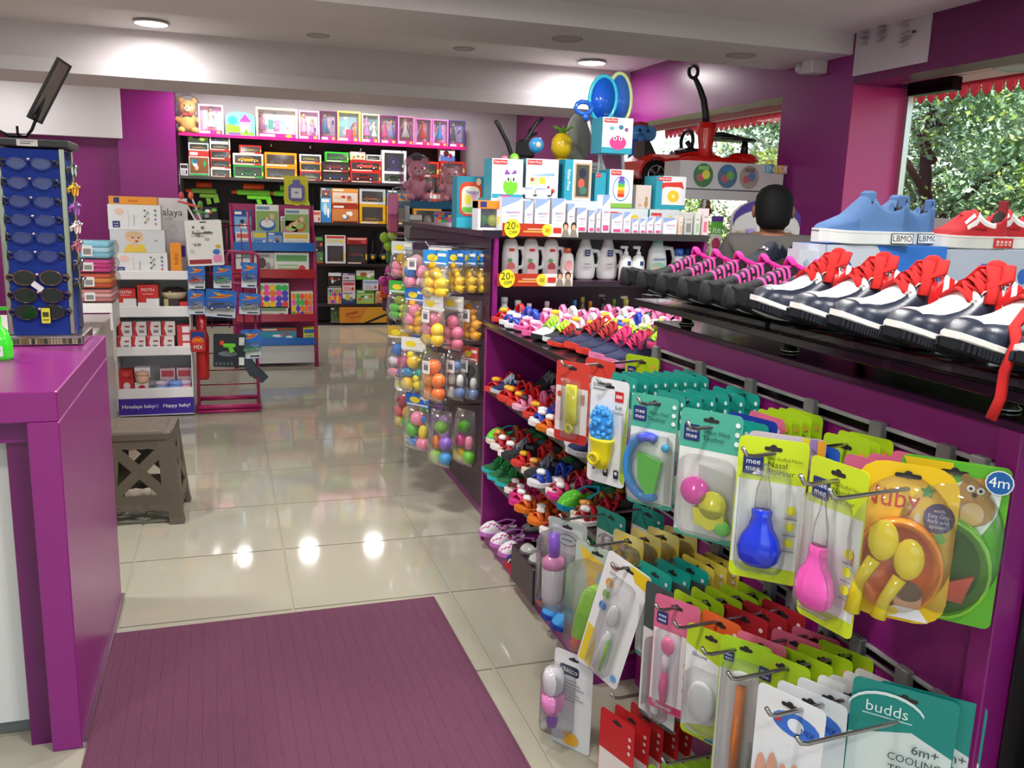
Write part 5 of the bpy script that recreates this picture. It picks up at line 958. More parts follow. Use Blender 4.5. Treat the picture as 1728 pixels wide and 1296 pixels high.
# blue oval paddles and a shovel
def paddle(label, px, top, bot, Y, rx, c, rim, lean):
    a, b = ony(px,top,Y), ony(px,bot,Y); h = a.z-b.z; t = thing('toy_paddle',label,'toy',(a.x,Y,b.z),rot=(0,R_(lean),0)); n = 20
    ring = lambda k,y: [(rx*k*math.cos(2*math.pi*i/n), y, h/2+h/2*k*math.sin(2*math.pi*i/n)) for i in range(n)]
    MB().loft([ring(1,0),ring(.96,.03),ring(.7,.06),ring(.1,.07)],c,smooth=True).loft([ring(.97,-.004),ring(.8,.03),ring(.05,.045)],c,smooth=True).build('shell','gloss',t)
    MB().tube(ring(1,0),.011,rim,6,closed=True).build('rim','gloss',t)
    MB().tube([(.0,.0,.02),(.02,.0,-.16),(.03,0,-(b.z-1.402))],.010,'#e4e6ea').build('shaft','plas',t); MB().lathe([(.0,0),(.03,.0),(.045,-.06),(.02,-.10),(0,-.10)],c,12,(.0,.01,.02)).build('collar','gloss',t)
paddle('large glossy blue oval toy paddle with cyan rim on the gondola, left one',1017,128,205,4.35,.075,'#1f5fd8','#3ac8e0',4)
paddle('large glossy blue oval toy paddle with pale yellow rim on the gondola, right one',1050,124,208,4.40,.065,'#2a6fe0','#d8e8a0',-3)
a,b = ony(985,182,4.3),ony(1012,262,4.3); t = thing('toy_shovel','blue-handled toy shovel with a white shaft leaning on the gondola','toy',b); d = a-b
m = MB(); m.tube([d*(-(b.z-1.402)/d.z),(0,0,0),d*.8],.009,'#e6e6ea'); m.build('shaft','plas',t)
m = MB(); m.tube([d+Vector((.045*math.cos(k*.63),0,.03*math.sin(k*.63))) for k in range(10)],.012,'#2468d0',8,closed=True).tube([d*.74,d*.95+Vector((-.0,0,-.02))],[.014,.02],'#2468d0'); m.build('grip','gloss',t)
q = ony(1078,226,6.25); t = thing('toy_elephant','light blue elephant-headed ride-on toy behind the pink octopus box','toy',(q.x,6.25,q.z-.1))
MB().ell((0,0,.10),(.085,.08,.07),'#4aa0f4',14,9).tube([(-.02,-.07,.08),(-.03,-.12,.04),(-.05,-.14,-.02)],[.03,.024,.018],'#3f90e4',8).build('head','gloss',t)
for s in (-1,1): MB().ell((s*.1,.02,.11),(.06,.02,.06),'#5ab0f8',12,7).build('ear','gloss',t)
MB().ell((-.03,-.078,.12),(.012,.008,.014),'#111',8,5).ell((.04,-.074,.12),(.012,.008,.014),'#111',8,5).build('eye','gloss',t)
MB().tube([(-.06,0,.165),(0,0,.18),(.07,0,.17)],.014,'#c8343a').build('hat_band','gloss',t)
MB().loft([[(x*k,y*k,z) for x,y in disc(.08,12)] for k,z in ((1.1,1.661-t.location.z),(1.0,-.1),(.8,.06))],'#2458c8',smooth=True).build('body','gloss',t)
for s in (-1,1): MB().tube([(s*.05,-.09,-.05),(s*.02,-.10,.03)],.012,'#e8eaf0').build('stripe','gloss',t)
# window display shelf with the long carton and two ride-on cars
wd = thing('window_display_shelf','white display shelf in front of the far window carrying ride-on cars','shelf',(2.72,5.25,0))
MB().bev(0,.95,0,1.12,1.62,1.66,'#d9d2d0',.004).build('board','plas',wd)
MB().box(.0,.95,-.01,.0,1.60,1.655,'#c9c2c2').build('front_lip','plas',wd)
for x in (.03,.92):
    for y in (.05,1.06): MB().bev(x-.015,x+.015,y-.015,y+.015,0,1.62,'#b9b4b2',.003).build('post','metal',wd)
a,b = ony(1142,318,5.28),ony(1327,278,5.28)
t = thing('long_carton','long white carton with round play pictures and coloured INTEX lettering by the far window','box',((a.x+b.x)/2,5.28,1.661)); w = b.x-a.x-.03; h = .185
MB().box(-w/2,w/2,0,.22,0,h,'#cfcacb').build('carton','paper',t)
p = Pr((0,0,0)); p.rect(-w*.5,0,w*.5,h,'#d3cdd0').rect(-w*.5,0,w*.5,.01,'#6a5f66')
for k,(u,c) in enumerate(((-.28,'#3f7a4a'),(-.05,'#4a6a8a'),(.16,'#a89a90'))):
    p.ov(u*w,.095,.075,c,.078,18).ov(u*w-.02,.08,.03,'#c8506a',.025).ov(u*w+.02,.10,.03,('#e8d83a','#6fae4a','#5a78a8')[k],.03).rect(u*w-.04,.13,u*w+.04,.155,('#8ac06a','#3a7ac0','#7a6a64')[k])
for k,(ch,c) in enumerate(zip('INTEX',('#7ac0e0','#4a9ac8','#d8c83a','#e89a3a','#d8a0b0'))): p.rect(.31*w+.034*k,.13,.31*w+.034*k+.034,.185,c).text(ch,.31*w+.034*k+.017,.157,.04,'#f4f4f0')
p.build(t)
RED = '#d8190f'
t = thing('ride_on_car','red push-along ride-on car with black wheels on the window display shelf','toy car',(3.22,5.92,1.661))
prof = [(-.42,.12),(-.42,.20),(-.34,.25),(-.12,.25),(-.02,.28),(.12,.29),(.3,.22),(.38,.16),(.38,.10),(.3,.08),(-.36,.08)]
MB().loft([[(x*k,yy,z) for x,z in prof] for yy,k in ((-.16,.92),(-.15,1),(.15,1),(.16,.92))],RED).build('body','gloss',t)
for x in (-.30,.24):
    for y in (-.175,.135):
        wh = MB(); wh.lathe([(0,0),(.10,0),(.105,.01),(.105,.03),(.10,.04),(0,.04)],'#151517',20,(x,y+.04,.105),axis='y'); wh.build('wheel','rub',t)
        hb = MB(); hb.lathe([(.0,0),(.02,0)],'#d0d2d6',10,(x,y-.002,.105),axis='y',smooth=False)
        for k in range(5): bar(hb,(x,y-.004,.105),(x+.062*math.cos(k*1.257),y-.004,.105+.062*math.sin(k*1.257)),.016,.006,'#d0d2d6',(0,1,0))
        hb.tube([(x+.066*math.cos(k*.524),y-.003,.105+.066*math.sin(k*.524)) for k in range(12)],.006,'#d0d2d6',5,closed=True).build('hub_cap','metal',t)
    MB().tube([(x+.12*math.cos(R_(a)),-.165,.105+.12*math.sin(R_(a))) for a in range(0,181,20)],.012,'#b8140c').build('wheel_arch','gloss',t)
MB().loft([[(-.36,-.09,.24),(-.36,.09,.24),(-.26,.09,.24),(-.26,-.09,.24)],[(-.36,-.08,.345),(-.36,.08,.345),(-.32,.08,.345),(-.32,-.08,.345)]],'#1b1a1c').build('seat_back','plas',t)
MB().tube([(.02,.09*math.cos(k*.524),.36+.08*math.sin(k*.524)) for k in range(12)],.014,'#17161a',8,closed=True).tube([(.02,0,.36),(.1,0,.27)],.018,'#17161a').bev(-.04,.1,-.09,.09,.27,.31,'#1a191c',.012).build('steering_wheel','plas',t)
MB().ell((.2,-.155,.17),(.05,.008,.03),'#e8e8ea',10,6).build('side_flash','gloss',t)
t = thing('twist_car','red twist car with a tall black curved push handle, nearest the purple column','toy car',(3.33,5.63,1.661))
pl = disc(.30,20,0,0,.12); 
MB().loft([[(x*k+dx,y*k,z) for x,y in pl] for k,z,dx in ((.8,.165,0),(1,.19,0),(1,.215,0),(.85,.235,.01))],RED,smooth=True).build('deck','gloss',t)
MB().lathe([(0,0),(.13,0),(.12,.03),(.08,.055),(0,.065)],RED,16,(.2,0,.215),sy=.8).build('nose','gloss',t)
MB().loft([[(x*k-.10,y*k,z) for x,y in disc(.06,10)] for k,z in ((1.2,.20),(.8,.30),(1.1,.42),(1.0,.47))],RED,smooth=True).build('column','gloss',t)
MB().tube([(-.11,0,.46),(-.115,0,.52),(-.14,0,.62),(-.18,0,.70),(-.22,0,.76)],[.028,.026,.024,.022,.018],'#1b1a1c',8,.8).tube([(-.235+.035*math.cos(k*.524),0,.80+.042*math.sin(k*.524)) for k in range(12)],.013,'#1b1a1c',8,closed=True).build('push_handle','plas',t)
MB().tube([(-.235+.037*math.cos(k*.524),-.004,.803+.044*math.sin(k*.524)) for k in range(1,6)],.010,'#c4c4c8',6).build('handle_trim','metal',t)
MB().tube([(.215,0,.26),(.215,0,.36)],[.035,.022],'#1a191b').loft([[(x,y,z) for x,y in disc(.2,14,.1,0,.10)] for z in (.355,.375)],'#1d1c1f').tube([(-.08,0,.38),(.02,0,.40),(.3,0,.365)],[.035,.028,.012],'#1d1c1f',8,.6).build('seat_bar','plas',t)
for x,y in ((-.2,-.1),(-.2,.1),(.2,-.07),(.2,.07)): MB().lathe([(0,-.015),(.07,-.015),(.07,.015),(0,.015)],'#17171a',14,(x,y,.07),axis='y').build('wheel','rub',t); MB().cyl((x,y*.8,.07),.012,.11,'#17171a').build('wheel_post','plas',t)
t = thing('toy_figure_pack','small blue and red toy behind the steering wheel of the red car','toy',(ony(1135,238,6.25).x,6.25,1.661)); MB().lathe([(0,0),(.07,.0),(.06,.1),(.1,.2),(.03,.28),(0,.32)],['#c83a3a','#2a5ac8','#2a5ac8','#3a7ad8','#3a7ad8'],12).build('body','gloss',t)
# ================================================================== HANGING TOY BAGS ON THE AISLE SIDE OF THE GONDOLA
pg = thing('peg_panel','dark peg panel with long wire pegs on the aisle side of the gondola','rack',(XE0-.004,YE,0))
MB().box(-.004,0,.03,1.9,.05,1.36,'#3a1830').build('panel','lam',pg)
def duck(mb, x, y, z, s, c='#f2c414'):
    mb.ell((x,y,z),(s,s*.8,s*.75),c,10,7).ell((x-.35*s,y-.2*s,z+s*.95),(s*.6,s*.55,s*.55),c,10,7).ell((x-.9*s,y-.4*s,z+s*.9),(s*.3,s*.26,s*.14),'#e8641c',8,5).ell((x-.6*s,y-.65*s,z+s*1.1),s*.09,'#1a1a1a',6,4).ell((x+.9*s,y,z+.3*s),(s*.35,s*.3,s*.25),c,8,5)
def toybag(label, x, y, z, w, h, head, toys, rz, seed, tagc=None):
    rnd = random.Random(seed); t = thing('toy_bag',label,'toy pack',(x,y,z),R_(rz),'hanging toy bags on the gondola side')
    if head:
        MB().prism([(u,v-.035) for u,v in rrect(w*.9,.07,.004,1)],-.003,.003,head,'y').build('header_card','paper',t)
        p = Pr((0,-.0032,-.035)); p.ov(-.1*w,0,.2*w,'#f0d83a',.016).rect(-w*.4,-.028,w*.4,-.02,'#e8eef4').rect(.1*w,.008,.4*w,.022,'#f4f0e0'); p.build(t)
    top = -.06 if head else -.02
    rr = []
    for zz,k,d in ((0,.45,.08),(-.25,.48,.4),(-.6,.52,.62),(-.9,.5,.55),(-1,.42,.2)):
        rr.append([(w*k*math.copysign(abs(math.cos(a))**.7,math.cos(a))*(1+rnd.uniform(-.08,.08)), w*.5*d*math.sin(a)*(1+rnd.uniform(-.1,.1)), top+(h+top)*zz) for a in [2*math.pi*j/12 for j in range(12)]])
    MB().loft(rr,'#fff',smooth=True).build('clear_bag','bag',t)
    toys = (toys*3)[:6]; n = 6
    for i,(kind,c) in enumerate(toys):
        m = MB(); s = w*.215; u = (-.22,.22,-.2,.22,0,.0)[i%6]*w; v = top-(h+top)*(.84-.27*(i//2))
        if kind == 'd': duck(m,u,0,v,s*1.05,c)
        elif kind == 'b': m.ell((u,0,v),s*1.05,c,10,7)
        elif kind == 'f': m.ell((u,0,v),(s*1.2,s*.5,s*.7),c,10,7).ell((u+s*1.2,0,v),(s*.35,s*.2,s*.55),c,8,5).ell((u-s*.7,-s*.4,v+s*.15),s*.16,'#fff',6,4).ell((u-s*.75,-s*.52,v+s*.15),s*.08,'#111',6,4)
        elif kind == 't': m.lathe([(0,-s),(s*.6,-s),(s*.7,0),(s*.5,s*.8),(0,s)],c,10,(u,0,v))
        m.build('bath_toy','gloss',t)
    if tagc: 
        MB().prism(rrect(.05,.06,.003,1,.0,-.09),-w*.3-.002,-w*.3,'#e9e7e2','y').build('price_tag','paper',t)
        p = Pr((0,-w*.3-.002,-.09)); p.rect(-.015,-.015,.015,.012,'#77747a').rect(-.02,.016,.02,.02,'#aaa'); p.build(t)
    return t
def peg(z, y):
    MB().tube([(0,y-YE,z),(-.27,y-YE,z+.008),(-.285,y-YE,z+.03)],.0035,'#a9aaac').build('peg','metal',pg)
Yw, Bl, Or, Pk, Gn, Wh, Vi = '#f2c81c','#3a78c8','#f07a24','#f08aa8','#5ab83a','#e8e6e0','#8a5ac0'
spec = [ # row z, list of (x, y, w, h, header, toys, tag)
 (1.30,[(.93,4.02,.13,.22,'#2f8fd8',[('d',Yw),('d',Yw),('d',Yw)],0,'large bag of yellow ducks with a blue header, front of the top row'),(1.03,4.03,.10,.20,'#2a70c0',[('d',Yw),('d',Yw)],0,'yellow duck bag second from the front of the top row'),(1.085,4.03,.10,.20,'#3a80c8',[('d',Yw),('d',Yw)],0,'yellow duck bag third from the front of the top row'),(1.135,4.03,.10,.20,'#2f78c0',[('d',Yw),('d',Yw)],0,'yellow duck bag nearest the panel in the top row'),
   (.93,4.45,.13,.22,None,[('b',Pk),('b','#e8c0c8'),('b',Bl),('b',Pk)],1,'bag of pink balls with a price tag, top row'),(1.06,4.48,.12,.2,'#d8d8dc',[('f',Bl),('f',Wh)],0,'bag of small sea animals in the top row, beside the pink balls'),(.95,4.95,.12,.2,'#c8ccd0',[('b',Pk),('b',Yw)],0,'bag of pink and yellow balls farthest in the top row')]),
 (1.085,[(.92,4.02,.12,.23,'#d8d6d0',[('b',Yw),('b',Yw),('b',Pk)],1,'bag with a stacked yellow figure, front of the second row'),(1.02,4.03,.11,.26,'#d4d2cc',[('t',Pk),('b','#d86a8a')],0,'bag with pink figures in the second row'),(1.11,4.03,.11,.22,None,[('d','#f0a818'),('d','#f0a818')],1,'bag of orange-yellow ducks near the panel, second row'),
   (.92,4.42,.13,.24,'#2f6fc8',[('d','#e8b43a'),('d','#e8a83a'),('b',Pk)],0,'bag of amber ducks with a blue header, second row'),(1.04,4.46,.12,.22,'#d8d4d0',[('b',Pk),('t','#e8a88a')],1,'bag of peach and pink toys, second row'),(.92,4.86,.13,.22,'#3fae4a',[('f',Gn),('f','#c8d83a')],0,'bag of green fish toys, second row'),(1.05,4.95,.12,.22,None,[('f',Gn),('b',Bl)],0,'bag of green and blue toys farthest in the second row')]),
 (.84,[(.93,4.03,.13,.26,None,[('t','#f08a2a'),('b','#f0762a'),('b','#f29a3a'),('b',Or)],1,'bag of orange bath toys with a large price tag, third row'),(1.04,4.03,.10,.26,None,[('t',Wh),('b','#6a84b8'),('t',Wh)],1,'bag of blue and white figures, third row'),(1.11,4.03,.10,.26,'#d8504a',[('t','#dcdcd4'),('b','#7a90c0'),('b','#333')],1,'bag of white and blue figures with a red header, third row'),
   (.90,4.36,.13,.28,'#e8e4dc',[('b','#f2c83a'),('d','#e8d83a'),('f','#3a88b8'),('f','#2a9a8a')],0,'bag of yellow toys and a teal crocodile, third row'),(.98,4.42,.12,.26,None,[('b','#d8c84a'),('b','#a8c83a')],0,'bag of lime balls, third row'),(.90,4.78,.13,.30,'#c9a23a',[('f',Pk),('b',Bl),('f','#e8d8e0'),('b','#e0508a')],0,'bag with a pink fish and a striped ball, third row'),(1.04,4.9,.12,.24,None,[('b',Bl),('f',Yw)],0,'bag of blue and yellow toys farthest in the third row')]),
 (.55,[(.97,4.03,.12,.30,None,[('b','#8ac83a'),('b','#3a9ad8'),('t',Or),('b',Vi),('b','#d8d03a')],0,'bag of rainbow toys hanging low, fourth row front'),(1.09,4.03,.12,.30,None,[('b',Yw),('b','#6ac82a'),('b','#d83a8a'),('t',Pk)],0,'bag of yellow, green and pink toys, fourth row nearest the panel'),
   (.92,4.34,.14,.30,'#3a70c8',[('f',Bl),('b',Pk),('b',Gn),('t','#e8c83a')],0,'bag with a blue curved tail and pastel toys, fourth row'),(1.05,4.42,.12,.28,None,[('b',Vi),('b','#b880c8')],0,'bag of violet balls, fourth row'),(.92,4.74,.13,.28,'#d8d2c8',[('t',Yw),('b',Gn),('b','#e8566a')],0,'bag of yellow strips and green ball, fourth row far end'),(1.06,4.95,.12,.26,None,[('b',Or),('b',Gn)],0,'bag of orange and green balls farthest in the fourth row')])]
sd = 0
for z, lst in spec:
    for y in sorted({round(a[1],1) for a in lst}): peg(z+.01, y)
    for (x,y,w,h,hd,ty,tg,lab) in lst:
        sd += 1; toybag(lab,x,y,z,w*1.25,h,hd,ty,-52+random.uniform(-14,14),sd,tg)
# ================================================================== PERSON BEHIND THE SHELVES, SEEN FROM BEHIND
def skin_obj(name, verts, edges, rad, m, col, parent, sub=2):
    me = bpy.data.meshes.new(name); me.from_pydata(verts, edges, []); o = bpy.data.objects.new(name, me); COL.objects.link(o); o.parent = parent
    md = o.modifiers.new('skin','SKIN'); md.use_smooth_shade = True
    sv = me.skin_vertices[0].data
    for i, r in enumerate(rad): sv[i].radius = r if isinstance(r,tuple) else (r,r)
    sv[0].use_root = True
    s = o.modifiers.new('sub','SUBSURF'); s.levels = sub; s.render_levels = sub
    me.materials.append(m); return o
def flat(name, base, rough=.8): return mat(name, rough, base=base, bump=.3, bscale=300)
pe = thing('person','person with short black hair in a grey shirt, seen from behind beside the end cap','person',(2.60,3.82,0),R_(-32))
vs = [(0,0,.92),(0,0,1.08),(0,-.01,1.25),(0,0,1.36),(0,.0,1.42),(0,.02,1.50),(0,.02,1.57),
 (-.17,0,1.35),(-.24,.01,1.20),(-.27,.03,1.05),(-.24,.14,.90),(-.22,.20,.84), (.17,0,1.35),(.24,.01,1.20),(.27,.03,1.05),(.24,.14,.90),(.22,.20,.84),
 (-.09,0,.84),(-.10,.01,.48),(-.10,-.01,.08),(-.10,.13,.04),(.09,0,.84),(.10,.01,.48),(.10,-.01,.08),(.10,.13,.04)]
es = [(0,1),(1,2),(2,3),(3,4),(4,5),(5,6),(3,7),(7,8),(8,9),(9,10),(10,11),(3,12),(12,13),(13,14),(14,15),(15,16),(0,17),(17,18),(18,19),(19,20),(0,21),(21,22),(22,23),(23,24)]
rd = [(.15,.10),(.14,.10),(.17,.11),(.12,.085),(.055,.055),(.085,.095),(.07,.085),.06,.048,.042,.034,.028,.06,.048,.042,.034,.028,.085,.06,.04,.035,.085,.06,.04,.035]
skin_obj('body',vs,es,rd,flat('skin_tone','#8a5a42',.55),'',pe)
sv_ = [(0,0,.84),vs[1],vs[2],(0,0,1.36),(0,0,1.415),vs[7],vs[8],vs[9],(-.245,.12,.92),vs[12],vs[13],vs[14],(.245,.12,.92)]
skin_obj('shirt',sv_,[(0,1),(1,2),(2,3),(3,4),(3,5),(5,6),(6,7),(7,8),(3,9),(9,10),(10,11),(11,12)],[(.175,.125),(.165,.12),(.195,.13),(.14,.105),(.075,.07),.085,.068,.06,.052,.085,.068,.06,.052],flat('grey_shirt','#55524f'),'',pe)
skin_obj('trousers',[(0,0,.99),(-.09,0,.84),(-.10,.01,.48),(-.10,-.01,.10),(.09,0,.84),(.10,.01,.48),(.10,-.01,.10)],[(0,1),(1,2),(2,3),(0,4),(4,5),(5,6)],[(.16,.115),.10,.075,.06,.10,.075,.06],flat('dark_trousers','#2b2c33'),'',pe)
hm = MB(); rr = []
for z,k,dy in ((1.44,.60,-.04),(1.465,.88,-.032),(1.51,1.0,-.012),(1.56,1.06,.0),(1.60,1.0,.005),(1.635,.78,.01),(1.655,.4,.01),(1.66,.05,.01)):
    rr.append([(.088*k*math.cos(a), .012+dy+.102*k*math.sin(a)*(1 if math.sin(a)<0 or z>1.56 else .55), z) for a in [2*math.pi*j/18 for j in range(18)]])
hm.loft(rr,'#080707',smooth=True); hm.build('hair','matte',pe)
for s in (-1,1): MB().ell((s*.092,.03,1.525),(.012,.022,.033),'#8a5a42',10,7).build('ear','skin',pe)
MB().ell((0,.118,1.515),(.012,.018,.02),'#8a5a42',8,6).build('nose','skin',pe)
MB().ell((-.03,.103,1.54),(.012,.008,.008),'#efeae4',8,5).ell((.03,.103,1.54),(.012,.008,.008),'#efeae4',8,5).build('eye','gloss',pe)
MB().ell((0,.108,1.475),(.022,.01,.007),'#7a4038',8,5).build('mouth','skin',pe)
for s in (-1,1):
    for k,(dx,dz,L) in enumerate(((-.02,0,.055),(-.007,0,.065),(.007,0,.062),(.02,0,.05))): MB().tube([(s*.22+dx,.20,.83),(s*.22+dx*1.1,.22,.83-L*.6),(s*.22+dx,.225,.83-L)],[.009,.008,.006],'#8a5a42').build('finger','skin',pe)
    MB().tube([(s*.20,.2,.84),(s*.185,.225,.82),(s*.18,.235,.79)],[.011,.009,.007],'#8a5a42').build('thumb','skin',pe)
    MB().bev(s*.1-.045,s*.1+.045,-.08,.18,0,.075,'#1c1b1d',.02).build('shoe','leath',pe)
# standee and strip cards by the wall
q = ony(1292,400,4.5); t = thing('arched_standee','white display with a purple arched header behind the person','display stand',(q.x,4.5,0)); R0 = .23; zc = ony(1292,372,4.5).z
arc = [(R0*math.cos(R_(a)),zc+.12*math.sin(R_(a))) for a in range(0,181,12)]
MB().prism([(-R0,0)]+[(R0,0)]+arc,0,.03,'#d8d2cf','y').build('panel','paper',t)
MB().prism(arc+[(R0*.98*math.cos(R_(a)),zc-.035+.10*math.sin(R_(a))) for a in range(180,-1,-12)],-.004,-.0005,'#4a2488','y').build('header','paper',t)
for k in range(7):
    x = -.18+.06*k; MB().bev(x-.02,x+.02,-.03,-.005,zc-.18,zc-.06+.01*(k%3),('#d8b8a8','#a898d8','#e8e4e0','#d84a48','#e8d8c8','#c9c4bf','#ded2c8')[k],.004).build('hanging_pack','paper',t)
t = thing('feeder_card','tall narrow card, purple and green with white lettering, hanging beside the end cap','sign',(ony(1207,420,4.6).x,4.6,ony(1207,480,4.6).z)); w,h = .075,.40
MB().box(-w/2,w/2,0,.004,0,h,'#cfc9c4').build('card','paper',t); p = Pr((0,0,0)); p.rect(-w/2,.92*h,w/2,h,'#5a3a8a').rect(-w/2,.74*h,w/2,.92*h,'#5fae3a').text('ite',0,.80*h,.04,'#f4f0ea',w*.8).ov(0,.6*h,.03,'#a83a58',.035).ov(0,.3*h,.028,'#b8a04a',.03).rect(-w*.3,.05*h,w*.1,.2*h,'#3a342c'); p.build(t)
MB().tube([(0,.008,h),(0,.008,-t.location.z)],.006,'#bbb').build('pole','metal',t)
t = thing('small_red_toy','small red doll figure hanging in front of the far window','toy',ony(1195,345,5.255)); MB().lathe([(.0,-.06),(.03,-.06),(.012,.0),(.015,.02),(0,.03)],'#7a2a24',10).build('body','plas',t); MB().tube([(0,0,.03),(0,0,1.60-t.location.z)],.002,'#aaa').build('cord','plas',t)
# ================================================================== SHOES
def interp(tab, t):
    for (a,x),(b,y) in zip(tab, tab[1:]):
        if t <= b: return x+(y-x)*((t-a)/(b-a) if b > a else 0)
    return tab[-1][1]
WT = [(0,.45),(.05,.68),(.15,.78),(.35,.76),(.5,.82),(.68,.98),(.78,1.0),(.88,.93),(.95,.74),(.985,.5),(1,.3)]
def shoe_upper(L, W, H, cf, op=(.05,.46), NS=20, NR=15, ht=None, zb=.018, spring=0.0, depth=.35, collar=.95):
    """lofted upper: heel at x=0, toe at x=L. cf(t, a) gives the colour, a runs 0 (one side) .. 1 (other side)"""
    ht = ht or [(0,.74),(.04,.84),(.2,.82),(.38,.92),(.46,1.0),(.56,.86),(.70,.58),(.80,.47),(.90,.42),(.96,.34),(.99,.24),(1,.16)]
    mb = MB(); rings = []; ts = [i/(NS-1) for i in range(NS)]
    for t in ts:
        w, h = W/2*interp(WT,t), H*interp(ht,t); sp = spring*max(0,(t-.6)/.4)**2; ring = []; opn = op and op[0] < t < op[1]
        for j in range(NR):
            a = math.pi*j/(NR-1); cy, sz = math.cos(a), math.sin(a)
            y = w*math.copysign(abs(cy)**.75,cy); z = zb+(h-zb)*abs(sz)**.62
            if opn:
                m = abs(j-(NR-1)/2)/((NR-1)/2)
                if m < .55: y, z = w*.62*(cy/abs(math.cos(math.pi*.45/2)) if 0 else cy*1.0)*.95, zb+(h-zb)*depth
                else: z = zb+(h-zb)*min(1,(1-m)/.40)**.6*collar
            ring.append((t*L, y, z+sp))
        rings.append(ring)
    mb.loft(rings, lambda i,j: ('#201c1f' if (op and op[0] < ts[i]+.01 and ts[i+1] < op[1]+.05 and abs(j+.5-(NR-1)/2)/((NR-1)/2) < .55) else cf((ts[i]+ts[i+1])/2, (j+.5)/(NR-1))), cap=False, closed=False, smooth=True)
    mb.loft([rings[0],[(p[0],p[1],zb) for p in rings[0]]], cf(0,.0), cap=False, closed=False)
    return mb
def shoe_sole(mb, L, W, z0, z1, grow, cf, spring=0.0, NS=18, x0=-.01):
    rings = []; ts = [i/(NS-1) for i in range(NS)]
    for t in ts:
        w = W/2*interp(WT,t)*grow+.002; sp = spring*max(0,(t-.6)/.4)**2; x = x0*L+t*L*(1-x0*1.6)
        rings.append([(x,-w*.92,z0+sp),(x,w*.92,z0+sp),(x,w,z0+sp+.003),(x,w,z1+sp),(x,w*.9,z1+sp+.001),(x,-w*.9,z1+sp+.001),(x,-w,z1+sp),(x,-w,z0+sp+.003)])
    mb.loft(rings, (lambda i,j: cf((ts[i]+ts[i+1])/2, j)) if callable(cf) else cf); return mb
def ribbon(mb, pts, w, c): return mb.tube(pts, w, c, 6, flat=.28)
NAVY, RD, WH = '#1b2436', '#cf1d22', '#ececee'
def lacing(L, W, H, c, n, t0, t1, w, loops=True, hang=0, ht=None, spring=0):
    mb = MB(); ht = ht or [(0,.74),(.04,.84),(.2,.82),(.38,.92),(.46,1.0),(.56,.86),(.70,.58),(.80,.47),(.90,.42),(.96,.34),(1,.16)]
    P = lambda t, s, dz=.004: (t*L, s*W/2*interp(WT,t), H*interp(ht,t)*(1-.34*s*s)+dz+spring*max(0,(t-.6)/.4)**2)
    for k in range(n):
        t = t0+(t1-t0)*k/max(1,n-1); s = .62
        ribbon(mb, [P(t,-s),P(t+.005,-s*.5,.008),P(t+.005,0,.011),P(t+.005,s*.5,.008),P(t,s)], w, c)
        if k < n-1:
            u = t0+(t1-t0)*(k+1)/max(1,n-1); ribbon(mb,[P(t,-s,.003),P((t+u)/2,0,.012),P(u,s,.003)],w*.9,c); ribbon(mb,[P(t,s,.003),P((t+u)/2,0,.009),P(u,-s,.003)],w*.9,c)
    if loops:
        b = Vector(P(t0,0,.012))
        for s in (-1,1):
            k = L/.3; ribbon(mb,[b,P(t0-.03,s*.35,.02*k+.006),P(t0+.02,s*.75,.016*k+.004),P(t0+.09,s*.72,.010*k+.003),P(t0+.06,s*.3,.014*k+.004),b],w*1.15,c)
            ribbon(mb,[b,P(t0+.05,s*.3,.014*k+.003),P(t0+.09,s*.65,.010*k+.003),P(t0+.13,s*.95,.006*k+.002)],w,c)
        mb.ell(tuple(b),(w*1.6,w*1.8,w*1.2),c,8,5)
    if hang:
        ribbon(mb,[P(t0,.1,.014),P(t0+.12,.3,.014),P(.70,.5,.012),P(.80,.85,.010),(.83*L,.62*W,.045),(.85*L,.60*W,.0),(.845*L,.63*W,-.04),(.86*L,.60*W,-.075)],w*.85,c)
    return mb
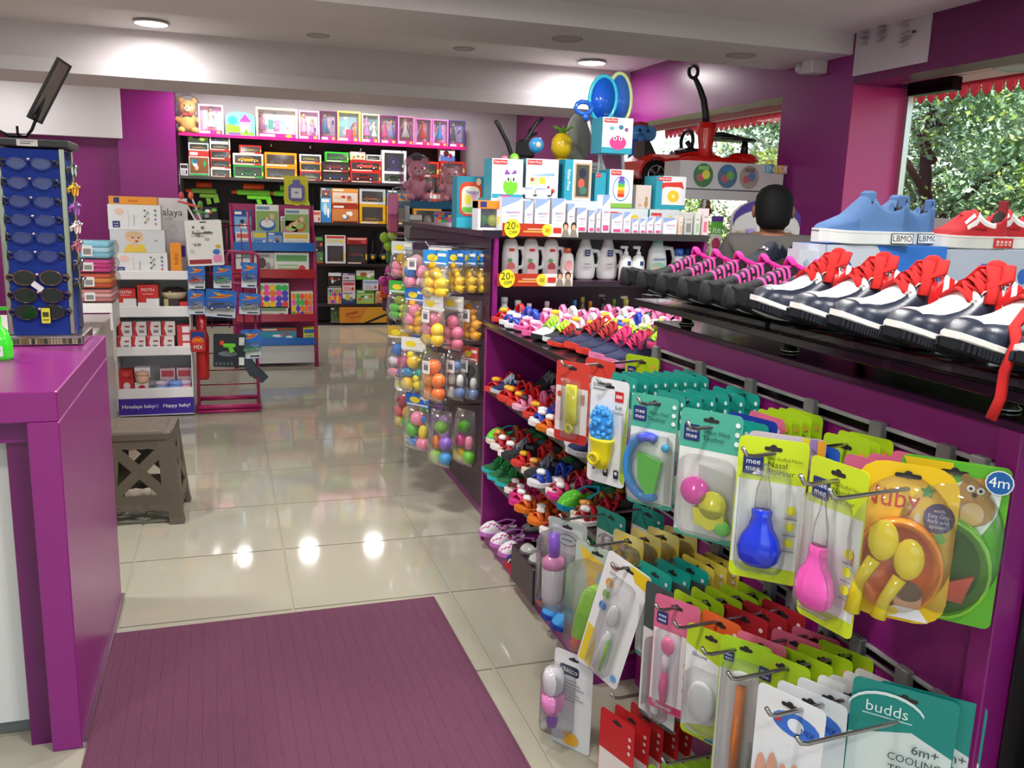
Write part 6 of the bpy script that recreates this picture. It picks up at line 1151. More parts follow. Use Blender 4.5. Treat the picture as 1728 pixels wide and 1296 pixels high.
# --- navy, white and red laced sneakers
def nav(t, a):
    e = min(a,1-a)
    if t > .62 and e < .31: return NAVY
    if t > .93: return NAVY
    if t > .60: return WH if e > .24 else NAVY
    if t > .52 and e < .36: return NAVY
    if .22 < t < .50 and .10 < e < .30: return WH if int((t-.22)/.047)%2 == 0 else RD
    if t < .16: return NAVY
    if e > .38 and t > .46: return '#b81c22'
    if e > .27: return NAVY if t < .36 else RD
    return RD
def sneaker_navy(hang):
    L, W, H = .30, .132, .150; t = thing('sneaker','x','shoe'); t['label'] = ''
    shoe_upper(L,W,H,nav,NS=26,NR=21,spring=.016).build('upper','leath',t)
    s = MB(); shoe_sole(s,L,W,0,.016,1.06,lambda t_,j:'#191b20' if t_ > .60 or t_ < .3 else (RD if t_ > .42 else '#a9a39a'),.018); s.build('sole','rub',t)
    s = MB(); shoe_sole(s,L,W,.016,.027,1.07,'#e6e4e0',.018); s.build('midsole','rub',t)
    tr = MB()
    for k in range(24):
        tt = .64+.0152*k
        for sgn in (-1,1):
            w = W/2*interp(WT,tt)*1.07+.003; sp = .018*max(0,(tt-.6)/.4)**2; tr.box(tt*L*1.005-.0013,tt*L*1.005+.0013,sgn*w-.003,sgn*w+.0008,.002+sp,.015+sp,'#2b2e36')
    o = tr.build('tread','rub',t); o['kind'] = 'stuff'
    lacing(L,W,H,'#c81a18',4,.44,.64,.0105,True,hang,spring=.016).build('laces','fab',t)
    ey = MB()
    for k in range(4):
        tt = .44+.066*k
        for sgn in (-1,1):
            p0 = (tt*L, sgn*.66*W/2*interp(WT,tt), H*interp([(0,.74),(.38,.92),(.46,1.0),(.56,.86),(.70,.58),(.8,.47)],tt)*.86+.002)
            ey.tube([(p0[0]+.006*math.cos(q*.785),p0[1]+sgn*.003*math.sin(q*.785),p0[2]+.006*math.sin(q*.785)) for q in range(8)],.0018,'#e4e2de',5,closed=True)
    o = ey.build('eyelets','metal',t); o['kind'] = 'stuff'
    return t
GZ = 1.252
ys = [1.61,1.475,1.34,1.20,1.06,.925]
nl = ['navy, white and red sneaker, farthest of the row beside the pink-black shoes','second navy, white and red sneaker counting from the pink-black shoes','third navy, white and red sneaker from the pink-black shoes','fourth navy, white and red sneaker from the pink-black shoes','navy and red sneaker with a lace hanging down over the glass edge','nearest navy and red sneaker, cut by the right picture edge']
PA, PBs = sneaker_navy(0), sneaker_navy(1)
PITCH = R_(-6)
for k,y in enumerate(ys):
    src = PBs if k in (4,) else PA
    if k in (0,4): o = src
    else: o = dup(src)
    o.location = (1.372,y-.035,GZ+.002); o.rotation_euler = (0,R_(-6.5),R_(180-12+3*(k%2))); o['label'] = nl[k]; o['group'] = 'navy and red sneakers on the glass shelf'
# --- black and pink striped slip-on trainers
def blk(t, a):
    e = min(a,1-a)
    if t > .58: return '#0c0d0e' if int(t*40)%2 or t > .74 else '#191a1d'
    if t < .10: return '#1d1e21'
    if e < .14: return '#232428'
    if e > .40 and t < .34: return '#e02a9a'
    if (abs(t-.32)<.02 or abs(t-.42)<.02 or abs(t-.52)<.02) and (.22 < e < .30 or e > .46): return '#17181b'
    return '#ea4a9e' if int(t*50)%2 else '#2a1c28'
def trainer():
    L, W, H = .29, .112, .128; t = thing('trainer','x','shoe')
    shoe_upper(L,W,H,blk,NS=51,NR=19,spring=.03,zb=.022,op=(.05,.28),ht=[(0,.80),(.05,.9),(.2,.92),(.29,1.02),(.45,.84),(.58,.64),(.70,.52),(.82,.45),(.92,.40),(.97,.30),(1,.16)]).build('upper','rub',t)
    s = MB(); shoe_sole(s,L,W,0,.030,1.07,lambda t_,j:'#232427' if t_ > .88 or j in (0,1) else '#e9e9ea',.034); s.build('midsole','rub',t)
    s = MB(); s.loft([[(L*x,W/2*y*k,z) for y,z in ((-1,.03),(-.8,.058),(0,.068),(.8,.058),(1,.03),(.7,.016),(-.7,.016))] for x,k in ((.95,.62),(1.0,.50),(1.035,.30))],'#2b2c30',smooth=True); s.build('toe_cap','rub',t)
    s = MB(); 
    for sg in (-1,1): s.tube([(.29*L,sg*.014,.128),(.20*L,sg*.03,.118),(.08*L,sg*.033,.115)],.007,'#e0269a',6)
    s.tube([(.29*L,-.02,.126),(.31*L,0,.142),(.29*L,.02,.126)],.012,'#e63aa4',7,.5); s.build('pink_lining','fab',t)
    return t
tp_ = trainer(); bl = ['black and pink striped trainer, farthest of its row','second black and pink striped trainer from the far end','third black and pink striped trainer from the far end','fourth black and pink striped trainer from the far end','fifth black and pink striped trainer from the far end','black and pink trainer touching the first navy and red sneaker']
for k,y in enumerate((2.275,2.165,2.05,1.935,1.825,1.72)):
    o = tp_ if k == 0 else dup(tp_); o.location = (1.365,y-.03,GZ+.002); o.rotation_euler = (0,R_(-5),R_(180-9)); o['label'] = bl[k]; o['group'] = 'black and pink trainers on the glass shelf'
# clear slanted risers under the two shoe rows
for y0,y1,lab in ((.86,1.68,'clear acrylic slanted riser under the navy and red sneakers'),(1.70,2.33,'clear acrylic slanted riser under the black and pink trainers')):
    t = thing('shoe_riser',lab,'riser',(0,0,GZ)); MB().prism([(1.34,.0),(1.16,.0),(1.16,.014),(1.18,.014)],y0,y1,'#fff','y').build('wedge','clear',t)
# --- shoe boxes and the canvas shoes on them
def shoebox(label, x0,x1,y0,y1,z1,c,ex=None,side=None):
    t = thing('shoe_box',label,'box',((x0+x1)/2,y0,GZ),0,'shoe boxes on the glass shelf'); w,h,d = x1-x0,z1-GZ,y1-y0
    MB().box(-w/2+.003,w/2-.003,.003,d-.003,0,h-.04,c).build('box','paper',t); MB().bev(-w/2,w/2,0,d,h-.05,h,c,.002).build('lid','paper',t)
    p = Pr((0,-.0005,0)); 
    if ex: ex(p,w,h)
    p.build(t)
    if side: 
        p = Pr((-w/2-.0005,d/2,0),(0,-1,0)); side(p,d,h); p.build(t,'side_print')
    return t
blob = lambda p,w,h: p.rect(-w*.5,0,w*.5,h,'#2a72d0').poly([(-w*.5,0),(-w*.05,0),(.12*w,h*.45),(-.1*w,h),(-w*.5,h)],'#c8ccd8').ov(-.33*w,.5*h,.06*w,'#2356b0',.3*h).ov(-.2*w,.35*h,.09*w,'#dfe2ea',.3*h).text('0',.42*w,.7*h,.02,'#173a7a')
shoebox('bright blue shoe box with pale swirl under the blue canvas shoes',1.44,1.82,1.875,2.015,1.436,'#2a72d0',blob,lambda p,w,h:p.rect(-w*.5,0,w*.5,h,'#c9cedb').ov(0,.5*h,.2*w,'#a8bcd8',.3*h))
blob2 = lambda p,w,h: p.rect(-w*.5,0,w*.5,h,'#b9bfcf').ov(-.15*w,.42*h,.13*w,'#2459b8',.38*h).ov(.06*w,.35*h,.12*w,'#d3d6de',.36*h).ov(.2*w,.6*h,.05*w,'#2a5fc0',.12*h).ov(-.33*w,.3*h,.08*w,'#a9c4dc',.3*h).ov(.34*w,.4*h,.1*w,'#9fb8d4',.4*h)
shoebox('pale blue patterned shoe box under the red canvas shoes',1.83,2.22,1.885,2.03,1.43,'#b9bfcf',blob2)
shoebox('low white patterned shoe box under the navy slip-on shoe',1.40,1.63,2.125,2.34,1.328,'#bfc6d8',lambda p,w,h:p.rect(-w*.5,0,w*.5,h,'#c9cfdf').ov(-.2*w,.5*h,.1*w,'#8fb0d8',.3*h).ov(.1*w,.5*h,.08*w,'#b8a0c8',.3*h))
t = thing('wrapping_sheet','crumpled white tissue sheet at the left end of the blue shoe box','paper',(1.415,1.90,GZ)); MB().prism([(-.04,.0),(.02,.0),(.03,.165),(-.035,.17)],-.0,.05,'#c9ced6','y').build('sheet','paper',t)
p = Pr((0,-.0005,0)); [p.ov(random.uniform(-.025,.012),random.uniform(.02,.15),.006,'#9fb4cc',.008) for k in range(12)]; p.build(t)
def canvas(name, label, L, W, H, c, c2, sole, loc, rz, kind):
    t = thing(name,label,'shoe',loc,rz,'canvas shoes on the shoe boxes')
    if kind == 'blue': cf = lambda q,a: (c2 if (q < .1 or (q > .62 and min(a,1-a) < .14)) else c)
    elif kind == 'red': cf = lambda q,a: ('#ede8e4' if (.2 < q < .62 and (.10 < min(a,1-a) < .18 or .24 < min(a,1-a) < .31)) else c)
    else: cf = lambda q,a: c2 if min(a,1-a) < .05 else c
    shoe_upper(L,W,H,cf,NS=30,NR=23,op=(.04,.46),zb=.03,ht=[(0,.96),(.05,.98),(.13,.76),(.25,.70),(.37,.82),(.46,1.02),(.56,.84),(.68,.60),(.82,.48),(.93,.40),(.98,.30),(1,.18)]).build('upper','fab' if kind != 'navy' else 'rub',t)
    s = MB(); shoe_sole(s,L,W,0,.034,1.10,lambda q,j:sole,.004); s.build('sole','rub',t)
    s = MB(); shoe_sole(s,L,W,.026,.029,1.115,'#3b4a5a' if kind=='blue' else (RD if kind=='red' else '#5a4c3e'),.004); s.build('foxing_line','rub',t)
    if kind == 'blue': MB().bev(-.003,.012,-.016,.016,H*.55,H*.98,c2,.003).build('heel_tab','fab',t)
    if kind == 'red':
        for k in range(2): ribbon(MB(),[(L*(.40+.12*k),-W*.42,H*.5),(L*(.40+.12*k),0,H*(.98-.1*k)),(L*(.40+.12*k),W*.42,H*.5)],.013,'#b81820').build('strap','fab',t)
        MB().bev(-.004,.004,-.016,.016,H*.75,H*1.25,'#8a1a22',.002).build('heel_tab','fab',t)
        p = Pr((-.005,0,H*1.05),(0,-1,0)); p.text('F',0,.008,.014,'#d8b0b0').text('U',0,-.012,.014,'#d8b0b0'); p.build(t)
    p = Pr((.13*L,W/2*.83*1.10+.0035,0),(-1,0.06,0)); w = .060; n = 'LBMO'
    if kind != 'navy':
        p.rect(-w/2,.004,w/2,.031,'#1d1d20' if kind=='blue' else '#c01c24').rect(-w/2+.002,.006,w/2-.002,.029,'#e9e9e6' if kind=='blue' else '#d8302e'); (p.text(n,0,.0175,.016,'#1d1d20',w*.85) if kind == 'blue' else [p.rect(-.022+.012*i,.011,-.014+.012*i,.024,'#f0cfc8').rect(-.020+.012*i,.014,-.016+.012*i,.018,'#c01c24') for i in range(4)]); p.build(t,'heel_label')
    else:
        MB().tube([(L*.60,-W*.2,H*.72),(L*.58,0,H*.80),(L*.60,W*.2,H*.72)],.006,'#c9ccd2',6).build('buckle','metal',t)
    if kind == 'blue': MB().bev(.38*L,.50*L,-.020,.020,H*.80,H*1.05,c,.006).build('tongue','fab',t)
    return t
canvas('canvas_shoe','blue canvas shoe on the blue shoe box, left one of the pair',.245,.105,.13,'#5a80b4','#4f74a8','#e2e5e2',(1.69,1.90,1.437),R_(180-8),'blue')
canvas('canvas_shoe','blue canvas shoe on the blue shoe box, right one of the pair',.235,.105,.125,'#5a80b4','#4f74a8','#e2e5e2',(1.835,1.965,1.437),R_(180-10),'blue')
canvas('canvas_shoe','red canvas shoe with white stripes on the pale blue shoe box, left one',.24,.10,.105,'#c2242c','#a01c24','#dedbd4',(2.05,1.93,1.431),R_(180-3),'red')
canvas('canvas_shoe','red canvas shoe with a heel loop on the pale blue shoe box, right one',.24,.10,.11,'#c2242c','#a01c24','#dedbd4',(2.215,1.97,1.431),R_(180-5),'red')
canvas('slip_on_shoe','dark navy slip-on shoe with a grey-brown sole on the low white box',.24,.10,.105,'#141a28','#4a3c30','#6a5c4c',(1.60,2.19,1.329),R_(180+6),'navy')
t = thing('cardboard_flap','grey and navy open cardboard lid standing behind the red canvas shoes','box',(1.98,2.16,GZ+.0)); MB().loft([[(-.16,0,0),(.18,0,0),(.18,.02,0),(-.16,.02,0)],[(-.16,.03,.26),(.18,.03,.26),(.18,.05,.26),(-.16,.05,.26)]],'#8f8684').build('lid','paper',t)
p = Pr((0,.022,.18),(1,0,0),(0,.11,.99)); p.rect(-.1,.03,.04,.055,'#3a4470').ov(-.11,.0,.03,'#c8c4cc',.03).ov(-.06,.02,.02,'#d8d4d8',.02); p.build(t)
# ================================================================== SHOE GONDOLA (open bay) AND SLATWALL BAY
X0, YN, YF = 1.074, 2.36, 3.66
sgd = thing('shoe_gondola','purple gondola bay with sloping shelves of children\'s shoes and a dark glass top','shelving',(0,0,0))
MB().bev(X0,1.98,YF-.02,YF+.004,0,1.0,'#8a1f74',.003).build('end_panel','lam',sgd)
MB().bev(X0+.16,1.98,YN-.02,YN,0,1.0,'#8a1f74',.003).build('divider','lam',sgd)
MB().box(1.52,1.54,YN,YF,.05,1.0,'#6b1559').build('back_panel','lam',sgd)
MB().box(X0+.01,1.98,YN,YF,.0,.055,'#8d1f7c').build('base','lam',sgd)
for n,z in (('shelf',.725),('shelf',.50),('shelf',.347)):
    MB().box(X0+.01,1.52,YN,YF-.02,z-.016,z,'#2c2127').build(n,'shelfglass',sgd); MB().box(X0,X0+.01,YN,YF-.02,z-.018,z+.002,'#3d3238').build('shelf_edge','shelfglass',sgd)
MB().bev(X0-.012,1.98,YN-.01,YF+.01,1.0,1.018,'#2e272b',.002).build('glass_top','shelfglass',sgd)
MB().box(X0+.0,1.96,YN,YF,.985,1.0,'#5c1550').build('top_rail','lam',sgd)
# --- small shoes
def kid(name, c1, c2, c3, L=.15, W=.062, H=.062, kind='sneaker'):
    t = thing(name,'x','shoe')
    if kind == 'sneaker':
        shoe_upper(L,W,H,lambda q,a:(c1 if q > .6 or q < .15 else (c2 if .12 < min(a,1-a) < .3 and .25 < q < .5 else c1)),NS=12,NR=11,zb=.012,spring=.008).build('upper','fab',t)
        s = MB(); shoe_sole(s,L,W,0,.014,1.1,c3,.010,10); s.build('sole','rub',t)
        lacing(L,W,H,c2,4,.44,.66,.0042,True,0,spring=.008).build('laces','fab',t)
    elif kind == 'sandal':
        s = MB(); shoe_sole(s,L,W,0,.015,1.12,c3,.006,12); s.build('sole','rub',t)
        s = MB()
        for q,h in ((.78,.32),(.62,.42),(.25,.55)): ribbon(s,[(q*L,-W*.5*interp(WT,q),.014),(q*L,-W*.32,H*h*1.5),(q*L,0,H*h*1.9),(q*L,W*.32,H*h*1.5),(q*L,W*.5*interp(WT,q),.014)],.010,c1)
        ribbon(s,[(.25*L,-W*.36,H*.5),(.06*L,-W*.2,H*.75),(.0,0,H*.8),(.06*L,W*.2,H*.75),(.25*L,W*.36,H*.5)],.008,c1); s.build('strap','leath',t)
        s = MB(); s.ell((.72*L,0,H*.72),(.016,.018,.010),c2,10,6).ell((.72*L,-.014,H*.72),(.008,.008,.007),c2,8,5).ell((.72*L,.014,H*.72),(.008,.008,.007),c2,8,5); s.build('bow','gloss',t)
    elif kind == 'clog':
        shoe_upper(L,W,H*.95,lambda q,a:c1 if (int(q*37)+int(a*23))%5 else c2,NS=14,NR=13,op=(.04,.52),ht=[(0,.55),(.3,.5),(.5,.72),(.6,.95),(.78,.85),(.92,.6),(1,.3)],zb=.012).build('upper','rub',t)
        s = MB(); shoe_sole(s,L,W,0,.016,1.1,c3,.006,10); s.build('sole','rub',t)
        s = MB(); ribbon(s,[(.5*L,-W*.52,H*.55),(.2*L,-W*.48,H*.75),(.02*L,0,H*.8),(.2*L,W*.48,H*.75),(.5*L,W*.52,H*.55)],.007,c3); s.build('heel_strap','rub',t)
    elif kind == 'pump':
        shoe_upper(L,W,H*.8,lambda q,a:c1,NS=14,NR=11,op=(.05,.72),ht=[(0,.9),(.3,.6),(.6,.5),(.75,.62),(.9,.5),(1,.25)],zb=.01).build('upper','gloss',t)
        s = MB(); shoe_sole(s,L,W,0,.009,1.05,c3,.003,10); s.build('sole','rub',t)
        ribbon(MB(),[(.4*L,-W*.4,H*.4),(.4*L,0,H*.8),(.4*L,W*.4,H*.4)],.006,c2).build('strap','gloss',t)
    return t
KINDS = {
 'pinksand':('sandal','sandal','pink sandal','#e88ab8','#f4b8d4','#e86aa8'),'bluesand':('sandal','sandal','royal blue and white sandal','#2a48b8','#f0f0f4','#e8e8ea'),
 'redsand':('sandal','sandal','red sandal with gold bow','#c8242c','#e0a82a','#d8443a'),'whitesand':('sandal','sandal','white sandal with yellow bow','#efeaea','#f0c82a','#d8d2d0'),
 'navycoral':('sneaker','sneaker','navy coral-soled sneaker','#1f2548','#a8242a','#e8483a'),'navypink':('sneaker','sneaker','navy pink-laced sneaker','#222a52','#e83a7a','#f08ab8'),
 'blacklime':('sneaker','sneaker','black sneaker with lime laces','#20242a','#b8f03a','#e8ece8'),'limesand':('sandal','sandal','lime green strappy sandal','#a8e03a','#e8f0a8','#3a4a3a'),'whitelime':('sneaker','sneaker','white sneaker with lime laces','#dfe2e2','#a8e83a','#2a2c30'),
 'green':('clog','clog','green and teal clog','#5fc83a','#8ae04a','#1f9ab8'),'greendk':('sneaker','sneaker','dark green shoe','#1f6a3a','#2f9a4a','#3ab8c0'),'brown':('sandal','sandal','brown and orange sandal','#a8522a','#e0a04a','#e8d8c0'),
 'redwht':('sandal','sandal','red sandal with white bow','#b81e28','#f2ecec','#f0e8e4'),'hotpink':('sandal','sandal','hot pink bowed sandal','#e0407a','#f4f0f0','#d83a8a'),'orange':('sandal','sandal','orange sandal with white bow','#e0662a','#f4f0e8','#e07a2a'),
 'silver':('pump','ballet_shoe','silver-grey ballet shoe','#a9aaa6','#c8c8c8','#6a6a66'),'dotclog':('clog','clog','white dotted clog','#e9e6ea','#c8408a','#c878c8'),'navyclog':('clog','clog','navy spotted clog','#2a2a78','#e8c82a','#c8302a'),
 'skyclog':('clog','clog','sky blue clog','#4a9adc','#4a9adc','#2a4aa8'),'black':('sneaker','sneaker','black and grey shoe','#24262a','#6a7078','#3a3c40'),'darkblue':('sneaker','sneaker','dark blue strapped shoe','#1e2a58','#8a98a8','#c8ccd0'),'pinkblk':('sandal','sandal','pink sandal with dark bow','#e07aa0','#3a2a30','#e8b0c8')}
protos = {}
rk = random.Random(11)
def put(kind, label, x, y, z, rz, sc=1.0, group=None):
    k, nm, d, a, b, c = KINDS[kind]
    if kind not in protos: o = protos[kind] = kid(nm,a,b,c,kind=k)
    else: o = dup(protos[kind])
    o.location = (x,y,z); o.rotation_euler = (0,0,R_(rz)); o.scale = (sc,sc,sc); o['label'] = label; o['group'] = group
def rowof(shelf, row, zz, x, kinds, y1, dy, rz, sc, grp):
    for k, kd in enumerate(kinds):
        put(kd, f'{KINDS[kd][2]}, {ORD[k]} from the far end, {row} row {shelf}', x+rk.uniform(-.012,.012), y1-dy*k, zz, rz+rk.uniform(-14,14), sc*rk.uniform(.95,1.05), grp)
gT = "children's shoes on the dark glass top"
rowof('on the glass top','front',1.019,1.255,['redsand','bluesand','bluesand','pinksand','pinksand','whitelime','blacklime','navycoral'],3.60,.098,192,1.15,gT)
for k,(kd,y) in enumerate((('navycoral',2.83),('navycoral',2.72),('navypink',2.61),('navypink',2.50))): put(kd,f'{KINDS[kd][2]}, large, {ORD[k]} of four beside the slat panel',1.34,y,1.019,192,1.55,gT)
rowof('on the glass top','second',1.019,1.46,['pinksand','whitesand','pinksand','whitesand','redsand','bluesand','blacklime','blacklime','navycoral','blacklime'],3.60,.104,188,1.15,gT)
rowof('on the glass top','third',1.019,1.66,['pinksand','pinksand','whitesand','bluesand','whitesand','limesand','blacklime','limesand','whitelime','navycoral'],3.60,.108,186,1.15,gT)
rowof('on the glass top','back',1.019,1.86,['pinksand','pinksand','pinkblk','pinksand','pinksand','brown','limesand','limesand','limesand','blacklime'],3.60,.108,184,1.15,gT)
for n,(z,fr_row,bk_row) in enumerate(((.726,['redsand','darkblue','redsand','redsand','redsand','pinkblk','redsand','bluesand','bluesand','orange','redwht','bluesand'],['black','black','pinksand','black','darkblue','darkblue','black','pinkblk','darkblue']),
   (.501,['green','brown','redwht','redwht','black','redsand','brown','black','bluesand','redwht','hotpink'],['greendk','greendk','redsand','black','redsand','greendk','black','redsand']),
   (.348,['greendk','greendk','greendk','redwht','hotpink','hotpink','orange','orange','orange','redwht','orange'],['greendk','black','redwht','greendk','orange','orange','redsand','orange']),
   (.056,['dotclog','dotclog','dotclog','navyclog','navyclog','navyclog','navyclog','skyclog','skyclog','navyclog'],['silver','silver','dotclog','navyclog','silver','navyclog','navyclog']))):
    g = "children's shoes on the gondola shelves"; sn = ('upper shelf','second shelf','third shelf','bottom shelf')[n]
    fr_row = (fr_row*2)[:14] if n < 3 else fr_row; rowof('on the '+sn,'front',z,1.215,fr_row,3.57,1.14/len(fr_row),190,1.16,g)
    bk_row = (bk_row*2)[:12] if n < 3 else bk_row; rowof('on the '+sn,'back',z,1.40,bk_row,3.56,1.10/len(bk_row),186,1.12,g)
for k in range(2): put('silver',f'silver-grey ballet shoe held higher above the bottom shelf, {ORD[k]} from the far end',1.22,3.02-.10*k,.20,190,1.2,"children's shoes on the gondola shelves")
t = thing('shoe_display_block','dark low block under the raised silver ballet shoes on the bottom shelf','riser',(1.16,2.97,.056)); MB().bev(-.12,.12,-.13,.13,0,.143,'#3a2a34',.003).build('block','plas',t)
# ================================================================== SLAT PANEL BAY
XS, SN, SF = 1.22, 1.085, 2.335
sw = thing('slat_panel_gondola','purple slat panel gondola with steel rails holding hooks, at the right front','shelving',(0,0,0))
for z0,z1 in ((.0,.29),(.31,.627),(.652,1.078),(1.103,1.172)): MB().bev(XS,XS+.02,SN,SF-.001,z0,z1,'#86196f',.001).build('panel','lam',sw)
for z in (.30,.64,1.09):
    MB().box(XS+.008,XS+.02,SN,SF-.001,z-.014,z+.014,'#2e2a2c').build('groove','metal',sw)
    MB().bev(XS-.006,XS+.002,SN,SF-.001,z+.008,z+.016,'#a8a6a4',.001).build('rail','plas',sw)
    MB().bev(XS-.004,XS+.002,SN,SF-.001,z-.017,z-.011,'#85827f',.001).build('rail','plas',sw)
MB().bev(XS-.012,XS+.75,SN-.045,SN,.0,1.172,'#85186e',.002).build('end_post','lam',sw)
MB().bev(XS-.014,XS+.76,SN-.05,SF-.001,1.172,1.186,'#3a1c34',.002).build('top_board','shelfglass',sw)
MB().box(XS+.02,XS+.75,SF-.026,SF-.022,0,1.17,'#6b1559').build('rear_divider','lam',sw)
gs = thing('glass_shelf','long dark-edged glass shelf on short steel legs carrying the sneakers','shelf',(0,0,1.232))
MB().bev(1.14,2.25,.72,2.345,0,.019,'#1a1416',.002).build('glass','shelfglass',gs)
for x,y in ((1.27,1.13),(1.27,1.75),(1.27,2.25),(1.9,1.13),(1.9,2.25)): MB().lathe([(.022,-.046),(.022,-.04),(.016,-.036),(.016,0)],'#b5b2ae',14,(x,y,0)).build('leg','metal',gs)
# near end cap with thin packs, seen past the post
ne = thing('hair_accessory_rack','dark rack facing the entrance past the slat panel post, with thin clear packs','shelving',(XS+.04,.98,0))
MB().box(0,.72,.05,.055,.0,1.15,'#2a2428').build('back_panel','matte',ne)
for z in (.92,.55,.2): MB().bev(.0,.72,-.04,.05,z-.012,z,'#4a4446',.002).build('shelf','metal',ne)
for k in range(6):
    x = XS+.05+.055*k; t = thing('toothbrush_pack',f'clear thin pack with a red square header past the post, {ORD[k]} from the left','pack',(x,.955+.004*(k%2),.56),0,'thin clear packs past the post')
    MB().box(-.024,.024,0,.003,0,.25,'#a9a4ac').build('backing_card','paper',t); p = Pr((0,0,0)); p.rect(-.023,.2,.023,.248,'#d8d4d8')
    for i in range(5):
        for j in range(4): p.ov(-.018+.009*i,.206+.011*j,.002,'#5a6a9a',n=6)
    p.rect(-.006,.212,.010,.232,'#c8281e'); p.build(t)
    MB().tube([(0,-.006,.02),(.002,-.008,.10),(.0,-.006,.18)],[.008,.005,.004],('#c8d83a','#e8e8ea','#3a9a8a')[k%3]).build('toothbrush','plas',t); MB().bev(-.022,.022,-.014,-.0005,.005,.195,'#fff',.004).build('blister','clear',t)
# ------------------------------------------------------------------ hooks
hp = thing('display_hook','x','hook'); HL_ = .305
MB().bev(-.014,.004,-.017,.017,-.045,.022,'#7d7a77',.002).build('clip','plas',hp)
MB().tube([(-.006,0,-.018),(-.06,0,-.020),(-HL_+.02,0,-.032),(-HL_+.006,0,-.029),(-HL_-.004,0,-.014)],.0042,'#b4b2b0',8).build('rod','metal',hp)
HK = []
def hook(y, z, row, k):
    o = hp if not HK else dup(hp); HK.append(o); o.location = (XS-.004,y,z); o['label'] = f'steel display hook, {ORD[k]} from the far end of the {row} slat rail'; o['group'] = 'hooks on the slat panel'
R1 = [2.31,2.05,1.81,1.575,1.365,1.19,1.115]; R2y = [2.27,2.06,1.90,1.66,1.57,1.45,1.35,1.22,1.13]; R3 = [2.06,1.86,1.58,1.30]
for k,y in enumerate(R1): hook(y,1.09,'top',k)
for k,y in enumerate(R2y): hook(y,.64,'middle',k)
for k,y in enumerate(R3): hook(y,.30,'lowest',k)
# ------------------------------------------------------------------ blister cards
def blister(mb, poly_r, h, y0=-.001, c='#fff'):
    w_, hh, cx, cz, d = poly_r; a = rrect(w_,hh,min(w_,hh)*.22,4,cx,cz); b = rrect(w_*.88,hh*.93,min(w_,hh)*.2,4,cx,cz)
    return mb.loft([[(u,y0,v) for u,v in a],[(u,y0-d*.75,v) for u,v in a],[(u,y0-d,v) for u,v in b]],c)
def logo(p, u, v, s):
    p.poly([(u+x,v+y) for x,y in rrect(s,s,s*.08,2)],'#24336f'); p.text('mee',u,v+s*.17,s*.30,'#f2f2f6',s*.8).text('mee',u,v-s*.19,s*.30,'#f2f2f6',s*.8)
CARDS = 0
def bcard(label, w, h, base, x, y, z, th, kind, roll=0, group='blister cards on the slat panel', name='blister_card', lean=0):
    t = thing(name,label,'pack',(x,y,z),group=group,rot=(R_(lean),R_(roll),R_(-th)))
    design(t,w,h,base,kind); return t
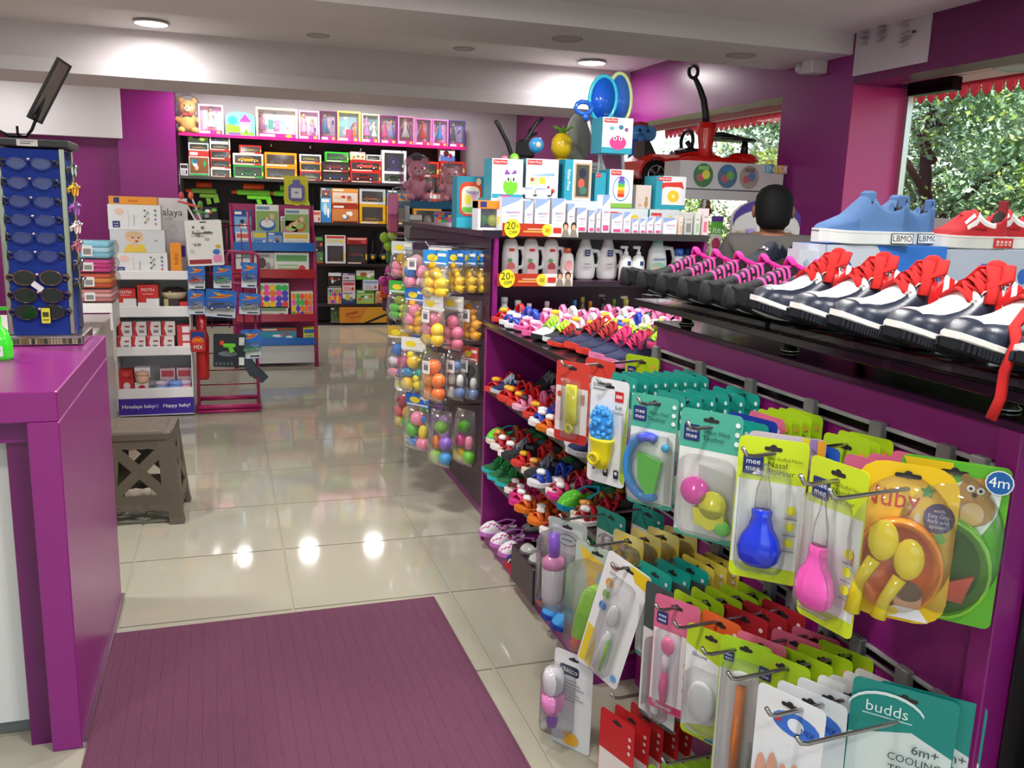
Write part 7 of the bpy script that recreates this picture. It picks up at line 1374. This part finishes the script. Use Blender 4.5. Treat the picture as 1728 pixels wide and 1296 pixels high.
def design(t, w, h, base, kind):
    T, B = .022, .022-h   # top and bottom relative to the hook point
    rad = .045 if kind == 'bowl' else .012
    mb = MB(); mb.prism([(u,v+(T+B)/2) for u,v in rrect(w,h,rad,4)],0,.0012,base,'y'); mb.c[1] = C(base); bo = mb.build('backing_card','paper',t)
    p = Pr((0,0,0)); m = MB(); P = MB()
    slot = lambda: p.poly([(u,v+.002) for u,v in rrect(w*.26,.008,.004,2)],'#2c2a2c').ov(0,.004,.007,'#2c2a2c')
    dots = lambda c,n=3,u=.40,v0=-.02: [p.ov(u*w,v0-.020*i,.0055,c,n=10) for i in range(n)]
    if kind in ('teeth1','teeth2','teal'):
        hb = B+h*.70
        p.rect(-w*.5+.002,B+.012,w*.5-.002,hb,'#e4e6e2'); slot(); logo(p,-w*.30,hb+.034,.036); p.text('Water Filled',.1*w,hb+.04,.011,'#1d5a58',w*.42).text('Teether',.06*w,hb+.026,.011,'#1d5a58'); dots('#dff0ea',3,.43,T-.02)
        if kind == 'teeth1':
            arc = [(-.005+.055*math.cos(R_(a))-.0,B+.10+.075*math.sin(R_(a))) for a in range(70,301,12)]; m.tube([(u,-.010,v) for u,v in arc],.012,'#2a86d0',8); m.tube([(u,-.010,v) for u,v in arc[:5]],.0125,'#4a5ad8',8)
            m.prism([(-.03,B+.135),(.035,B+.12),(.02,B+.04),(.0,B+.03),(-.025,B+.07)],-.018,-.004,'#58c83a','y').ell((.04,-.01,B+.155),(.010,.008,.010),'#2aa8d8')
        elif kind == 'teeth2':
            for u,v,c,r in ((-.022,B+.11,'#e84ab4',.03),(.022,B+.085,'#e0de2a',.03)): m.lathe([(0,-.006),(r,-.006),(r*1.05,0),(r,.006),(0,.006)],c,20,(u,-.012,v),axis='y')
            m.prism([(-.02,B+.075),(.048,B+.075),(.052,B+.05),(.02,B+.03),(-.015,B+.04)],-.018,-.004,'#e0de2a','y').ell((.045,-.012,B+.04),(.02,.008,.018),'#6ad84a')
        else: m.lathe([(0,-.006),(.028,-.006),(.03,0),(.028,.006),(0,.006)],'#e84ab4',14,(0,-.012,B+.10),axis='y')
        blister(P,(w*.9,h*.62,0,B+h*.35,.022),h)
    elif kind in ('nasal_blue','nasal_pink'):
        p.rect(-w*.5+.002,B+.03,w*.5-.002,T-.085,'#e6e8e6'); slot(); logo(p,-w*.27,T-.055,.038); p.text('Non-Stuffed Nose',.17*w,T-.038,.008,'#4a6a1a',w*.5).text('Nasal',.08*w,T-.050,.012,'#3a4a1a',w*.3).text('Aspirator',.13*w,T-.064,.011,'#3a4a1a',w*.4)
        for k in range(3): p.ov(.33*w,B+.15-.032*k+.0,.009,'#e8e43a').rect(.24*w,B+.132-.032*k,.42*w,B+.135-.032*k,'#9a9a98')
        c = '#1c36d0' if kind == 'nasal_blue' else '#ec5ab4'; cx = -.06*w
        m.lathe([(0,.035),(.026,.038),(.038,.05),(.042,.072),(.036,.095),(.024,.115),(.019,.135),(.020,.15),(.016,.152),(0,.152)],c,22,(cx,-.022,B),sy=.55)
        P.lathe([(.016,.152),(.014,.19),(.007,.215),(.004,.24),(0,.241)],'#fff',14,(cx,-.02,B),sy=.7)
        blister(P,(w*.72,h*.72,cx,B+h*.44,.03),h)
    elif kind == 'cooler':
        p.poly([(w*.38,B+.02),(w*.49,B+.01),(w*.49,T-.03),(w*.40,B+h*.5)],'#a8d02a'); slot(); p.text('cooli',-.28*w,T-.018,.014,'#3a3a3e').rect(-.44*w,T-.032,-.12*w,T-.029,'#888').rect(.16*w,T-.055,.38*w,T-.028,'#d0282c').rect(.19*w,T-.046,.35*w,T-.037,'#f2c8c4').text('Soft',.27*w,T-.072,.011,'#3a2c3a').text('Teether',.27*w,T-.085,.010,'#3a2c3a',w*.3)
        for u,k in ((-.3,0),(.02,1),(.3,2)): p.poly([(u*w+a,B+.035+b) for a,b in rrect(.016,.024,.004,2)],'#2a2a36' if k else '#e8e8ea').ov(u*w,B+.038,.005,'#e8e8ea' if k else '#555',n=10)
        rr = random.Random(4)
        m.ell((-.005,-.018,B+.165),(.034,.018,.052),'#2a86d4',16,10)
        for k in range(46):
            a, b = rr.uniform(0,6.28), rr.uniform(-1.2,1.2); m.ell((-.005+.034*math.cos(b)*math.cos(a),-.018-.018*abs(math.cos(b)*math.sin(a)),B+.165+.05*math.sin(b)),.0085,'#3a94dc',7,5)
        m.lathe([(0,.045),(.022,.048),(.030,.075),(.036,.12),(.040,.125),(.038,.13),(0,.13)],'#e6d61e',18,(-.005,-.018,B),sy=.6); m.tube([(-.012+.016*math.cos(k*.524),-.04,B+.075+.014*math.sin(k*.524)) for k in range(12)],.005,'#d8c41a',6,closed=True)
    elif kind == 'redbrush':
        p.rect(-w*.48,B+.03,w*.48,T-.075,'#e8e4e2').rect(-w*.48,B+.005,w*.48,B+.028,'#c8342c'); slot(); p.text('accu',-.2*w,T-.055,.014,'#f4e8e4',w*.45).ov(-.36*w,T-.10,.009,'#d84a2c').ov(-.36*w,T-.15,.014,'#e8c8d0',.03).rect(.30*w,T-.12,.40*w,T-.09,'#b88a7a')
        m.tube([(.04*w,-.008,T-.066),(.04*w,-.008,B+.10),(.04*w,-.008,B+.06)],[.021,.022,.026],'#e0e03a',10,.35).tube([(.04*w+.012*math.cos(k*.63),-.014,B+.045+.012*math.sin(k*.63)) for k in range(10)],.006,'#d8d832',6,closed=True)
        blister(P,(.062,h*.72,.04*w,B+h*.42,.022),h)
    elif kind == 'checker':
        for i in range(3):
            for j in range(10): p.rect(w*(.2+.1*i),B+h*.1*j,w*(.3+.1*i),B+h*.1*(j+1),('#e8a02a','#9a78b8','#d8c83a','#c8a0a0')[(i*3+j*2)%4])
        slot(); blister(P,(w*.9,h*.9,0,B+h*.5,.018),h)
    elif kind == 'book': p.rect(-w*.45,B+.01,w*.45,B+.05,'#3a8ad0').rect(-w*.4,T-.05,w*.2,T-.035,'#c8d4f0')
    elif kind in ('lime','pink','darkred','yellow','plainteal','orangehead'):
        hc = B+h*.66; p.rect(-w*.49,B+.012,w*.49,hc,'#dfe2dc' if kind != 'darkred' else '#c9a8a0'); slot(); dots('#e8a04a' if kind=='lime' else '#e8d8dc',1 if kind=='lime' else 2,.36,T-.028)
        if kind in ('lime','pink'): logo(p,-w*.3,T-.05,.028)
        m.bev(-.012,.012,-.014,-.002,B+.03,hc-.01,'#e4e6e8' if kind != 'orangehead' else '#e07a2a',.004); blister(P,(w*.62,h*.58,0,B+h*.34,.02),h)
    elif kind == 'toothbrush':
        p.poly([(.0*w,T-.004),(w*.46,T-.004),(w*.46,T-.045),(w*.2,T-.04)],'#ecc81e').poly([(-w*.47,B+.01),(-w*.15,B+.01),(-w*.25,B+.12),(-w*.47,B+.13)],'#ecd23a'); slot()
        p.ov(-.28*w,T-.035,.014,'#b8483a',.010).ov(-.28*w,T-.032,.008,'#e8e4e2',.006).text('baby',-.25*w,T-.055,.010,'#8a8a8a',w*.4)
        for k,c in enumerate(('#e8a03a','#8ac03a','#3a88d0')): p.ov(-.28*w,T-.085-.036*k,.012,c,.014)
        p.ov(.38*w,B+.03,.010,'#6aa8e0'); m.tube([(.02*w,-.012,B+.03),(.02*w,-.012,B+.12),(.06*w,-.012,B+.15)],[.014,.012,.009],'#eceeea',10,.6).tube([(.09*w,-.013,B+.03),(.10*w,-.013,B+.13)],.005,'#8ad03a',8).ell((.02*w,-.012,B+.20),(.018,.010,.034),'#e4e6e6',12,8)
        blister(P,(w*.52,h*.8,.02*w,B+h*.45,.026),h)
    elif kind == 'spoon':
        p.rect(-w*.48,B+.02,w*.48,T-.085,'#ece8ea').rect(-w*.48,B+.004,w*.48,B+.022,'#d8407a'); slot(); logo(p,-w*.3,T-.055,.03); p.rect(-.05*w,T-.06,.35*w,T-.057,'#f0b8c8')
        for k in range(3): p.ov(.33*w,B+.14-.032*k,.010,'#d85a80').ov(.33*w,B+.14-.032*k,.008,'#ece8ea').ov(.33*w,B+.14-.032*k,.004,'#d85a80',n=8)
        m.tube([(-.12*w,-.010,B+.03),(-.14*w,-.010,B+.07),(-.12*w,-.011,B+.115)],[.008,.012,.007],'#e8629a',8).tube([(-.12*w,-.011,B+.11),(-.1*w,-.012,B+.15)],[.008,.010],'#f0dfe6',8).ell((-.09*w,-.012,B+.175),(.018,.008,.022),'#ea70a4',12,8)
        blister(P,(w*.5,h*.68,-.1*w,B+h*.40,.024),h)
    elif kind == 'clipper':
        p.poly([(-w*.49,B+.02),(w*.49,B+.06),(w*.49,T-.09),(-w*.49,T-.05)],'#e6e6e4').poly([(w*.0,B+.004),(w*.48,B+.004),(w*.48,B+.05)],'#2a7ad0'); slot(); p.text('Silicone',-.2*w,T-.07,.009,'#77507a',w*.4).ov(.3*w,T-.035,.010,'#e89a3a')
        m.ell((-.05*w,-.014,B+.10),(.036,.012,.05),'#dfe2e2',14,9); blister(P,(w*.75,h*.55,-.03*w,B+h*.36,.026),h)
    elif kind == 'orangebrush':
        p.rect(-w*.48,B+.006,w*.48,T-.075,'#dcdedb'); slot(); logo(p,-w*.32,T-.045,.022)
        m.tube([(-.02*w,-.010,B+.0),(-.02*w,-.010,B+.12),(-.0*w,-.010,T-.10)],[.009,.012,.010],'#e8822a',8).tube([(.24*w,-.008,B+.04),(.24*w,-.008,B+.12)],.003,'#b0b4b0').ell((.0,-.010,T-.075),(.022,.008,.010),'#f2f2f0',12,7)
        blister(P,(w*.8,h*.86,0,B+h*.44,.02),h)
    elif kind == 'photo':   # white hand-picture card
        p.poly([(-w*.49,T-.06),(-w*.1,T-.015),(w*.42,T-.03),(w*.45,T-.085),(.0,T-.10)],'#e9eaec').ov(.1*w,T-.055,.35*w,'#3f74d0',.024,18).ov(.1*w,T-.055,.12*w,'#e8ecf4',.014).rect(-.2*w,T-.06,-.12*w,T-.048,'#d83a3a').text('MIX',.28*w,T-.06,.012,'#1f3a8a'); slot()
        for k in range(5): p.ov((-.35+.17*k)*w,B+.09+.012*(k%2),.012,'#dba38a',.05)
        p.rect(-w*.49,B+.004,w*.49,B+.02,'#c8342c')
    elif kind == 'photo2':
        slot()
        for k in range(5): p.ov((-.35+.17*k)*w,B+.08+.012*(k%2),.013,'#d89a84',.05)
        p.ov(.28*w,B+.05,.02,'#c8241c',.03)
    elif kind == 'budds':
        p.poly([(-w*.49,B+.004),(w*.49,B+.004),(w*.49,B+h*.62),(w*.1,B+h*.72),(-w*.49,B+h*.62)],'#dfe6e3'); slot(); p.text('budds',-.15*w,T-.05,.022,'#e4f4f0',w*.55).rect(-.38*w,T-.066,.1*w,T-.063,'#a8d8d0')
        ar = [(-.15*w+.065*math.cos(R_(a)),T-.055+.04*math.sin(R_(a))) for a in range(20,200,15)]; 
        for q in range(len(ar)-1): p.poly([ar[q],ar[q+1],(ar[q+1][0],ar[q+1][1]-.006),(ar[q][0],ar[q][1]-.006)],'#dff0ec')
        p.text('6m+',.25*w,B+h*.62,.018,'#2c4a4a',w*.3).text('COOLING',.16*w,B+h*.54,.015,'#2c4a4a',w*.5).text('TEETHER',.16*w,B+h*.46,.015,'#2c4a4a',w*.5)
        m.lathe([(0,-.006),(.028,-.006),(.03,0),(0,.004)],'#cfe4e0',14,(0,-.010,B+.05),axis='y')
    elif kind == 'bowl':    # yellow/orange bowl and spoon set
        p.poly([(w*.1,T-.09),(w*.46,T-.05),(w*.46,B+h*.4),(w*.38,B+h*.38)],'#f0c81e'); p.text('N\u00fcby',-.16*w,T-.062,.036,'#c83a2c',w*.58).poly([(u+.2*w,v+T-.042) for u,v in [(.013*(1 if k%2==0 else .5)*math.cos(R_(90+36*k)),.013*(1 if k%2==0 else .5)*math.sin(R_(90+36*k))) for k in range(10)]],'#3a9a3a')
        p.ov(.33*w,T-.085,.024,'#4a2a6a',.026,18).text('with',.33*w,T-.072,.007,'#e8e0f0').text('Easy Grip',.33*w,T-.081,.007,'#e8e0f0',w*.2).text('fork and',.33*w,T-.090,.007,'#e8e0f0',w*.2).text('spoon!',.33*w,T-.099,.007,'#e8e0f0').ov(.36*w,T-.118,.009,'#7ac03a'); slot()
        cz = B+h*.38; m.loft([[(a*k,yy,cz+b*k*1.16) for a,b in disc(w*.43,24)] for k,yy in ((1,-.001),(1.02,-.03),(.96,-.032),(.80,-.012),(.1,-.008))],lambda i,j:('#f08a1c','#f0931c','#e8801c','#d8641a')[i],smooth=True)
        for a,b,k in ((-.30*w,B+.085,1),(-.04*w,B+.06,1.05)): m.tube([(a-.012,-.036,B+.012),(a-.006,-.038,b-.015),(a+.014,-.04,b+.03)],[.013,.010,.012],'#f2d81a',8,.5).ell((a+.024,-.04,b+.065),(.024,.010,.036),'#f4da1c',12,8)
        p2 = Pr((.14*w,-.0335,B+.02)); p2.ov(.0,.035,.022,'#d8a080',.026).ov(.0,.048,.022,'#6a4a38',.018).poly([(-.04,0),(.035,.0),(.02,.02),(-.02,.02)],'#e8e0e8').ov(-.025,.01,.014,'#e8c83a',.008); p2.build(t,'photo_print')
        P.loft([[(a*k,yy,(T+B)/2+b*k*1.40) for a,b in disc(w*.53,24)] for k,yy in ((1,.002),(1,-.004),(.9,-.045),(.6,-.05))],'#fff',smooth=True)
    elif kind == 'greenbowl':
        p.poly([(-w*.48,T-.004),(w*.48,T-.004),(w*.48,B+h*.3),(w*.1,B+h*.55),(-w*.48,T-.03)],'#5fb02e').poly([(-.48*w,T-.004),(-.02*w,T-.004),(-.0,T-.12),(-.35*w,T-.05)],'#ecc41e'); slot()
        p.poly([(.0*w,T-.04),(.1*w,T-.03),(.1*w,T-.12),(.22*w,T-.15),(.42*w,T-.08),(.44*w,T-.03)],'#e8ece4').ov(.2*w,T-.075,.034,'#b58a4a',.032).ov(.2*w,T-.045,.024,'#b58a4a',.022).ov(.11*w,T-.026,.008,'#a87a3a').ov(.29*w,T-.028,.008,'#a87a3a').ov(.16*w,T-.042,.006,'#f4f4f0').ov(.25*w,T-.044,.006,'#f4f4f0').ov(.16*w,T-.042,.003,'#222',n=8).ov(.25*w,T-.044,.003,'#222',n=8).ov(.2*w,T-.052,.004,'#3a2a1c').ov(.2*w,T-.085,.018,'#d0aa70',.02)
        p.ov(.40*w,T-.025,.021,'#e8f0f4').ov(.40*w,T-.025,.019,'#1f5fa8').text('4m',.40*w,T-.025,.018,'#f4f8fa')
        cz = B+h*.36; m.loft([[(a*k,yy,cz+b*k*1.2) for a,b in disc(w*.44,24)] for k,yy in ((1,-.001),(1.02,-.03),(.95,-.032),(.78,-.012),(.1,-.008))],lambda i,j:('#7ac02e','#84c838','#5a9a24','#3a6e1c')[i],smooth=True)
        m.prism([(-.2*w,B+.05),(.22*w,B+.05),(.30*w,B+.10),(.05*w,B+.08)],-.036,-.03,'#c8341c','y').tube([(-.34*w,-.034,B+.10),(-.24*w,-.036,B+.15),(-.28*w,-.034,B+.19)],.010,'#d8d8d4',7).tube([(-.28*w+.018*math.cos(k*.63),-.036,B+.20+.02*math.sin(k*.63)) for k in range(10)],.006,'#e0ddd6',6,closed=True)
        P.loft([[(a*k,yy,(T+B)/2+b*k*1.40) for a,b in disc(w*.53,24)] for k,yy in ((1,.002),(1,-.004),(.9,-.045),(.6,-.05))],'#fff',smooth=True)
    elif kind == 'bottlepack':
        p.rect(-w*.4,T-.10,w*.4,T-.02,'#c9cfca').ov(0,T-.06,.036,'#3a4a44',.018,20).ov(0,T-.06,.033,'#c9cfca',.015,20).rect(-.02,T-.062,.02,T-.057,'#6a8a7a'); slot()
        m.lathe([(0,B+.02),(.028,B+.02),(.032,B+.04),(.034,B+.13),(.028,B+.14)],['#d8d4d8','#d8d4d8','#dcd6da','#e88ac0'],16,(-.02,-.036,0)).lathe([(.034,B+.13),(.034,B+.155),(.02,B+.165),(0,B+.166)],'#ec92c4',16,(-.02,-.036,0)).lathe([(.016,B+.165),(.018,B+.20),(.016,B+.235),(0,B+.24)],'#7a3ac8',14,(-.02,-.036,0))
        blister(P,(w*.8,h*.88,-.01,B+h*.45,.07),h)
    elif kind == 'greenspoon':
        p.poly([(-w*.4,T-.01),(w*.4,T-.06),(w*.4,T-.12),(-w*.2,T-.10)],'#e8c03a').poly([(-w*.45,B+.08),(w*.1,T-.06),(w*.3,B+.1)],'#8ab8c8').ov(-.1*w,T-.11,.02,'#c8a05a'); slot()
        m.loft([[(x*k+dx,yy,z) for x,yy in disc(.035,14,0,-.03,.022)] for k,z,dx in ((.3,B+.01,-.03),(.9,B+.05,-.02),(1.1,B+.13,.0),(.8,B+.19,.012),(.2,B+.21,.015))],lambda i,j:('#e8704a','#8ad02a','#9adc3a','#a4e048')[i],smooth=True)
        blister(P,(w*.9,h*.85,0,B+h*.43,.055),h)
    elif kind == 'giraffe':
        p.poly([(-w*.45,T-.05),(-w*.1,T-.004),(w*.2,T-.05),(w*.45,T-.02),(w*.45,B+.01),(-w*.45,B+.01)],'#e8c83a').ov(-.2*w,T-.08,.02,'#6aae3a',.03); slot()
        for k in range(14): p.ov(random.uniform(-.4,.4)*w,B+random.uniform(.02,.13),.008,random.choice(('#c88a2a','#d8b02a','#7ab03a','#b86a2a')))
        blister(P,(w*.85,h*.8,0,B+h*.42,.03),h)
    elif kind == 'chico':
        p.rect(-w*.48,B+.006,w*.48,T-.004,'#dcdcda'); slot(); p.poly([(u-.1*w,v+T-.055) for u,v in rrect(w*.5,.03,.008,2)],'#1f2a44').text('chicco',-.1*w,T-.055,.016,'#f0f0ee',w*.44); [p.rect(-.35*w,T-.085-.010*k,(.1+.1*(k%3))*w,T-.082-.010*k,'#9a9a9a') for k in range(7)]
        p.ov(0,B+.03,.03,'#e8a82a',.02)
        m.lathe([(0,B+.21),(.020,B+.212),(.030,B+.23),(.032,B+.27),(.024,B+.29),(0,B+.292)],'#d6d2d6',14,(-.045,-.03,-.05)).lathe([(.022,B+.155),(.032,B+.18),(.032,B+.215),(0,B+.216)],'#ea8ac4',14,(-.045,-.03,-.05)).lathe([(0,B+.11),(.014,B+.115),(.018,B+.135),(.012,B+.16)],'#8a4ac0',12,(-.045,-.03,-.05))
        blister(P,(w*.7,h*.7,-.035,B+h*.5,.05),h)
    elif kind == 'red': p.rect(-w*.48,B+.01,w*.48,B+h*.45,'#e8dcd8'); slot(); dots('#e8c8c4',3,.38,T-.04)
    if p.mb.v: p.build(bo)
    if m.v: m.build('product','gloss',t)
    if P.v: P.build('blister','clear',t)
proto_c = {}
def many(kind, base, w, h, x0, x1, n, y, z, th, lab, jit=4, roll=0):
    key = (kind,base,w,h)
    for k in range(n):
        x = x0+(x1-x0)*k/max(1,n-1); L = lab.format(o=ORD[k])
        rot = (0,R_(roll+random.uniform(-3,3)),R_(-th+random.uniform(-jit,jit)))
        if key not in proto_c: proto_c[key] = bcard(L,w,h,base,x,y,z,th,kind)
        else: dup(proto_c[key],(x,y,z),L,rot=rot)
TEAL, LIME, PNK = '#1d9c8c', '#a9cc1e', '#dc6a8c'
Z1 = 1.052; W0, H0 = .125, .275
hz = lambda x: 1.066-.018*(XS-x)/.3      # rod height of the top hooks at x
# top rail
bcard('red-topped card with a yellow handle, foremost on the farthest top hook',W0,.24,'#d8463a',.945,2.31,hz(.945),62,'redbrush')
bcard('second red-topped card, behind the foremost one on the farthest top hook',W0,.24,'#d8463a',1.03,2.31,hz(1.03),70,'redbrush')
bcard('lime card with navy square logo at the back of the farthest top hook',.12,.25,LIME,1.165,2.31,hz(1.165),62,'lime')
bcard('white card with a blue and yellow ice-cream teether, front of the second top hook',.125,.285,'#e9eaec',.945,2.05,hz(.935),62,'cooler')
many('teal',TEAL,W0,H0,.985,1.195,8,2.05,hz(1.1),84,'teal teether card on the second top hook, {o} behind the ice-cream teether card')
bcard('teal card with a blue and green crescent teether, front of the third top hook',W0,.275,'#4eae96',.958,1.82,hz(.935)+.005,56,'teeth1')
many('teal',TEAL,W0,H0,1.0,1.195,6,1.82,hz(1.1),83,'teal teether card on the third top hook, {o} behind the crescent teether card')
bcard('teal card with a pink and yellow teether, front of the fourth top hook',.14,.285,'#4eae96',.965,1.575,hz(.945)+.022,54,'teeth2')
many('teal',TEAL,.135,H0,.99,1.03,2,1.575,hz(1.0),58,'teal teether card, {o} behind the pink and yellow teether card')
bcard('navy booklet leaning behind the pink and yellow teether cards',.13,.20,'#1f3a9a',1.065,1.575,hz(1.065),72,'book')
bcard('rose-topped card behind the navy booklet on the fourth top hook',.11,.24,PNK,1.10,1.575,hz(1.1),82,'pink')
many('lime',LIME,.11,.24,1.12,1.195,4,1.575,hz(1.15),83,'lime card on the fourth top hook, {o} behind the rose-topped card')
bcard('lime and white card with a blue nasal aspirator bulb, front of the fifth top hook',.13,.285,'#c8dc28',.975,1.365,hz(.935)+.018,43,'nasal_blue')
bcard('clear pack with an orange and violet chequered edge behind the blue aspirator',.145,.30,'#c8b8c8',1.01,1.375,hz(.985)+.018,45,'checker')
bcard('blue booklet behind the chequered pack on the fifth top hook',.13,.22,'#2456b8',1.05,1.365,hz(1.05),62,'book')
many('lime',LIME,.11,.24,1.14,1.195,3,1.365,hz(1.15),80,'lime card at the back of the fifth top hook, {o} from the front')
bcard('lime and white card with a pink aspirator bulb, front of the sixth top hook',.125,.30,'#c8dc28',.985,1.19,hz(.955)+.02,80,'nasal_pink')
bcard('bright blue folded booklet behind the pink aspirator',.13,.24,'#2a78d0',1.02,1.20,hz(1.02),70,'book')
many('pink',PNK,.13,.24,1.09,1.195,3,1.215,hz(1.12),66,'rose pink card at the back of the sixth top hook, {o} from the front')
bcard('yellow and orange bowl and spoon set pack lettered Nüby, on the nearest top hook',.16,.275,'#f0c41e',1.062,1.115,hz(1.05)+.03,46,'bowl',name='feeding_bowl_pack')
bcard('green feeding bowl pack with a bear picture, behind the yellow bowl set',.165,.28,'#68b832',1.138,1.095,hz(1.155)+.03,48,'greenbowl',name='feeding_bowl_pack')
# middle rail
hm_ = lambda x: .617-.018*(XS-x)/.3
bcard('clear pack with a pink and purple feeding bottle and grey oval header',.14,.27,'#aeb8b0',.935,2.27,hm_(.95)-.02,58,'bottlepack',name='feeding_bottle_pack')
many('plainteal','#1a8a7a',.13,.20,1.06,1.18,2,2.24,hm_(1.1),75,'teal card behind the feeding bottle pack, {o} from the front')
bcard('curved pack with a lime green spoon and animal print, beside the feeding bottle pack',.16,.31,'#b8c8b8',.94,2.06,hm_(.945)-.02,64,'greenspoon')
many('giraffe','#d8c878',.12,.17,1.03,1.19,4,2.06,hm_(1.1),72,'yellow animal-print pack behind the lime spoon pack, {o} from the front')
bcard('white and yellow card with a baby toothbrush, tilted, front of the middle rail',.145,.36,'#eeeeec',.955,1.90,hm_(.925),63,'toothbrush',roll=15)
many('plainteal','#159a8a',.125,.26,1.0,1.10,3,1.84,hm_(1.05),78,'teal card behind the tilted toothbrush card, {o} from the front')
many('plainteal','#46524e',.13,.36,.985,1.09,3,1.76,hm_(1.05)-.02,74,'dark grey-green long pack behind the tilted toothbrush card, {o} from the front')
many('yellow','#d8c24a',.125,.24,1.12,1.19,3,1.84,hm_(1.15),80,'yellow-topped card behind the teal cards of the middle rail, {o} from the front')
bcard('rose pink and white card with a pink baby spoon on the middle rail',.12,.29,PNK,.965,1.66,hm_(.955)+.005,60,'spoon')
many('lime',LIME,.115,.24,1.0,1.17,5,1.66,hm_(1.1),76,'lime card behind the pink spoon card, {o} from the front')
bcard('lime and white card with a silicone brush, next to the pink spoon card',.125,.27,'#b4cc26',.992,1.55,hm_(.955)-.02,62,'clipper')
bcard('orange-topped card behind the silicone brush card',.11,.24,'#e0622a',1.02,1.56,hm_(1.02),70,'orangehead')
many('darkred','#a8242c',.12,.24,1.08,1.18,3,1.56,hm_(1.12),68,'dark red card at the back of the middle rail, {o} from the front')
bcard('lime and white pack with a long orange brush, middle rail',.11,.34,'#a4cc24',1.0,1.43,hm_(.965)+.015,54,'orangebrush')
bcard('rose pink card right behind the orange brush pack',.11,.31,'#e8708a',1.035,1.43,hm_(1.0)+.015,60,'pink')
many('pink','#dc6480',.11,.22,1.12,1.17,2,1.43,hm_(1.15),62,'rose pink navy-oval card at the back of the middle rail, {o} from front')
many('lime',LIME,.12,.25,1.04,1.19,4,1.36,hm_(1.1),64,'lime card near the orange brush pack, {o} from the front')
many('photo','#e8eaec',.14,.28,.975,1.065,3,1.24,hm_(1.03)+.0,66,'white card with a blue oval and finger picture, {o} from the front')
many('photo2','#e9e9e7',.14,.28,1.095,1.18,4,1.22,hm_(1.12)+.005,64,'plain white card with a hand picture behind the blue-oval cards, {o} from the front')
bcard('teal card lettered COOLING TEETHER at the right front of the slat panel',.175,.29,'#1b8c84',1.125,1.125,hm_(1.16)+.05,48,'budds',name='blister_card')
bcard('second teal cooling teether card, half hidden behind the first',.175,.29,'#1b8c84',1.16,1.10,hm_(1.18)+.05,46,'budds')
# lowest rail
h3 = lambda x: .285-.05*(XS-x)/.3
bcard('white feeding bottle pack lettered chicco at the bottom left of the slat panel',.13,.29,'#dcdcda',.885,2.06,.272,56,'chico',name='feeding_bottle_pack')
many('red','#c8262a',.13,.21,.93,1.10,5,1.86,h3(1.0)-.055,72,'red card on the lowest rail, {o} from the front')
many('lime','#8ab424',.13,.20,.93,1.19,9,1.58,h3(1.05)-.045,70,'lime card on the lowest rail, {o} from the front')
bcard('lime and clear pack on the nearest lowest hook',.12,.24,'#9ac02a',.96,1.30,h3(.96)+.10,55,'lime')
many('lime','#98bc2c',.125,.24,1.02,1.16,3,1.30,h3(1.1)+.06,60,'lime pack behind the nearest lowest one, {o} from the front')
